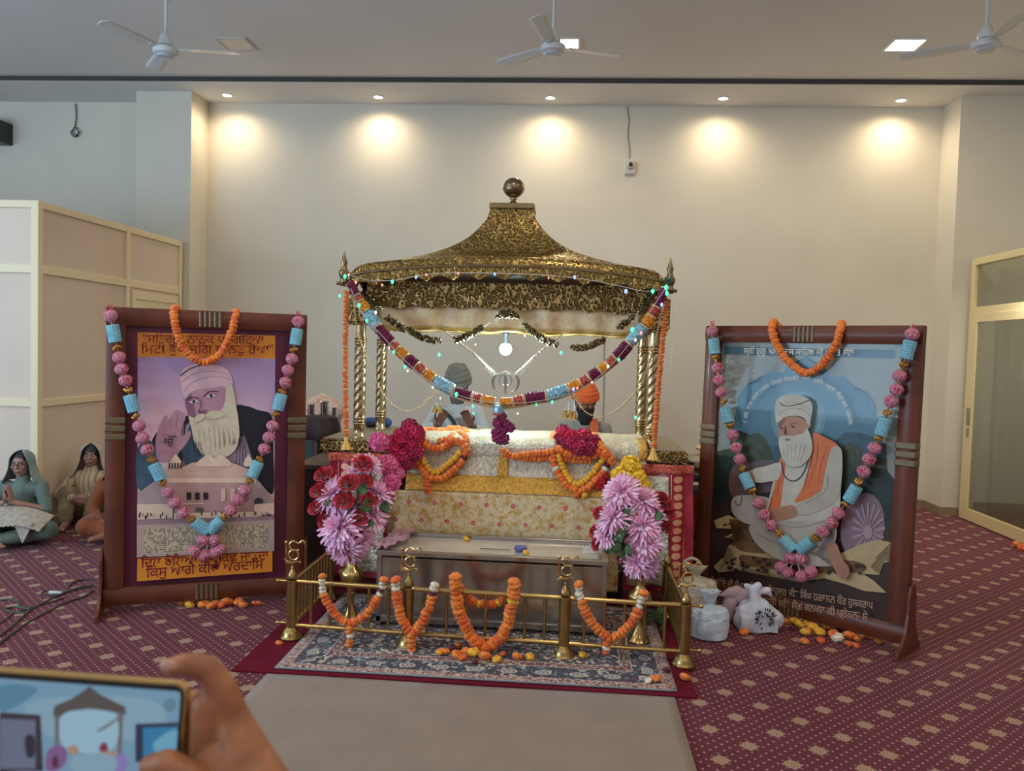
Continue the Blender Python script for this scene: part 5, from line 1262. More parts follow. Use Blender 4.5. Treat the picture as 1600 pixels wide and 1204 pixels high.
# ------------------------------------------------------------------ framed pictures
FW = mat('mahogany', (0.125, 0.032, 0.015, 1), 0.42, var=0.3, vscale=3, coat=0.08, spec=0.35)
FWD = mat('mahogany_dark', (0.085, 0.030, 0.020, 1), 0.3, var=0.3, vscale=3, coat=0.5)
BRW = mat('brass_block', (0.17, 0.115, 0.06, 1), 0.45, 0.3, coat=.3)
class Frame:
    def __init__(s, name, label, x, y, yaw, W, H, tilt, wood, bord, group=None):
        s.W, s.H = W, H
        s.t = thing(name, label, 'picture', (x, y, 0.045), group, rot=(-tilt, 0, yaw))
        s.M = Matrix.Translation((x, y, 0.045)) @ Euler((-tilt, 0, yaw)).to_matrix().to_4x4(); s.I = s.M.inverted()
        wd = bord; D0, D1 = -0.032, 0.03
        def rail_(pts_fn, nm):
            pass
        def prof(b, a, c, horiz):
            pass
        # four moulded members (rounded front)
        def member(x0, x1, z0, z1, horiz, nm):
            b = MB(); n = 10
            def g(u, v):
                k = v; yy = D0-0.012*math.sin(PI*k)
                return Vector((x0+(x1-x0)*u, yy, z0+(z1-z0)*k)) if horiz else Vector((x0+(x1-x0)*k, yy, z0+(z1-z0)*u))
            b.box(x0, x1, D0, D1, z0, z1); b.grid(g, 4, n); b.build(nm, wood, s.t, local=True, angle=30)
        member(0, W, H-wd, H, True, 'top_rail'); member(0, W, 0, wd, True, 'bottom_rail')
        member(0, wd, wd, H-wd, False, 'side_rail'); member(W-wd, W, wd, H-wd, False, 'side_rail')
        for x0, x1 in ((-0.004, wd+0.004), (W-wd-0.004, W+0.004)):
            for k in range(3):
                z = H*0.585+k*0.048-0.05
                b = MB(); b.box(x0, x1, D0-0.014, D1+0.004, z, z+0.040); b.build('carved_band', BRW, s.t, smooth=False, local=True, bevel=0.008)
        for z in (H-wd+0.008, 0.008):
            b = MB()
            for k in range(5): b.cyl((W/2-0.055+k*0.0275, D0-0.006, z), (W/2-0.055+k*0.0275, D0-0.006, z+wd-0.016), 0.012, n=10)
            b.build('fluted_block', BRW, s.t, local=True)
        b = MB(); b.box(0.02, W-0.02, 0.012, 0.022, 0.02, H-0.02); b.build('backing', FWD, s.t, smooth=False, local=True)
        # feet: curved boards at both ends resting on the floor
        for x in (-0.022, W+0.004):
            pr_ = [(-0.20, 0), (0.16, 0), (0.16, 0.03), (0.12, 0.06), (0.075, 0.12), (0.055, 0.22), (0.05, 0.32), (0.03, 0.37), (0.0, 0.385), (-0.03, 0.37), (-0.05, 0.32), (-0.058, 0.22), (-0.085, 0.12), (-0.15, 0.06), (-0.20, 0.035)]
            z0 = -0.044
            vs = [(x, a, z0+c) for a, c in pr_]+[(x+0.018, a, z0+c) for a, c in pr_]; n = len(pr_)
            b = MB(); b.add(vs, [tuple(range(n)), tuple(range(2*n-1, n-1, -1))]+[(i, (i+1) % n, n+(i+1) % n, n+i) for i in range(n)])
            o = b.build('foot', FW, s.t, smooth=False, local=True, bevel=0.003)
        s.z = 0; s.pic = MB(); s.mats = []; s.Y = -0.002
    def uv(s, x, y, Y=None):
        Y = s.Y if Y is None else Y
        c = s.I @ CC; d = (s.I.to_3x3() @ ray(x, y)); t_ = (Y-c.y)/d.y
        p = c+d*t_; return (p.x, p.z)
    def world(s, x, y, Y): u, v = s.uv(x, y, Y); return s.M @ Vector((u, Y, v))
    def poly(s, pts, m_, sm=0, raw=False):
        P = pts if raw else [s.uv(x, y) for x, y in pts]
        if sm: P = [(p.x, p.y) for p in spline([Vector((a, c, 0)) for a, c in P], sm, closed=True)]
        s.z += 1; Y = s.Y-0.00035*s.z
        if m_ not in s.mats: s.mats.append(m_)
        s.pic.cur = s.mats.index(m_)
        tri = bmesh.new(); vs = [tri.verts.new((a, Y, c)) for a, c in P]
        try: f_ = tri.faces.new(vs)
        except Exception: tri.free(); return
        bmesh.ops.triangulate(tri, faces=[f_]); tri.verts.index_update()
        s.pic.add([v.co.copy() for v in tri.verts], [tuple(v.index for v in f.verts) for f in tri.faces]); tri.free()
    def ell(s, x, y, rx, ry, m_, rot=0, n=28):
        s.poly([(x+rx*math.cos(a)*math.cos(rot)-ry*math.sin(a)*math.sin(rot), y+rx*math.cos(a)*math.sin(rot)+ry*math.sin(a)*math.cos(rot)) for a in [2*PI*i/n for i in range(n)]], m_)
    def line(s, pts, w_, m_, sm=6):
        P = [Vector((*s.uv(x, y), 0)) for x, y in pts]; P = spline(P, sm)
        L_, R_ = [], []
        for i, p in enumerate(P):
            t = (P[min(i+1, len(P)-1)]-P[max(0, i-1)]); t = t.normalized() if t.length else Vector((1, 0, 0)); n_ = Vector((-t.y, t.x, 0))*w_/2
            L_.append((p.x+n_.x, p.y+n_.y)); R_.append((p.x-n_.x, p.y-n_.y))
        s.poly(L_+R_[::-1], m_, raw=True)
    def text(s, body, x, y, h, m_, x2=None, y2=None, weight=0.0):
        """lettering from pixel (x, y) to (x2, y2); h = letter height in metres"""
        me, w_ = text_mesh(body, weight)
        a = Vector(s.uv(x, y)); c = Vector(s.uv(x2, y2)); L_ = (c-a).length; ang = math.atan2((c-a).y, (c-a).x)
        sx = L_/w_; sy = h/0.62
        T = Matrix.Translation((a.x, s.Y-0.00035*(s.z+3), a.y)) @ Matrix.Rotation(-ang, 4, 'Y') @ Matrix(((sx, 0, 0, 0), (0, 0, -1, 0), (0, sy, 0, 0), (0, 0, 0, 1)))
        me.transform(T); me.materials.append(m_)
        o = bpy.data.objects.new('lettering', me); COL.objects.link(o); o.parent = s.t; return o
    def finish(s):
        o = s.pic.build('picture', s.mats, s.t, smooth=False, local=True); return o
def shape(txt):
    """put the short-i sign before its consonant and drop signs that cannot be stacked"""
    out = []
    for ch in txt:
        if ch == '\u0a3f' and out: out.insert(len(out)-1, ch)
        else: out.append(ch)
    return ''.join(out)
def text_mesh(body, weight=0.0):
    cu = bpy.data.curves.new('lettering', 'FONT'); cu.body = shape(body); cu.offset = weight; cu.resolution_u = 3
    o = bpy.data.objects.new('lettering', cu); COL.objects.link(o)
    bpy.context.view_layer.update(); dg = bpy.context.evaluated_depsgraph_get()
    me = bpy.data.meshes.new_from_object(o.evaluated_get(dg)); bpy.data.objects.remove(o)
    xs = [v.co.x for v in me.vertices]; x0, x1 = min(xs), max(xs); me.transform(Matrix.Translation((-x0, 0, 0)))
    me.materials.clear(); return me, x1-x0
def pm(name, r, g, b, k=1.35, var=0.0, vs=6):
    return mat('print_'+name, ph(r, g, b, k*.86), 0.5, var=max(var, .07), vscale=vs if var else 14)
def gradient(name, stops, axis='Z', lo=0.0, hi=1.0, k=1.35, var=0.0):
    mt = bpy.data.materials.new('print_'+name); mt.use_nodes = True; q = NT(mt); p = q.n['Principled BSDF']
    o = q.xyz(q.coord()); f = q.smooth(o['XYZ'.index(axis)], lo, hi)
    c = q.ramp(f, [(a, ph(*c_, k)) for a, c_ in stops])
    if var: c = q.mix(q.m('MULTIPLY', q.smooth(q.noise(9, 4, q.coord()), .35, .65), var), c, (0.9, 0.85, 0.9, 1))
    q.put(p.inputs['Base Color'], c); p.inputs['Roughness'].default_value = 0.45; return mt

# left picture -------------------------------------------------------
FL = Frame('framed_picture', 'tall framed poster of a bearded man in pink turban above a palace, left of altar', -2.684, 4.455, 0.412, 1.13, 1.747, 0.02, FW, 0.105, 'tall garlanded framed pictures')
F = FL
mount = pm('mount_maroon', 88, 22, 48, 1.35, 0.12, 2)
F.poly([(0.08, 0.08), (F.W-0.08, 0.08), (F.W-0.08, F.H-0.08), (0.08, F.H-0.08)], mount, raw=True)
orange = pm('orange_strip', 214, 134, 40, 1.3, 0.08, 3); redl = pm('red_letter', 126, 22, 24, 1.2)
F.poly([(215, 519), (430, 524), (430, 560), (215, 557)], orange)
sky = gradient('mauve_sky', [(0, (206, 172, 170)), (0.45, (196, 160, 172)), (1, (146, 122, 160))], 'Z', 0.75, 1.5)
F.poly([(215, 557), (430, 560), (428, 858), (215, 868)], sky)
# robe and shoulders
skin1 = pm('skin_rose', 178, 132, 148, 1.3, 0.08, 20); skin2 = pm('skin_shade', 132, 92, 112, 1.3); dark = pm('robe_black', 26, 24, 36, 1.2, 0.3, 8); teal = pm('robe_teal', 52, 74, 92, 1.3, .3, 10)
F.poly([(367, 637), (385, 634), (402, 640), (425, 650), (427, 700), (427, 770), (405, 752), (380, 720), (368, 690)], dark, 4)
F.poly([(236, 698), (248, 672), (282, 655), (300, 650), (315, 690), (320, 732), (290, 732), (252, 712)], dark, 4)
F.poly([(290, 665), (300, 655), (330, 700), (350, 712), (372, 700), (382, 680), (404, 745), (300, 745), (285, 735)], pm('shawl_grey', 150, 128, 146, 1.25, .1, 8))
F.poly([(283, 700), (300, 655), (312, 690), (318, 728), (290, 730)], teal)
F.poly([(215, 700), (238, 690), (252, 740), (240, 760), (215, 762)], pm('sleeve_teal', 70, 92, 106, 1.2, .3, 8), 4)
# raised hand
F.poly([(246, 716), (243, 690), (247, 672), (253, 656), (259, 648), (266, 654), (270, 645), (277, 640), (284, 643), (288, 646), (290, 652), (284, 668), (284, 682), (292, 675), (297, 673), (298, 680), (290, 694), (280, 706), (272, 716), (258, 722)], skin1, 4)
for (a, c, d) in (((257, 652), (256, 672), 1), ((267, 648), (266, 672), 1), ((278, 644), (275, 670), 1)): F.line([a, c], 0.0018, skin2, 3)
F.line([(252, 676), (264, 680), (276, 674)], 0.0018, skin2, 4); F.line([(250, 690), (262, 694), (274, 700)], 0.0016, skin2, 4)
INK = pm('ink', 30, 22, 40, 1.0)
me, w_ = text_mesh('\u0a74'); a = F.uv(256, 697)
me.transform(Matrix.Translation((a[0], F.Y-0.013, a[1])) @ Matrix(((0.072/w_, 0, 0, 0), (0, 0, -1, 0), (0, 0.075, 0, 0), (0, 0, 0, 1)))); me.materials.append(INK)
o = bpy.data.objects.new('lettering', me); COL.objects.link(o); o.parent = F.t
# face, turban, beard
F.poly([(290, 625), (292, 640), (297, 655), (310, 660), (330, 655), (352, 645), (356, 620), (350, 600), (320, 600), (296, 606)], skin1, 4)
F.poly([(289, 610), (290, 632), (296, 650), (306, 653), (303, 630), (297, 612)], skin2, 4)
F.poly([(283, 604), (281, 590), (286, 577), (300, 570), (318, 568), (340, 570), (356, 578), (363, 592), (363, 612), (356, 618), (350, 604), (330, 606), (310, 608), (297, 614), (290, 622), (286, 616)], pm('turban_pink', 204, 168, 176, 1.3, .08, 10), 4)
F.line([(287, 612), (300, 598), (320, 590), (345, 588), (361, 594)], 0.004, pm('turban_fold', 164, 126, 142, 1.3))
F.line([(283, 598), (298, 586), (322, 580), (350, 582)], 0.0035, pm('turban_fold', 164, 126, 142, 1.3))
F.line([(282, 587), (295, 577), (312, 571), (335, 568)], 0.006, INK)
F.line([(292, 625), (299, 620), (311, 622)], 0.005, INK); F.line([(318, 620), (326, 612), (341, 611)], 0.005, INK)
for ex, ey in ((303, 627), (330, 618)):
    F.ell(ex, ey, 7, 2.6, pm('eye_white', 210, 196, 204, 1.2), -0.15); F.ell(ex, ey, 2.4, 2.4, INK); F.line([(ex-8, ey-2), (ex, ey-3.4), (ex+8, ey-2.4)], 0.003, skin2)
F.line([(313, 622), (314, 634), (310, 643), (318, 645)], 0.004, skin2); F.ell(319, 642, 4, 2.6, skin2)
bw = pm('beard_white', 214, 202, 176, 1.15, .06, 30); bs = pm('beard_cream', 192, 172, 148, 1.15, .06, 30)
F.poly([(353, 608), (362, 600), (368, 628), (373, 660), (373, 690), (362, 708), (345, 716), (332, 716), (315, 708), (304, 690), (299, 668), (295, 650), (304, 652), (318, 648), (332, 646), (346, 640), (352, 624)], bw, 4)
for q in range(9):
    x0 = 303+q*7.5; F.line([(x0, 664+2*abs(q-4)), (x0+2+q*0.3, 690), (x0+(4-q)*1.2+3, 704-abs(q-4)*2.4)], 0.0026, bs, 4)
F.poly([(303, 655), (308, 648), (318, 646), (322, 650), (314, 656), (306, 659)], bw, 4); F.poly([(322, 650), (326, 643), (340, 641), (352, 647), (346, 652), (332, 654)], bw, 4)
F.line([(306, 661), (320, 654), (334, 656)], 0.003, bs)
for q in range(4): F.line([(303+q*3, 690), (304+q*4, 705), (310+q*4, 712)], 0.003, INK)
for q in range(4): F.line([(374+q*2.5, 682), (371+q*4, 700), (368+q*6, 728)], 0.0035, INK)
# plain palace in front
st1 = pm('stone_pink', 206, 172, 156, 1.3, .1, 8); st2 = pm('stone_shade', 176, 140, 136, 1.3, .1, 8); st3 = pm('stone_light', 226, 200, 178, 1.25)
F.poly([(215, 770), (240, 752), (262, 748), (300, 730), (380, 728), (402, 750), (428, 782), (428, 800), (215, 806)], pm('plaza_haze', 176, 152, 150, 1.25, .1, 5))
F.poly([(262, 728), (288, 728), (300, 722), (345, 716), (395, 734), (396, 752), (262, 752)], st1)
F.poly([(262, 750), (396, 750), (394, 802), (280, 806)], st2)
F.poly([(257, 746), (400, 746), (400, 753), (257, 753)], st3); F.line([(262, 737), (395, 740)], 0.003, st3, 2)
for x0, rr in ((275, 9), (325, 16), (345, 15), (388, 7)):
    F.poly([(x0-rr, 727), (x0-rr*0.9, 719), (x0-rr*0.4, 713), (x0, 708), (x0+rr*0.4, 713), (x0+rr*0.9, 719), (x0+rr, 727)], st3, 3)
    F.line([(x0, 710), (x0, 704)], 0.003, st2, 2)
for q in range(5): F.poly([(264+q*4.5, 722), (266+q*4.5, 722), (266+q*4.5, 731), (264+q*4.5, 731)], INK)
for q in range(3): F.poly([(292+q*13, 768), (299+q*13, 768), (299+q*13, 779), (292+q*13, 779)], INK)
for q in range(3): F.poly([(345+q*15, 762), (352+q*15, 762), (352+q*15, 782), (345+q*15, 782)], st1)
F.line([(283, 786), (318, 785)], 0.005, st3, 2); F.ell(312, 795, 7, 4, pm('shrub', 96, 84, 84, 1.2)); F.ell(404, 784, 7, 8, pm('shrub_teal', 50, 60, 70, 1.2))
F.poly([(215, 786), (270, 786), (270, 808), (215, 810)], st3); F.poly([(398, 786), (428, 784), (428, 802), (396, 806)], st3)
F.poly([(272, 800), (396, 798), (396, 808), (272, 810)], st3)
rr_ = random.Random(5)
for q in range(34):
    x0 = 218+rr_.random()*208; F.ell(x0, 803-(x0-215)*0.006+rr_.uniform(-3, 3), 1.0, 3.2, INK if rr_.random() < .7 else st2)
F.poly([(215, 810), (428, 804), (428, 812), (215, 818)], pm('kerb_mauve', 150, 122, 130, 1.25))
F.poly([(215, 818), (428, 810), (428, 858), (215, 868)], pm('panel_edge', 182, 160, 150, 1.2))
def scribble_mat():
    mt = bpy.data.materials.new('print_script_panel'); mt.use_nodes = True; q = NT(mt); p = q.n['Principled BSDF']
    oc = q.coord(); mp = q.node('ShaderNodeMapping'); q.l.new(oc, mp.inputs[0]); mp.inputs['Scale'].default_value = (1.6, 1, 1)
    n = q.noise(60, 3, mp.outputs[0]); rows = q.m('ABSOLUTE', q.m('SINE', q.m('MULTIPLY', q.xyz(oc)[2], 260.0)))
    f = q.m('MULTIPLY', q.smooth(n, 0.46, 0.54), q.smooth(rows, 0.3, 0.5))
    q.put(p.inputs['Base Color'], q.mix(f, ph(186, 166, 140, 1.25), ph(104, 108, 96, 1.25))); return mt
F.poly([(226, 823), (418, 815), (418, 853), (226, 862)], scribble_mat())
F.poly([(216, 870), (425, 858), (425, 890), (215, 905)], orange)
F.text('"ਸਤਿਗੁਰ ਨਾਨਕ ਪ੍ਰਗਟਿਆ', 225, 536, 0.046, redl, 412, 537, 0.012)
F.text('ਮਿਟੀ ਧੁੰਧ ਜਗਿ ਚਾਨਣੁ ਹੋਆ"', 221, 552, 0.046, redl, 426, 552, 0.012)
F.text('ਦਿਲ ਬੋਲਿਆ ਸਭ ਕਿਛ ਜਾਣਦਾ', 221, 884, 0.05, redl, 419, 871, 0.012)
F.text('ਕਿਸੁ ਆਗੇ ਕੀਚੈ ਅਰਦਾਸਿ', 229, 899, 0.05, redl, 411, 885, 0.012)
F.finish()

# right picture ------------------------------------------------------
FR = Frame('framed_picture', 'tall framed painting of a white-bearded man seated on a spotted hide, right of altar', 0.885, 5.38, -0.70, 1.337, 1.762, 0.025, FW, 0.105, 'tall garlanded framed pictures')
F = FR
F.poly([(0.08, 0.08), (F.W-0.08, 0.08), (F.W-0.08, F.H-0.08), (0.08, F.H-0.08)], pm('border_grey', 176, 176, 170, 1.2, .05, 3), raw=True)
F.poly([(1120, 536), (1424, 545), (1400, 973), (1106, 900)], pm('cloth_grey', 168, 168, 162, 1.2, .12, 3))
for q in range(9): F.line([(1128, 570+q*9), (1170, 562+q*8), (1215, 560+q*2)], 0.004, pm('cloth_fold', 144, 146, 144, 1.2)); F.line([(1300, 562+q*3), (1350, 575+q*6), (1412, 585+q*9)], 0.004, pm('cloth_fold', 144, 146, 144, 1.2))
F.poly([(1132, 541), (1399, 547), (1399, 560), (1132, 553)], pm('title_blue', 72, 106, 128, 1.25))
bl = gradient('arch_blue', [(0, (60, 92, 112)), (0.5, (92, 136, 160)), (1, (82, 124, 150))], 'Z', 0.8, 1.6, 1.0)
F.poly([(1130, 760), (1146, 690), (1150, 645), (1153, 620), (1168, 600), (1190, 597), (1192, 586), (1206, 580), (1226, 582), (1228, 574), (1240, 567), (1256, 563), (1261, 556), (1266, 564), (1284, 570), (1296, 582), (1298, 588), (1322, 588), (1334, 602), (1336, 610), (1356, 613), (1366, 628), (1370, 650), (1376, 700), (1408, 770), (1400, 880), (1110, 830)], bl)
F.ell(1248, 655, 42, 44, pm('halo_outer', 112, 152, 172, 1.25)); F.ell(1248, 655, 36, 38, pm('halo_inner', 146, 182, 194, 1.25))
tree = pm('trees', 62, 74, 52, 1.25, .35, 25); tree2 = pm('trees_dark', 36, 48, 44, 1.25, .3, 20); far = pm('hills_blue', 60, 92, 110, 1.25, .2, 15)
F.poly([(1150, 710), (1170, 690), (1200, 700), (1230, 690), (1290, 700), (1320, 676), (1360, 680), (1392, 705), (1400, 770), (1140, 770)], far, 3)
F.poly([(1118, 690), (1140, 668), (1165, 680), (1185, 676), (1200, 690), (1210, 720), (1215, 760), (1200, 790), (1112, 790)], tree, 3)
F.poly([(1112, 720), (1140, 712), (1180, 730), (1225, 750), (1230, 800), (1108, 800)], tree2, 3)
F.poly([(1310, 705), (1335, 690), (1352, 712), (1380, 716), (1400, 730), (1398, 815), (1320, 790), (1306, 750)], tree, 3)
F.poly([(1325, 740), (1365, 730), (1402, 745), (1398, 830), (1320, 800)], tree2, 3)
floor_ = pm('floor_brown', 66, 44, 40, 1.25, .15, 3)
F.poly([(1112, 790), (1140, 782), (1280, 810), (1404, 820), (1400, 973), (1106, 900)], floor_)
for y0 in (690, 715): pass
F.poly([(1378, 650), (1420, 655), (1420, 668), (1378, 664)], pm('column_grey', 158, 158, 152, 1.2)); F.poly([(1384, 664), (1416, 668), (1408, 760), (1388, 735)], pm('column_grey', 158, 158, 152, 1.2))
F.poly([(1124, 640), (1150, 650), (1150, 662), (1124, 655)], pm('column_grey', 158, 158, 152, 1.2)); F.poly([(1126, 655), (1145, 660), (1142, 700), (1122, 705)], pm('column_grey', 158, 158, 152, 1.2))
# bolsters
bol = pm('bolster_mauve', 142, 112, 126, 1.3, .08, 6); bol2 = pm('bolster_light', 178, 150, 160, 1.3); bol3 = pm('bolster_edge', 112, 92, 100, 1.3)
F.ell(1163, 752, 23, 34, pm('bolster_brown', 120, 84, 82, 1.3), 0.05)
F.poly([(1168, 728), (1182, 720), (1215, 722), (1215, 760), (1186, 770), (1182, 745)], bol3, 3)
F.ell(1349, 823, 34, 54, bol, 0.15)
for q in range(16):
    a = 2*PI*q/16; x0, y0 = 1358, 830
    F.poly([(x0, y0), (x0+26*math.cos(a-.07)-4*0, y0+40*math.sin(a-.07)-6), (x0+26*math.cos(a+.07), y0+40*math.sin(a+.07)-6)], bol2)
F.ell(1358, 830, 7, 11, bol2)
# spotted hide
hide = pm('hide_tan', 190, 164, 124, 1.45, .12, 12); hide2 = pm('hide_brown', 128, 88, 56, 1.3, .15, 10); spot = pm('hide_spot', 52, 36, 30, 1.2)
F.poly([(1118, 812), (1140, 804), (1160, 812), (1185, 818), (1178, 838), (1210, 850), (1240, 870), (1300, 870), (1345, 850), (1372, 842), (1394, 846), (1382, 862), (1368, 872), (1392, 876), (1362, 884), (1376, 897), (1350, 895), (1366, 905), (1388, 925), (1352, 922), (1325, 912), (1290, 902), (1250, 908), (1215, 896), (1190, 888), (1155, 890), (1125, 893), (1117, 884), (1130, 872), (1150, 866), (1140, 852), (1158, 842), (1134, 838), (1160, 826), (1122, 824)], hide)
F.poly([(1140, 810), (1185, 820), (1184, 840), (1210, 852), (1235, 862), (1170, 862), (1150, 850), (1166, 838), (1160, 824)], hide2, 3)
F.poly([(1160, 866), (1210, 872), (1260, 880), (1320, 874), (1352, 880), (1350, 893), (1300, 893), (1250, 898), (1210, 888), (1165, 882)], hide2, 3)
for q in range(70):
    x0 = 1140+rr_.random()*215; y0 = 868+rr_.random()*24+(x0-1140)*0.02
    F.ell(x0, y0, rr_.uniform(2, 5), rr_.uniform(1.6, 3.2), spot, 0, 8)
for q in range(16): F.ell(1135+rr_.random()*50, 812+rr_.random()*46, 2, 1.6, spot, 0, 8)
# figure
gar = pm('garment_cream', 172, 164, 150, 1.15, .06, 10); gars = pm('garment_shade', 142, 134, 124, 1.1); garw = pm('garment_white', 188, 182, 168, 1.1); vest = pm('vest_orange', 188, 98, 42, 1.3, .1, 12); vests = pm('vest_shade', 146, 66, 28, 1.3)
skn = pm('skin_brown', 156, 112, 88, 1.3, .08, 20); skd = pm('skin_brown_shade', 112, 78, 62, 1.3)
F.poly([(1149, 795), (1152, 776), (1175, 772), (1210, 778), (1215, 800), (1205, 815), (1180, 818), (1160, 810)], gar, 4)
F.poly([(1177, 828), (1182, 815), (1215, 808), (1270, 806), (1308, 806), (1312, 838), (1300, 855), (1270, 862), (1300, 872), (1304, 882), (1250, 880), (1215, 868), (1190, 850)], gar, 4)
F.line([(1190, 832), (1230, 850), (1290, 852)], 0.006, gars); F.line([(1205, 815), (1250, 822), (1296, 812)], 0.005, gars)
F.poly([(1225, 716), (1245, 702), (1290, 700), (1320, 716), (1318, 760), (1312, 806), (1250, 812), (1205, 808), (1212, 760)], garw, 4)
F.poly([(1232, 712), (1222, 722), (1216, 760), (1208, 796), (1198, 800), (1222, 800), (1229, 760), (1234, 722)], vest, 3)
F.poly([(1276, 676), (1290, 680), (1312, 692), (1316, 702), (1300, 712), (1294, 740), (1285, 768), (1248, 784), (1260, 760), (1270, 730), (1277, 705)], vest, 3)
F.line([(1284, 690), (1282, 720), (1268, 760)], 0.004, vests); F.line([(1300, 695), (1290, 720), (1284, 750)], 0.004, vests); F.line([(1228, 724), (1220, 770)], 0.004, vests)
F.poly([(1226, 722), (1200, 728), (1182, 733), (1186, 752), (1215, 750), (1224, 745)], garw, 3); F.poly([(1182, 733), (1176, 738), (1180, 750), (1187, 752)], skn, 3)
F.poly([(1305, 700), (1318, 698), (1322, 712), (1321, 745), (1315, 775), (1290, 795), (1253, 804), (1245, 792), (1262, 782), (1288, 766), (1296, 735)], gar, 4); F.line([(1300, 740), (1296, 765), (1265, 785)], 0.005, gars)
F.poly([(1246, 788), (1230, 790), (1208, 796), (1202, 804), (1216, 812), (1240, 808), (1252, 802)], skn, 4)
for q in range(4): F.line([(1204+q*2, 800+q*3), (1222, 798+q*3)], 0.0015, skd, 2)
F.line([(1228, 722), (1232, 742), (1244, 750), (1256, 745), (1266, 728), (1274, 700)], 0.006, pm('bead_black', 34, 30, 34, 1.1))
F.line([(1155, 780), (1158, 787), (1164, 786), (1166, 772)], 0.004, pm('bead_black', 34, 30, 34, 1.1))
F.poly([(1296, 850), (1312, 846), (1322, 870), (1333, 885), (1330, 899), (1322, 903), (1312, 890), (1302, 870)], skn, 4)
F.line([(1328, 892), (1322, 900)], 0.002, skd, 2)
F.poly([(1222, 668), (1226, 656), (1244, 650), (1262, 654), (1268, 670), (1264, 686), (1240, 692), (1226, 684)], skn, 4)
F.poly([(1223, 668), (1222, 655), (1228, 650), (1234, 654), (1228, 664)], skd, 3)
F.ell(1269, 662, 4, 7, skn)
F.poly([(1219, 656), (1218, 640), (1220, 625), (1232, 618), (1252, 617), (1268, 622), (1276, 634), (1274, 652), (1270, 664), (1262, 652), (1248, 649), (1232, 652), (1222, 660)], garw, 4)
F.line([(1222, 648), (1240, 638), (1262, 640), (1273, 650)], 0.004, gars); F.line([(1226, 634), (1245, 628), (1270, 638)], 0.003, gars)
F.line([(1225, 628), (1234, 634), (1255, 631), (1274, 624)], 0.005, pm('bead_black', 34, 30, 34, 1.1))
F.line([(1224, 664), (1230, 662)], 0.004, skd, 2); F.line([(1240, 662), (1252, 660)], 0.004, skd, 2); F.ell(1228, 668, 2.4, 1.2, INK); F.ell(1246, 666, 3, 1.3, INK); F.line([(1234, 664), (1232, 676), (1238, 678)], 0.003, skd, 3)
F.poly([(1224, 684), (1232, 680), (1246, 680), (1262, 676), (1268, 668), (1276, 690), (1274, 710), (1262, 724), (1248, 728), (1234, 722), (1226, 704)], garw, 4)
for q in range(6): F.line([(1230+q*7, 692), (1232+q*6, 708), (1236+q*4, 720)], 0.002, gars, 4)
F.line([(1226, 684), (1236, 681), (1240, 684), (1250, 680), (1262, 684)], 0.005, garw); F.ell(1238, 686, 4, 1.4, skd)
cream = pm('cream_letter', 214, 208, 190, 1.25)
F.text('ਸ੍ਰੀ ਗੁਰੂ ਅਮਰਦਾਸ ਸਾਹਿਬ ਜੀ ਪਾ. 3 ਭੱਲੇ', 1170, 553, 0.034, cream, 1341, 557, 0.006)
lett = pm('sand_letter', 176, 148, 124, 1.3)
F.text('ਇਸਤੋਏ ਦੀ ਸੰਗਤ ਦੀ ਸੇਵਕ ਲਿਹਦਰ ਜੀਤ ਸਿੰਘ ਹਰਭਜਨ ਕੌਰ ਹੁਸਕਰਾਪ', 1119, 910, 0.038, lett, 1371, 948, 0.006)
F.text('ਸਤੁਤਲ ਇਸਤੋਏ ਦੀ ਇਸਤ੍ਰੀ ਸਤਿ ਸੰਗ ਕਨਖਲ ਕੀ ਪ੍ਰੇਰਨਾ ਸੇ', 1117, 927, 0.038, lett, 1363, 966, 0.006)
# arc of lettering around the halo
arc = 'ੴ ਸਤਿ ਨਾਮੁ ਕਰਤਾ ਪੁਰਖੁ ਨਿਰਭਉ ਨਿਰਵੈਰੁ ਅਕਾਲ ਮੂਰਤਿ ਅਜੂਨੀ ਸੈਭੰ ਗੁਰ ਪ੍ਰਸਾਦਿ'
words = arc.split(' '); tl = sum(len(w)+1 for w in words); acc_ = 0
apts = spline([Vector((x, y, 0)) for x, y in ((1175, 660), (1178, 640), (1190, 620), (1208, 604), (1235, 596), (1262, 593), (1290, 600), (1312, 615), (1328, 640), (1334, 668))], 20)
rs_ = resample(apts, pathlen(apts)/400)
for w_ in words:
    i0 = int(acc_/tl*398); acc_ += len(w_)+1; i1 = int((acc_-1)/tl*398)
    a_, c_ = rs_[i0][0], rs_[min(i1, len(rs_)-1)][0]
    F.text(w_, a_.x, a_.y, 0.020, cream, c_.x, c_.y, 0.0)
F.finish()
o = MB().box(0.09, F.W-0.09, -0.0265, -0.0245, 0.09, F.H-0.09).build('glass_pane', glass_mat('picture_glass', (0.95, 0.96, 0.95, 1), 0.3), F.t, smooth=False, local=True)

# garlands on the frames
PKR = mat('ribbon_pink', ph(206, 70, 110, 1.15), 0.5)
def ribbon_mat():
    mt = bpy.data.materials.new('ribbon_pink_white'); mt.use_nodes = True; k = NT(mt); p = k.n['Principled BSDF']
    wv = k.node('ShaderNodeTexWave'); k.l.new(k.coord(), wv.inputs['Vector']); wv.inputs['Scale'].default_value = 1.6; wv.inputs['Distortion'].default_value = 7; wv.inputs['Detail Scale'].default_value = 1.3
    k.put(p.inputs['Base Color'], k.mix(k.smooth(wv.outputs['Fac'], .55, .75), ph(212, 56, 104, 1.2), ph(244, 196, 208, 1.3))); p.inputs['Roughness'].default_value = 0.5
    k.put(p.inputs['Normal'], k.bump(wv.outputs['Fac'], .6, .12)); return mt
RIB = ribbon_mat()
BLU = mat('ribbon_blue', ph(136, 198, 220, 1.3), 0.6, var=0.14, vscale=5, bump=.6, bscale=8, bdist=.08)
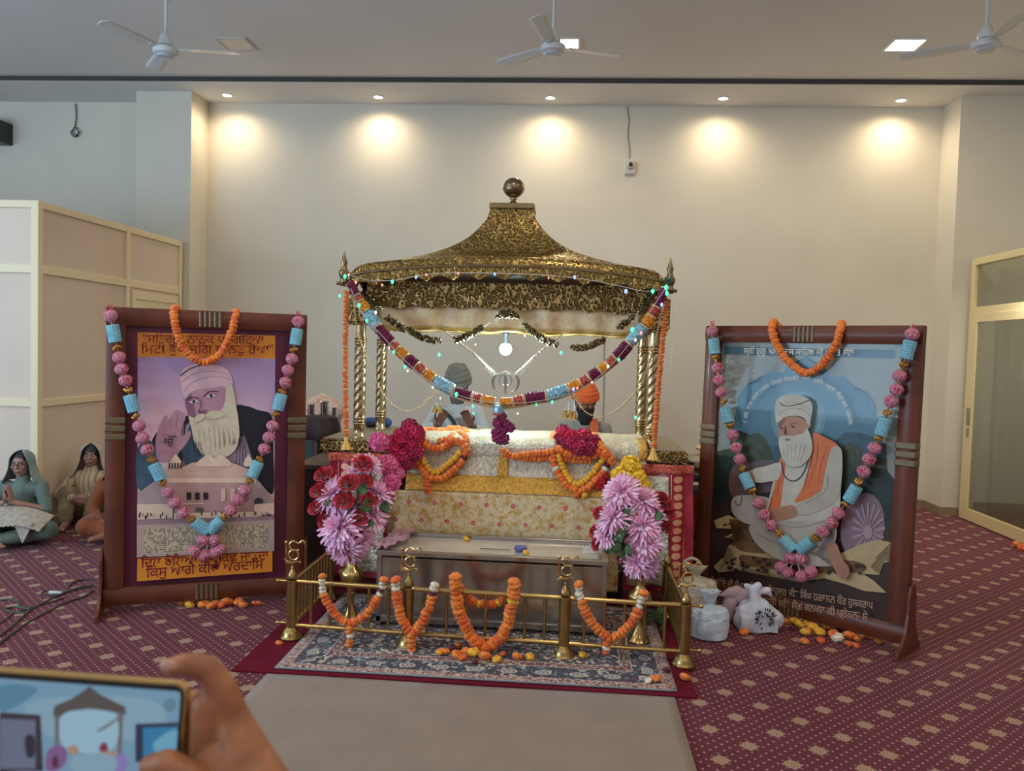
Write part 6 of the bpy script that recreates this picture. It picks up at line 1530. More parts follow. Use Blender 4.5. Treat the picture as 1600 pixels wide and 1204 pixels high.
GLD = mat('garland_gold', ph(170, 122, 52, 1.15), 0.35, 0.5, var=.3, vscale=80)
def ribbon_ball(seed):
    b = MB(); r_ = random.Random(seed)
    def fn(r, z, a): return r*(1+0.10*math.cos(7*a+z*4)+0.05*math.sin(3*a))
    b.lathe([(max(0.02, math.sin(PI*j/12)), -0.95*math.cos(PI*j/12)) for j in range(13)], (0, 0, 0), 42, fn=fn)
    for k in range(4):
        a = k*PI/2+r_.random(); b.tube([Vector((0.25*math.cos(a), 0.25*math.sin(a), 0.8)), Vector((0.5*math.cos(a), 0.5*math.sin(a), 1.05))], 0.07, 5)
    return b
TRB = template(ribbon_ball(1), 'pink_ball', RIB)
def ribbon_roll():
    b = MB()
    def fn(r, z, a): return r*(1+0.05*math.cos(13*a)+0.06*math.sin(z*26+a))
    b.lathe([(0.72, -1.0), (0.97, -0.97)]+[(1.0, -0.9+1.8*j/14) for j in range(15)]+[(0.97, .97), (0.72, 1.0)], (0, 0, 0), 36, fn=fn); return b
TBL = template(ribbon_roll(), 'blue_roll', BLU)
def gold_bit():
    b = MB(); r_ = random.Random(4)
    for k in range(9):
        a = 2*PI*k/9; b.ball((0.62*math.cos(a), 0.62*math.sin(a), r_.uniform(-.3, .3)), 0.42, 6)
    b.ball((0, 0, 0), 0.6, 8); return b
TGO = template(gold_bit(), 'gold_bead', GLD)
def ribbon_garland(label, Fm, seqs, tail):
    Y = -0.085; allp = [Fm.world(x, y, Y) for _, x, y in seqs[0]]; base = Vector(allp[0])
    t = thing('ribbon_garland', label, 'garland', base, 'pink and blue garlands on the framed pictures')
    for seq_ in seqs:
        P = [Fm.world(x, y, Y) for _, x, y in seq_]
        MB().tube(P, 0.006, 6).build('thread', GLD, t)
        for i, (k, x, y) in enumerate(seq_):
            d = (P[min(i+1, len(P)-1)]-P[max(i-1, 0)]).normalized()
            if k == 'P': inst(TRB, t, 'pink_ball', P[i], align(d, i), 0.036, wl=base)
            elif k == 'B': inst(TBL, t, 'blue_roll', P[i], align(d, i), (0.034, 0.034, 0.052), wl=base)
            else: inst(TGO, t, 'gold_bead', P[i], align(d, i), 0.026, wl=base)
    for x, y in tail: inst(TRB, t, 'pink_ball', Fm.world(x, y, Y), (0.4, 0.2, x), 0.038, wl=base)
    a, c = tail[0], tail[1]
    for (x, y) in tail[2:]:
        MB().tube([Fm.world((a[0]+c[0])/2, (a[1]+c[1])/2, Y), Fm.world(x, y, Y)], 0.003, 5).build('white_string', WHT, t)
    for sq in seqs:
        q = Fm.world(sq[0][1], sq[0][2]-8, Y); b = MB()
        for k in range(5): b.tube([q+Vector((0, 0, -.01)), q+Vector((0.014*math.cos(k*1.3), 0.0, 0.02+0.004*k))], 0.0025, 5)
        b.build('ribbon_tie', RIB, t)
def S_(st):
    return [(w[0], float(w[1:].split('.')[0]), float(w[1:].split('.')[1])) for w in st.split()]
ribbon_garland('pink and light blue ribbon garland hanging in a V on the left framed picture', FL,
    [S_('P173.493 B178.521 G183.543 P186.558 P190.576 P196.594 G200.609 B206.630 G212.650 P217.665 P223.684 P230.702 G237.718 B246.737 G255.754 P262.768 P273.785 P287.801 G299.811 B315.822'),
     S_('P466.502 B463.526 G459.546 P456.560 P450.578 P446.597 G441.612 B437.628 G431.647 P426.665 P420.683 P413.701 G406.717 B399.733 G390.751 P382.766 P372.780 P361.797 G350.808 B336.821')],
    [(319, 843), (334, 843), (304, 861), (320, 867), (336, 863), (344, 858)])
ribbon_garland('pink and light blue ribbon garland hanging in a V on the right framed picture', FR,
    [S_('P1113.517 B1116.541 G1118.558 P1121.574 P1124.593 P1127.612 G1131.627 B1136.648 G1141.665 P1145.679 P1150.699 P1156.717 G1160.732 B1167.751 G1176.767 P1185.786 P1194.804 P1205.821 G1217.833 B1232.850'),
     S_('P1425.522 B1419.546 G1412.570 P1406.587 P1400.608 P1393.627 G1386.645 B1380.666 G1373.685 P1367.700 P1358.717 P1350.736 G1342.752 B1332.771 G1321.787 P1310.801 P1300.816 P1286.830 G1274.840 B1258.852')],
    [(1236, 871), (1251, 872), (1221, 886), (1231, 894), (1253, 900), (1267, 893)])
def mloop(label, Fm, px):
    n = len(px); pts = []
    for i, (x, y) in enumerate(px):
        Y = -0.07 if 0 < i < n-1 else 0.0
        pts.append(Fm.world(x, y, Y))
    # over the top and down behind
    a = pts[0]+(Fm.M.to_3x3() @ Vector((0.02, 0.06, -0.04))); c = pts[-1]+(Fm.M.to_3x3() @ Vector((-0.02, 0.06, -0.04)))
    garland(label, spline([a]+pts+[c], 8), pat_o, 0.024, 0.020, 'orange marigold loops over the picture tops')
mloop('orange marigold loop hung over the top of the left framed picture', FL, [(274, 481), (272, 497), (278, 522), (286, 543), (300, 558), (318, 566), (337, 560), (350, 544), (359, 525), (366, 504), (369, 487)])
mloop('orange marigold loop hung over the top of the right framed picture', FR, [(1208, 503), (1207, 518), (1214, 540), (1226, 558), (1243, 574), (1261, 583), (1279, 574), (1293, 560), (1304, 541), (1312, 520), (1315, 505)])
# ------------------------------------------------------------------ people
SK1 = mat('skin_light_brown', ph(150, 112, 98, 1.25), 0.5, var=0.08, vscale=12, sub=0.05)
SK2 = mat('skin_brown', ph(128, 84, 68, 1.2), 0.5, var=0.08, vscale=12, sub=0.05)
HAIR = mat('black_hair', (0.012, 0.010, 0.011, 1), 0.45, bump=.5, bscale=120)
EYEM = mat('eye_dark', (0.01, 0.008, 0.008, 1), 0.2); EYEW = mat('eye_white', (0.6, 0.57, 0.54, 1), 0.3); LIP = mat('lip', ph(140, 80, 78, 1.1), 0.5)
def hand(b, wrist, d, nrm, s=1.0, curl=0.5, side=1, spread=1.0):
    """palm, four unequal bent fingers and a thumb; nrm = direction the palm faces"""
    d = Vector(d).normalized(); nrm = Vector(nrm); nrm = (nrm-d*nrm.dot(d)).normalized(); x = d.cross(nrm)*side
    W = Vector(wrist)
    for k in (-1.0, -0.33, 0.33, 1.0):
        b.capsule(W+x*(0.012*k*s), W+d*(0.082*s)+x*(0.027*k*s), 0.015*s, 0.0125*s, 10)
    for k, L in ((1.0, .070), (0.33, .080), (-0.33, .074), (-1.0, .058)):
        p = W+d*(0.085*s)+x*(0.027*k*s); dd = (d+x*0.10*k*spread).normalized(); ang = 0
        for j, f in enumerate((0.45, 0.30, 0.25)):
            ang += curl*(0.5 if j == 0 else 0.75); q = p+(dd*math.cos(ang)+nrm*math.sin(ang))*L*f*s
            b.capsule(p, q, (0.0098-0.0010*j)*s, (0.0088-0.0010*j)*s, 10); p = q
    p = W+d*0.022*s+x*0.022*s
    q = p+(d*0.6+x*0.75+nrm*0.35).normalized()*0.040*s; b.capsule(p, q, 0.014*s, 0.0112*s, 10)
    r_ = q+(d*0.9+x*0.35+nrm*0.35).normalized()*0.030*s; b.capsule(q, r_, 0.0108*s, 0.0092*s, 10)
    b.capsule(r_, r_+(d+nrm*0.3).normalized()*0.022*s, 0.0092*s, 0.0076*s, 10)
def headgeo(b, c, R, s):
    """skull, jaw, nose, brow, cheeks, ears; R turns local axes (-y is the face)"""
    c = Vector(c); T = lambda x, y, z: c+R @ Vector((x*s, y*s, z*s))
    M3 = R.to_3x3() if hasattr(R, 'to_3x3') else R
    b.ball(T(0, .012, .025), .094*s, 20, M3, (0.84, 1.02, 1.0)); b.ball(T(0, -.02, -.035), .070*s, 18, M3, (0.92, 1.0, 1.12))
    b.ball(T(0, -.052, -.088), .026*s, 12, M3, (1.1, 0.9, .8))
    b.capsule(T(0, -.088, .018), T(0, -.106, -.018), .0085*s, .0125*s, 10); b.ball(T(.010, -.098, -.021), .009*s, 8); b.ball(T(-.010, -.098, -.021), .009*s, 8)
    b.capsule(T(-.038, -.078, .030), T(.038, -.078, .030), .011*s, .011*s, 10)
    for k in (-1, 1):
        b.ball(T(.040*k, -.066, -.018), .024*s, 12); b.ball(T(.082*k, .01, -.004), .020*s, 10, M3, (.35, .8, 1.4))
    b.capsule(T(-.016, -.090, -.052), T(.016, -.090, -.052), .0075*s, .0075*s, 8); b.capsule(T(-.012, -.088, -.062), T(.012, -.088, -.062), .0075*s, .0075*s, 8)
    return T
def face_parts(t, T, s, R, brow=HAIR, beard=None):
    M3 = R
    for k in (-1, 1):
        e_ = MB().ball(T(.032*k, -.082, .010), .0125*s, 10, M3, (1.25, .6, .62)).build('eye', EYEW, t)
        MB().ball(T(.031*k, -.0885, .010), .0058*s, 8).build('iris', EYEM, e_)
        MB().tube(spline([T(.014*k, -.094, .030), T(.032*k, -.092, .036), T(.050*k, -.080, .028)], 5), .0036*s, 6).build('eyebrow', brow, t)
    b = MB(); b.capsule(T(-.019, -.096, -.054), T(.019, -.096, -.054), .0042*s, .0042*s, 8); b.capsule(T(-.014, -.0945, -.062), T(.014, -.0945, -.062), .005*s, .005*s, 8); b.build('lips', LIP, t)
def rotz(a): return Matrix.Rotation(a, 3, 'Z')
def mk(mb, J, pairs):
    for a, c, r0, r1 in pairs: mb.capsule(J[a] if isinstance(a, str) else a, J[c] if isinstance(c, str) else c, r0, r1, 14)

def seated_person(label, X, Yp, z0, yaw, s, J, cloth, leg_cloth, skin, hands, headR, feet=True, sleeves=True, voxel=0.0085, gcat='person', torso_r=(0.125, .15), longsleeve=True, cl_noise=0.012):
    """J: joints in metres for an adult, local, facing -y"""
    t = thing('person', label, gcat, (X, Yp, z0))
    Rz = rotz(yaw); Wd = lambda v: Vector((X, Yp, z0))+Rz @ (Vector(v)*s)
    K = {k: Wd(v) for k, v in J.items()}
    b = MB(); RH = Rz @ headR
    T = headgeo(b, K['head'], RH, s)
    mk(b, K, [('head', 'neck', .052*s, .05*s), ('neck', 'chest', .06*s, .105*s), ('chest', 'pelvis', .105*s, .12*s), ('shL', 'chest', .05*s, .09*s), ('shR', 'chest', .05*s, .09*s),
              ('shL', 'elL', .045*s, .036*s), ('shR', 'elR', .045*s, .036*s), ('elL', 'wrL', .035*s, .023*s), ('elR', 'wrR', .035*s, .023*s),
              ('pelvis', 'hipL', .12*s, .095*s), ('pelvis', 'hipR', .12*s, .095*s), ('hipL', 'knL', .085*s, .055*s), ('hipR', 'knR', .085*s, .055*s), ('knL', 'anL', .052*s, .036*s), ('knR', 'anR', .052*s, .036*s)])
    for sd in 'LR':
        a, c = K['an'+sd], K['to'+sd]
        b.capsule(a, a+(c-a)*0.85, .036*s, .030*s, 12); d = (c-a).normalized(); up = Vector((0, 0, 1)); x = d.cross(up)
        x = x.normalized() if x.length > .1 else Vector((1, 0, 0))
        for q in range(5): b.capsule(a+(c-a)*.8+x*(.013*(q-2))*s, c+x*(.014*(q-2))*s+d*(.012-.004*abs(q-1))*s, .012*s, .009*s, 8)
    for sd, (dv, nv, curl) in hands.items():
        hand(b, K['wr'+sd], Rz @ Vector(dv), Rz @ Vector(nv), s*1.0, curl, 1 if sd == 'L' else -1)
    fuse(b, 'body', skin, t, voxel*.55, 2)
    # garments
    c = MB(); tr = torso_r
    mk(c, K, [('neck', 'chest', .066*s, tr[0]*s), ('chest', 'pelvis', tr[0]*s, tr[1]*s), ('shL', 'chest', .068*s, .11*s), ('shR', 'chest', .068*s, .11*s),
              ('shL', 'elL', .066*s, .055*s), ('shR', 'elR', .066*s, .055*s)])
    if longsleeve:
        for sd in 'LR':
            e = K['el'+sd].lerp(K['wr'+sd], longsleeve if isinstance(longsleeve, float) else .85); c.capsule(K['el'+sd], e, .056*s, .044*s, 14)
    fuse(c, 'tunic', cloth, t, voxel, 4, noise_amp=cl_noise, nscale=11)
    c = MB()
    mk(c, K, [('pelvis', 'hipL', .155*s, .125*s), ('pelvis', 'hipR', .155*s, .125*s), ('hipL', 'knL', .12*s, .095*s), ('hipR', 'knR', .12*s, .095*s)])
    for sd in 'LR':
        e = K['kn'+sd].lerp(K['an'+sd], .82); c.capsule(K['kn'+sd], e, .09*s, .06*s, 14)
    fuse(c, 'trousers', leg_cloth, t, voxel, 4, noise_amp=cl_noise, nscale=9)
    return t, K, T, RH
def hood(t, T, m_, open_=1.0, length=.30, flare=.16, name='head_scarf', th=.004):
    def g(u, v):
        a0 = (0.42+0.5*min(1, v*2.2))*open_; a = a0+(2*PI-2*a0)*u
        if v < .35: q = v/.35; r = .107*math.sin(q*PI/2)+.006; z = .03+.103*math.cos(q*PI/2)
        else: q = (v-.35)/.65; r = .113+flare*q*q; z = .03-length*q
        r *= 1+.05*math.sin(a*9)*v
        return T(r*math.sin(a)*.95, -r*math.cos(a)*1.02+.010, z)
    MB().grid(g, 60, 30).build(name, m_, t, thick=th)
def hairc(t, T, s, R):
    b = MB(); b.ball(T(0, .018, .034), .097*s, 20, R, (.86, 1.0, 1.0)); 
    o = b.build('hair', HAIR, t); return o
TEAL = mat('teal_cloth', ph(88, 106, 98, 1.2), 0.75, var=.25, vscale=8, sheen=.2); TEALD = mat('teal_trousers', ph(84, 96, 86, 1.2), .8, var=.3, vscale=6)
SIT = dict(pelvis=(0, .02, .12), chest=(0, 0, .42), neck=(0, -.005, .565), head=(0, -.02, .715), shL=(.165, 0, .50), shR=(-.165, 0, .50),
           hipL=(.10, -.02, .12), hipR=(-.10, -.02, .12), knL=(.36, -.27, .15), knR=(-.36, -.27, .15), anL=(-.06, -.42, .075), anR=(.10, -.34, .07), toL=(-.19, -.46, .05), toR=(.22, -.38, .05))
# woman in teal, palms joined
J = dict(SIT); J.update(elL=(.27, -.10, .30), elR=(-.25, -.12, .30), wrL=(.035, -.245, .40), wrR=(-.03, -.245, .40), anL=(-.02, -.44, .075), toL=(.09, -.52, .05), anR=(.02, -.34, .07), toR=(-.16, -.38, .05))
p = at(33, 800, 6.0)
t, K, T, RH = seated_person('woman in teal and glasses sitting cross-legged at far left, palms joined', p.x, 6.02, 0, math.radians(8), 0.84, J, TEAL, TEALD, SK1,
    dict(L=((-.15, -.1, 1), (-1, 0, 0), .12), R=((.15, -.1, 1), (1, 0, 0), .12)), Matrix.Rotation(.05, 3, 'X'), longsleeve=False)
hairc(t, T, .84, RH); face_parts(t, T, .84, RH); hood(t, T, mat('teal_scarf', ph(112, 130, 124, 1.2), .75, var=.2, vscale=10, sheen=.3), 1.12, .20, .07)
b = MB()
for k in (-1, 1): b.tube([T(.030*k+.024*math.cos(a), -.104+.006*abs(math.cos(a)), .008+.018*math.sin(a)) for a in [2*PI*i/20 for i in range(20)]], .0022*.84, 5, closed=True)
b.tube([T(-.006, -.106, .010), T(.006, -.106, .010)], .002, 5); b.tube([T(-.054, -.10, .012), T(-.085, -.02, .012)], .002, 5); b.tube([T(.054, -.10, .012), T(.085, -.02, .012)], .002, 5)
b.build('glasses', BLK, t)
# embroidered cream shawl over her lap
SHW = mat('cream_lace', ph(156, 146, 134, 1.3), .8, var=.15, vscale=30, bump=.3, bscale=120)
Xc = K['chest']
def lap(u, v):
    x = -.30+.62*u; z = .20-.10*v*(1+.3*math.sin(u*5))-.08*(abs(u-.5)*2)**2; y = -.16-.22*v-.03*math.sin(u*PI)
    if v > .93: z -= .012*abs(math.sin(u*60))
    return Xc+rotz(math.radians(8)) @ Vector((x, y+.0, z-.25))
MB().grid(lap, 60, 20).build('lace_shawl', SHW, t, thick=.006)
def corner(u, v):
    w_ = .16*(1-v); return Xc+rotz(math.radians(8)) @ Vector((.20+(u-.5)*w_, -.375-.01*v, -.135-.16*v))
MB().grid(corner, 8, 12).build('shawl_corner', SHW, t, thick=.005)
MB().tube([K['wrL'].lerp(K['elL'], .1)+Vector((.022*math.cos(a), .006*math.cos(a), .022*math.sin(a))) for a in [2*PI*i/20 for i in range(20)]], .003, 6, closed=True).build('bangle', BELL, t)
# woman in cream striped shawl, knees drawn up
CRS = bpy.data.materials.new('striped_shawl'); CRS.use_nodes = True; k = NT(CRS); q = k.xyz(k.coord())
st_ = k.smooth(k.m('SINE', k.m('MULTIPLY', k.m('ADD', q[0], k.m('MULTIPLY', q[2], .15)), 150.0)), .55, .8)
k.put(k.n['Principled BSDF'].inputs['Base Color'], k.mix(st_, ph(176, 160, 134, 1.25), ph(150, 116, 84, 1.25))); k.n['Principled BSDF'].inputs['Roughness'].default_value = .8
OLV = mat('beige_trousers', ph(128, 112, 84, 1.25), .8, var=.3, vscale=9)
J = dict(SIT); J.update(knL=(.14, -.30, .36), knR=(-.17, -.28, .34), anL=(.10, -.46, .07), anR=(-.12, -.40, .07), toL=(.12, -.60, .03), toR=(-.13, -.54, .03), elL=(.25, -.16, .32), elR=(-.25, -.16, .32), wrL=(.06, -.36, .34), wrR=(-.06, -.37, .32))
p = at(128, 800, 6.72)
t, K, T, RH = seated_person('woman in cream striped shawl sitting with knees drawn up against the partition', p.x+.10, 6.70, 0, math.radians(16), 0.82, J, CRS, OLV, SK1,
    dict(L=((-1, -.2, -.2), (0, 1, 0), .5), R=((1, -.2, -.2), (0, 1, 0), .5)), rotz(.12), torso_r=(.15, .17), cl_noise=.02)
hairc(t, T, .86, RH); face_parts(t, T, .86, RH); hood(t, T, mat('pale_scarf', ph(168, 156, 144, 1.25), .7, var=.2, vscale=10, sheen=.3), 1.2, .24, .09)
# woman in rust dress, mostly behind the framed picture
RST = mat('rust_cloth', ph(128, 62, 20, .95), .75, var=.25, vscale=7, sheen=.2)
J = dict(SIT); J.update(elL=(.24, -.08, .26), elR=(-.25, -.06, .26), wrL=(.08, -.28, .20), wrR=(-.10, -.28, .19), anL=(-.06, -.38, .075), toL=(-.16, -.42, .05), knR=(-.22, -.30, .15), knL=(.28, -.30, .15))
p = at(170, 800, 6.25)
t, K, T, RH = seated_person('person in rust brown dress sitting half hidden behind the left framed picture', p.x+.10, 6.28, 0, math.radians(14), 0.86, J, RST, RST, SK2,
    dict(L=((-1, -.2, -.1), (0, .3, -1), .5), R=((1, -.2, -.1), (0, .3, -1), .5)), rotz(.05))
hairc(t, T, .86, RH); face_parts(t, T, .86, RH); hood(t, T, mat('rust_scarf', ph(150, 76, 30, 1.1), .7, var=.2, sheen=.3), 1.15, .2, .08)

# bench hidden behind the altar for the attendants
tag(MB().box(-1.3, .5, 6.42, 7.1, 0, .46).build('bench', DKW, smooth=False, bevel=.01), 'low dark bench behind the altar on which the two men sit', 'bench')
WHK = mat('white_kurta', ph(176, 178, 180, 1.3), .8, var=.12, vscale=5, sheen=.1); GRK = mat('grey_kurta', ph(138, 136, 130, 1.25), .8, var=.15, vscale=6)
def turban(t, T, s, m_, tall=1.0):
    b = MB()
    for i in range(7):
        q = i/6; zc = .045+.085*q*tall; r = .108-.045*q*q
        b.tube([T(r*math.cos(a)*.93, .02+r*math.sin(a)*1.03+.004*math.sin(a*3+i), zc+.020*math.sin(-a+.2*i)*(-1)**i+(.018*(1 if math.sin(a) > 0 else -.6)*abs(math.sin(a)))) for a in [2*PI*j/36 for j in range(36)]], .021*s, 10, closed=True)
    b.ball(T(0, .02, .085), .092*s, 18, None, (1, 1, .95*tall))
    return fuse(b, 'turban', m_, t, .006, 2)
tag(MB().box(-1.16, -.62, 6.50, 7.05, .46, .54).build('cushion', mat('cushion_cloth', (.25, .2, .16, 1), .9), smooth=False, bevel=.03), 'flat cushion on the bench under the man in the grey turban', 'cushion')
# man fanning with raised hands (head bowed)
J = dict(SIT); J.update(elL=(.27, -.12, .30), elR=(-.27, -.12, .32), wrL=(.14, -.27, .42), wrR=(-.12, -.28, .42), pelvis=(0, .02, .14), knL=(.2, -.42, .12), knR=(-.2, -.42, .12), anL=(.2, -.42, .05), anR=(-.2, -.42, .05), toL=(.2, -.5, .05), toR=(-.2, -.5, .05))
p = at(714, 640, 6.75)
t, K, T, RH = seated_person('man in white tunic and grey turban behind the altar, head bowed and both hands raised', p.x, 6.78, .57, math.radians(2), 1.0, J, WHK, WHK, SK2,
    dict(L=((-.35, -.25, .8), (-.2, -1, 0), .5), R=((.35, -.25, .8), (.2, -1, 0), .5)), Matrix.Rotation(.35, 3, 'X'), voxel=.011, longsleeve=.62, torso_r=(.15, .16))
TUG = mat('grey_turban', ph(118, 114, 106, 1.25), .85, var=.12, vscale=14); turban(t, T, 1.0, TUG, 1.25); face_parts(t, T, 1, RH)
GRB = mat('grey_beard', ph(96, 92, 88, 1.2), .9, bump=.8, bscale=90)
b = MB(); b.ball(T(0, -.05, -.085), .062, 14, None, (1, .8, 1.3)); b.ball(T(.045, -.02, -.05), .035, 10); b.ball(T(-.045, -.02, -.05), .035, 10); fuse(b, 'beard', GRB, t, .007, 2, noise_amp=.006, nscale=60)
b = MB(); b.tube(spline([K['shR']+Vector((.03, -.11, .03)), K['chest']+Vector((-.02, -.165, .03)), K['chest'].lerp(K['pelvis'], .5)+Vector((.07, -.175, .0)), K['pelvis']+Vector((.16, -.15, .05))], 8), .016, 8); b.build('dark_strap', mat('strap_black', (.03, .025, .02, 1), .6), t)
# man in orange turban
J = dict(SIT); J.update(pelvis=(0, .02, .14), elL=(.25, -.10, .24), elR=(-.25, -.14, .26), wrL=(.12, -.30, .26), wrR=(-.12, -.32, .28), knL=(.2, -.42, .12), knR=(-.2, -.42, .12), anL=(.2, -.42, .05), anR=(-.2, -.42, .05), toL=(.2, -.5, .05), toR=(-.2, -.5, .05))
p = at(918, 640, 6.75)
t, K, T, RH = seated_person('man with dark beard and bright orange turban sitting behind the altar in a grey tunic', p.x-.02, 6.80, .47, math.radians(2), 1.0, J, GRK, GRK, SK2,
    dict(L=((-.6, -.5, .3), (0, 0, -1), .5), R=((.6, -.5, .3), (0, 0, -1), .5)), Matrix.Rotation(.16, 3, 'X'), voxel=.011, torso_r=(.14, .16))
turban(t, T, 1.0, mat('orange_turban', ph(208, 92, 44, 1.3), .8, var=.12, vscale=12), 1.0); face_parts(t, T, 1, RH)
BKB = mat('black_beard', (.02, .018, .018, 1), .85, bump=.8, bscale=90)
b = MB(); b.ball(T(0, -.055, -.10), .062, 14, None, (1.05, .85, 1.5)); b.ball(T(.05, -.025, -.045), .035, 10, None, (.8, 1, 1.4)); b.ball(T(-.05, -.025, -.045), .035, 10, None, (.8, 1, 1.4)); b.capsule(T(-.03, -.097, -.040), T(.03, -.097, -.040), .012, .012); fuse(b, 'beard', BKB, t, .007, 2, noise_amp=.006, nscale=60)
def scf(u, v):
    a = K['neck']+Vector((.075, -.05, .02)); c = K['chest']+Vector((.10, -.18, -.22))
    q = a.lerp(c, v)+Vector(((u-.5)*.07, -.06*math.sin(v*PI), 0)); return q
MB().grid(scf, 6, 20).build('orange_scarf', mat('orange_scarf', ph(196, 96, 50, 1.3), .8, var=.15), t, thick=.008)
# ------------------------------------------------------------------ bags by the right picture
def bag(name, label, cx_, cy_, wx, wy, h, m_, knot=True, seed=1, handles=0, lean=0.0, parts=None, kn=.28):
    t = thing(name, label, 'bag', (cx_, cy_, 0), None)
    def g(u, v):
        a = 2*PI*u; 
        body = 1-kn
        if v < .12: r = .75+.25*math.sin(v/.12*PI/2); z = .004+.1*h*(v/.12)**2*.4
        elif v < .66: q = (v-.12)/.54; r = 1+.10*math.sin(q*PI)-.12*q; z = h*(.04+(body-.1)*q)
        elif v < .84: q = (v-.66)/.18; r = .88-.74*math.sin(q*PI/2); z = h*(body-.06+.10*q)
        else: q = (v-.84)/.16; r = .14+.30*q*(1+.5*math.sin(a*3)); z = h*(body+.04+kn*.95*q)
        fold = 1+(.05+.10*(v > .5))*math.sin(a*9+seed+3*math.sin(a*2))*min(1, v*2)*(.7 if v < .84 else 1.2)+.10*noise.noise(Vector((math.cos(a)*1.6+seed, math.sin(a)*1.6, v*3)))
        return Vector((cx_+wx*r*fold*math.cos(a)+lean*z, cy_+wy*r*fold*math.sin(a), z))
    MB().grid(g, 90, 60).build('bag_body', m_, t, thick=.002)
    for k in range(handles):
        x0 = cx_+(-.3+.6*k)*wx; b = MB(); z = h*(1-kn)+.02
        b.tube(spline([Vector((x0-.03, cy_-.01, z)), Vector((x0-.045, cy_-.02, z+h*.2)), Vector((x0+.0, cy_-.03, z+h*.30)), Vector((x0+.05, cy_-.02, z+h*.2)), Vector((x0+.04, cy_-.01, z))], 8), .009, 7)
        b.build('handle', m_, t)
    return t
def thinplastic(name, c, tr):
    return mat(name, c, .3, var=.12, vscale=14, bump=.7, bscale=26, bdist=.012, coat=.3)
WB = thinplastic('white_bag', ph(196, 204, 212, 1.3), 0); LBG = thinplastic('blue_white_bag', ph(178, 194, 206, 1.3), 0); CRB = thinplastic('cream_bag', ph(176, 170, 150, 1.3), 0)
q = onfloor(1094, 962); t = bag('plastic_bag', 'white plastic carrier bag with a looped handle leaning on the right framed picture', .80, 4.84, .115, .10, .33, CRB, seed=2, handles=1, kn=.16)
b = MB()
for k in range(9):
    x0 = .74+k*.013; b.ball((x0, 4.753+abs(k-4)*.004, .19+.012*math.sin(k*2.1)), .011, 6, None, (1, .3, 1))
b.build('print', BLK, t)
q = onfloor(1112, 1004); t = bag('plastic_bag', 'translucent white plastic bag filled with cream packets, nearest the rail', q.x, q.y+.10, .105, .10, .26, LBG, seed=5, kn=.30)
q = onfloor(1088, 998); tag(lumpy(q.x-.075, q.x+.06, q.y+.05, q.y+.2, 0, .16, .25, 6.0).build('paper_packet', mat('orange_packet', ph(206, 140, 84, 1.25), .5, var=.2), None), 'orange brown packet on the carpet between the corner post and the plastic bag', 'packet')
# knotted white cloth bag with a dark floral print
q = onfloor(1187, 994); bx_, by_ = q.x, q.y+.12
t = thing('cloth_bag', 'white knotted cloth bag with a dark floral print in front of the right framed picture', 'bag', (bx_, by_, 0))
b = MB()
b.box(bx_-.10, bx_+.12, by_-.085, by_+.085, .004, .10); b.ball((bx_+.01, by_, .10), .09, 18, None, (1.35, 1.0, .95))
b.ball((bx_-.06, by_, .06), .06, 14, None, (1.1, 1.2, 1)); b.ball((bx_+.09, by_, .07), .06, 14, None, (1.0, 1.2, 1.1))
b.capsule((bx_, by_, .15), (bx_-.025, by_, .225), .055, .026)
b.capsule((bx_-.025, by_, .225), (bx_-.06, by_-.01, .262), .026, .020); b.capsule((bx_-.025, by_, .225), (bx_+.015, by_-.01, .268), .026, .017); b.capsule((bx_-.0, by_, .23), (bx_+.07, by_+.01, .235), .024, .020)
b.capsule((bx_+.07, by_+.01, .235), (bx_+.095, by_+.01, .19), .020, .010)
fuse(b, 'bag_body', mat('white_cotton', ph(190, 196, 210, 1.25), .75, var=.08, vscale=9, bump=.5, bscale=22, bdist=.015), t, .006, 4, noise_amp=.022, nscale=15)
b = MB(); r_ = random.Random(8); bf = Vector((bx_+.035, by_-.094, .095))
for k in range(34):
    a = r_.uniform(0, 6.28); rr = .015+.04*r_.random()
    x0 = bf.x+rr*1.15*math.cos(a); z0 = bf.z+rr*math.sin(a)
    b.capsule((x0, bf.y-.004, z0), (x0+.012*math.cos(a), bf.y-.004, z0+.012*math.sin(a)), .0045, .0025, 6)
b.build('print', BLK, t, smooth=False)
t = thing('cloth_bag', 'pinkish white cloth flap bag behind the knotted white bag', 'bag', (bx_-.15, by_+.07, 0))
b = MB(); b.capsule((bx_-.15, by_+.10, .05), (bx_-.13, by_+.10, .13), .05, .045); b.capsule((bx_-.10, by_+.09, .19), (bx_-.20, by_+.08, .17), .036, .012); b.capsule((bx_-.11, by_+.09, .15), (bx_-.02, by_+.07, .20), .03, .03)
fuse(b, 'bag_body', mat('pinkish_cotton', ph(176, 152, 158, 1.2), .75, var=.1), t, .007, 4, noise_amp=.016, nscale=16)

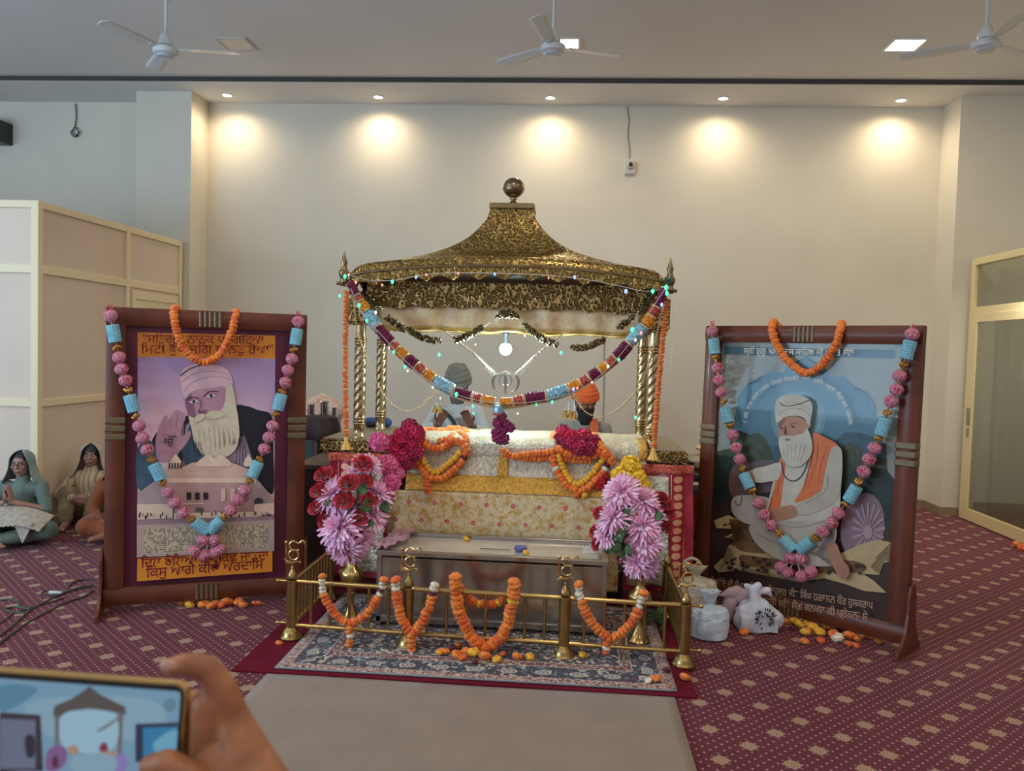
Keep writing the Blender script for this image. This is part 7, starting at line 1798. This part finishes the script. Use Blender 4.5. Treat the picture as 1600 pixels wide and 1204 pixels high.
# cables on the carpet at the left
def cable(label, px, r=.006, m_=CABLE, group='dark cables on the carpet by the left picture'):
    pts = spline([onfloor(x, y, r*.9) for x, y in px], 8); o = MB().tube(pts, r, 7).build('power_cable', m_); tag(o, label, 'cable', group); return o
cable('dark cable running from the left picture foot, lowest of the set', [(146, 922), (130, 932), (100, 942), (75, 955), (50, 968), (25, 985), (0, 1004), (-20, 1018)])
cable('dark cable looping along the middle of the cable set', [(146, 916), (120, 920), (95, 928), (70, 940), (48, 952), (30, 968), (10, 985), (-10, 1000)])
cable('dark cable curling back at its left end near the picture foot', [(146, 905), (125, 906), (110, 913), (108, 921), (125, 919), (145, 916)], .005)
cable('short cable loop lying beside the white plug', [(92, 930), (75, 930), (65, 927), (72, 923), (85, 926), (95, 928), (120, 918), (146, 914)], .005)
cable('grey green cable coil at the left photo edge', [(0, 938), (15, 936), (28, 941), (32, 948), (45, 952), (40, 956), (20, 956), (8, 952), (20, 948), (42, 949), (60, 947)], .006, mat('grey_green_cable', (.06, .08, .07, 1), .6))
cable('thin cable crossing the others at the left photo edge', [(-10, 978), (8, 968), (20, 958), (40, 952), (70, 943), (100, 934)], .005)
o = onfloor(86, 927, .008); tag(MB().capsule((o.x-.03, o.y, .014), (o.x+.035, o.y+.005, .014), .012, .009).build('cable_plug', mat('plug_white', (.6, .62, .6, 1), .4)), 'small whitish cable plug on the carpet left of the picture', 'plug')

# ------------------------------------------------------------------ hand holding a phone in the foreground
PD = .67*.925
def dp(x, y, d): return dist(x, y, d*.925)
tl, tr_, br_ = dist(-6, 1047, PD), dist(292, 1069, PD), dist(286, 1204, PD)
ux = (tr_-tl).normalized(); uz0 = (tr_-br_); nz = ux.cross(uz0).normalized(); uz = nz.cross(ux).normalized()*-1
if uz.z < 0: uz = -uz
ny = ux.cross(uz)                # points away from the camera or to it
if ny.dot(CF) < 0: ny = -ny
TRc = tr_; LP, HP_, TP = .165, .081, .0085
Mp = Matrix((ux, ny, uz)).transposed().to_4x4(); Mp.translation = TRc
ph_t = thing('smartphone', 'gold-rimmed smartphone held sideways in the foreground, its screen showing the altar', 'phone', TRc, rot=Mp.to_euler())
GRIM = mat('phone_gold', (.62, .40, .12, 1), .3, .7, coat=.3)
def rrect(x0, x1, z0, z1, r, n=6):
    out = []
    for (cx_, cz_, a0) in ((x1-r, z1-r, 0), (x0+r, z1-r, PI/2), (x0+r, z0+r, PI), (x1-r, z0+r, 1.5*PI)):
        for i in range(n+1): a = a0+PI/2*i/n; out.append((cx_+r*math.cos(a), cz_+r*math.sin(a)))
    return out
def slab(pts2, y0, y1, name, m_, parent):
    n = len(pts2); vs = [(x, y0, z) for x, z in pts2]+[(x, y1, z) for x, z in pts2]; b = MB()
    b.add(vs, [tuple(range(n)), tuple(range(2*n-1, n-1, -1))]+[(i, (i+1) % n, n+(i+1) % n, n+i) for i in range(n)]); return b.build(name, m_, parent, smooth=False, local=True)
slab(rrect(-LP, 0, -HP_, 0, .009), 0.0, TP, 'case', GRIM, ph_t)
slab(rrect(-LP+.0015, -.0015, -HP_+.0015, -.0015, .008), -.0006, 0.0, 'bezel', BLK, ph_t)
# the picture on the screen: flat shapes, lit by the phone
sc = MB(); smats = []; sz = [0]
def emi(name, r, g, b_, k=.9):
    nm = 'screen_'+name
    if nm in MATS: return MATS[nm]
    return mat(nm, (0.02, .02, .02, 1), .25, emit=ph(r, g, b_, k), estr=1.0)
SI = None
def suv(x, y):
    Mi = Mp.inverted(); c = Mi @ CC; d = Mi.to_3x3() @ ray(x, y); t_ = (-.0007-c.y)/d.y; p = c+d*t_; return (p.x, p.z)
def spoly(pts, m_, sm=0, raw=False):
    P = pts if raw else [suv(x, y) for x, y in pts]
    if sm: P = [(p.x, p.y) for p in spline([Vector((a, c, 0)) for a, c in P], sm, closed=True)]
    x0, x1, z0, z1 = -LP+.006, -.004, -HP_+.004, -.0055
    P = [(min(max(a, x0), x1), min(max(c, z0), z1)) for a, c in P]
    if m_ not in smats: smats.append(m_)
    sc.cur = smats.index(m_); sz[0] += 1; Y = -.0007-.00004*sz[0]; bmx = bmesh.new(); vs = [bmx.verts.new((a, Y, c)) for a, c in P]
    try: f_ = bmx.faces.new(vs)
    except Exception: bmx.free(); return
    bmesh.ops.triangulate(bmx, faces=[f_]); bmx.verts.index_update(); sc.add([v.co.copy() for v in bmx.verts], [tuple(v.index for v in f.verts) for f in bmx.faces]); bmx.free()
spoly(rrect(-LP+.006, -.004, -HP_+.004, -.0055, .003), emi('wall', 116, 154, 180), raw=True)
spoly([(0, 1070), (60, 1074), (30, 1100), (0, 1110)], emi('wall_blue', 84, 132, 158), 3)
spoly([(40, 1100), (160, 1085), (250, 1100), (240, 1150), (80, 1150)], emi('wall_light', 132, 166, 186), 4)
spoly([(83, 1112), (86, 1102), (110, 1092), (126, 1082), (134, 1076), (146, 1076), (156, 1084), (176, 1094), (196, 1104), (197, 1116), (170, 1110), (140, 1106), (110, 1110), (86, 1124)], emi('roof', 84, 78, 76))
spoly([(136, 1078), (138, 1072), (142, 1072), (144, 1078)], emi('finial', 60, 56, 60))
spoly([(86, 1120), (93, 1116), (92, 1190), (86, 1190)], emi('post', 110, 104, 106)); spoly([(184, 1114), (193, 1114), (190, 1185), (184, 1180)], emi('post', 110, 104, 106))
spoly([(96, 1118), (140, 1110), (182, 1118), (176, 1170), (104, 1170)], emi('cloth_glow', 150, 186, 206), 4)
spoly([(152, 1140), (166, 1132), (184, 1120), (186, 1122), (168, 1136), (154, 1143)], emi('post', 110, 104, 106))
spoly([(0, 1112), (64, 1116), (68, 1204), (0, 1204)], emi('frame', 56, 48, 60)); spoly([(2, 1122), (56, 1124), (56, 1200), (2, 1200)], emi('poster', 104, 112, 138)); spoly([(40, 1150), (54, 1150), (54, 1180), (42, 1180)], emi('poster_dark', 40, 44, 60), 3)
spoly([(212, 1130), (282, 1128), (282, 1185), (212, 1190)], emi('frame_navy', 40, 50, 74)); spoly([(224, 1136), (278, 1134), (278, 1180), (224, 1182)], emi('poster_blue', 50, 124, 168)); spoly([(240, 1160), (276, 1138), (278, 1170), (250, 1178)], emi('poster_light', 110, 166, 196), 3)
spoly([(74, 1174), (86, 1164), (100, 1165), (106, 1176), (100, 1196), (84, 1204), (72, 1200)], emi('flowers_purple', 124, 92, 140), 3); spoly([(82, 1184), (90, 1180), (92, 1196), (84, 1198)], emi('flowers_dark', 90, 40, 66), 3)
spoly([(106, 1166), (120, 1164), (124, 1174), (112, 1178)], emi('orange_soft', 170, 140, 120), 3); spoly([(155, 1168), (164, 1158), (170, 1168), (164, 1176)], emi('crimson', 120, 50, 72), 3); spoly([(158, 1174), (180, 1172), (180, 1180), (160, 1182)], emi('orange_soft', 170, 140, 120), 3)
spoly([(178, 1184), (194, 1176), (200, 1190), (196, 1204), (182, 1204)], emi('flowers_lilac', 138, 122, 184), 3)
spoly([(118, 1180), (176, 1178), (178, 1204), (116, 1204)], emi('cloth_pale', 134, 166, 184), 3)
spoly([(256, 1100), (263, 1091), (272, 1092), (276, 1101), (269, 1110), (260, 1108)], emi('button_grey', 98, 132, 152), 4)
o = sc.build('screen', smats, ph_t, smooth=False, local=True)

SKH = bpy.data.materials.new('skin_hand'); SKH.use_nodes = True; k = NT(SKH); pb = k.n['Principled BSDF']
oc = k.coord(); f_ = k.smooth(k.noise(26, 4, oc), .35, .65); c_ = k.mix(f_, ph(144, 92, 60, 1.05), ph(168, 112, 76, 1.1))
k.put(pb.inputs['Base Color'], c_); pb.inputs['Roughness'].default_value = .5; pb.inputs['Subsurface Weight'].default_value = .12; pb.inputs['Subsurface Radius'].default_value = (.01, .004, .002); pb.inputs['Subsurface Scale'].default_value = .3
k.put(pb.inputs['Normal'], k.bump(k.m('ADD', k.noise(300, 3, oc), k.noise(40, 3, oc)), .25, .002))
tH = thing('person', 'person of whom only the right hand gripping the gold-rimmed phone shows', 'person', dp(400, 1230, .66))
b = MB()
def fc_(*pts, n=14):
    for (x0, y0, d0, r0), (x1, y1, d1, r1) in zip(pts, pts[1:]): b.capsule(dp(x0, y0, d0), dp(x1, y1, d1), r0*.925, r1*.925, n)
# index finger over the top edge
fc_((268, 1042, .664, .0082), (292, 1037, .664, .0096), (325, 1044, .668, .0112), (347, 1075, .672, .0125), (362, 1120, .678, .0150), (385, 1180, .67, .021))
# middle, ring and little finger behind the phone, curled under it
fc_((352, 1110, .69, .0135), (318, 1098, .70, .0112), (268, 1096, .702, .0098), (232, 1100, .700, .0086))
fc_((352, 1150, .70, .0135), (310, 1136, .708, .0110), (258, 1134, .706, .0096), (226, 1138, .702, .0084))
fc_((356, 1195, .70, .0130), (318, 1180, .706, .0100), (276, 1176, .704, .0088), (250, 1178, .702, .0078))
# palm, thumb ball and wrist
fc_((350, 1110, .685, .016), (352, 1190, .69, .022)); fc_((326, 1100, .676, .0150), (328, 1200, .682, .018)); fc_((372, 1150, .678, .018), (408, 1235, .66, .026)); fc_((345, 1200, .67, .022), (400, 1270, .65, .030))
fc_((330, 1240, .655, .017), (400, 1290, .645, .030)); fc_((410, 1255, .655, .030), (470, 1400, .60, .030), (640, 1800, .48, .042))
# thumb across the screen
fc_((352, 1250, .65, .0165), (300, 1215, .646, .0125), (262, 1192, .650, .0115), (236, 1196, .655, .0098))
fuse(b, 'body', SKH, tH, .0022, 5)
NAIL = mat('nail', ph(186, 140, 122, 1.2), .3, coat=.4)
q = dp(264, 1040, .657); 
MB().ball(q, .0058, 12, Mp.to_3x3(), (1.25, .35, .8)).build('fingernail', NAIL, tH)
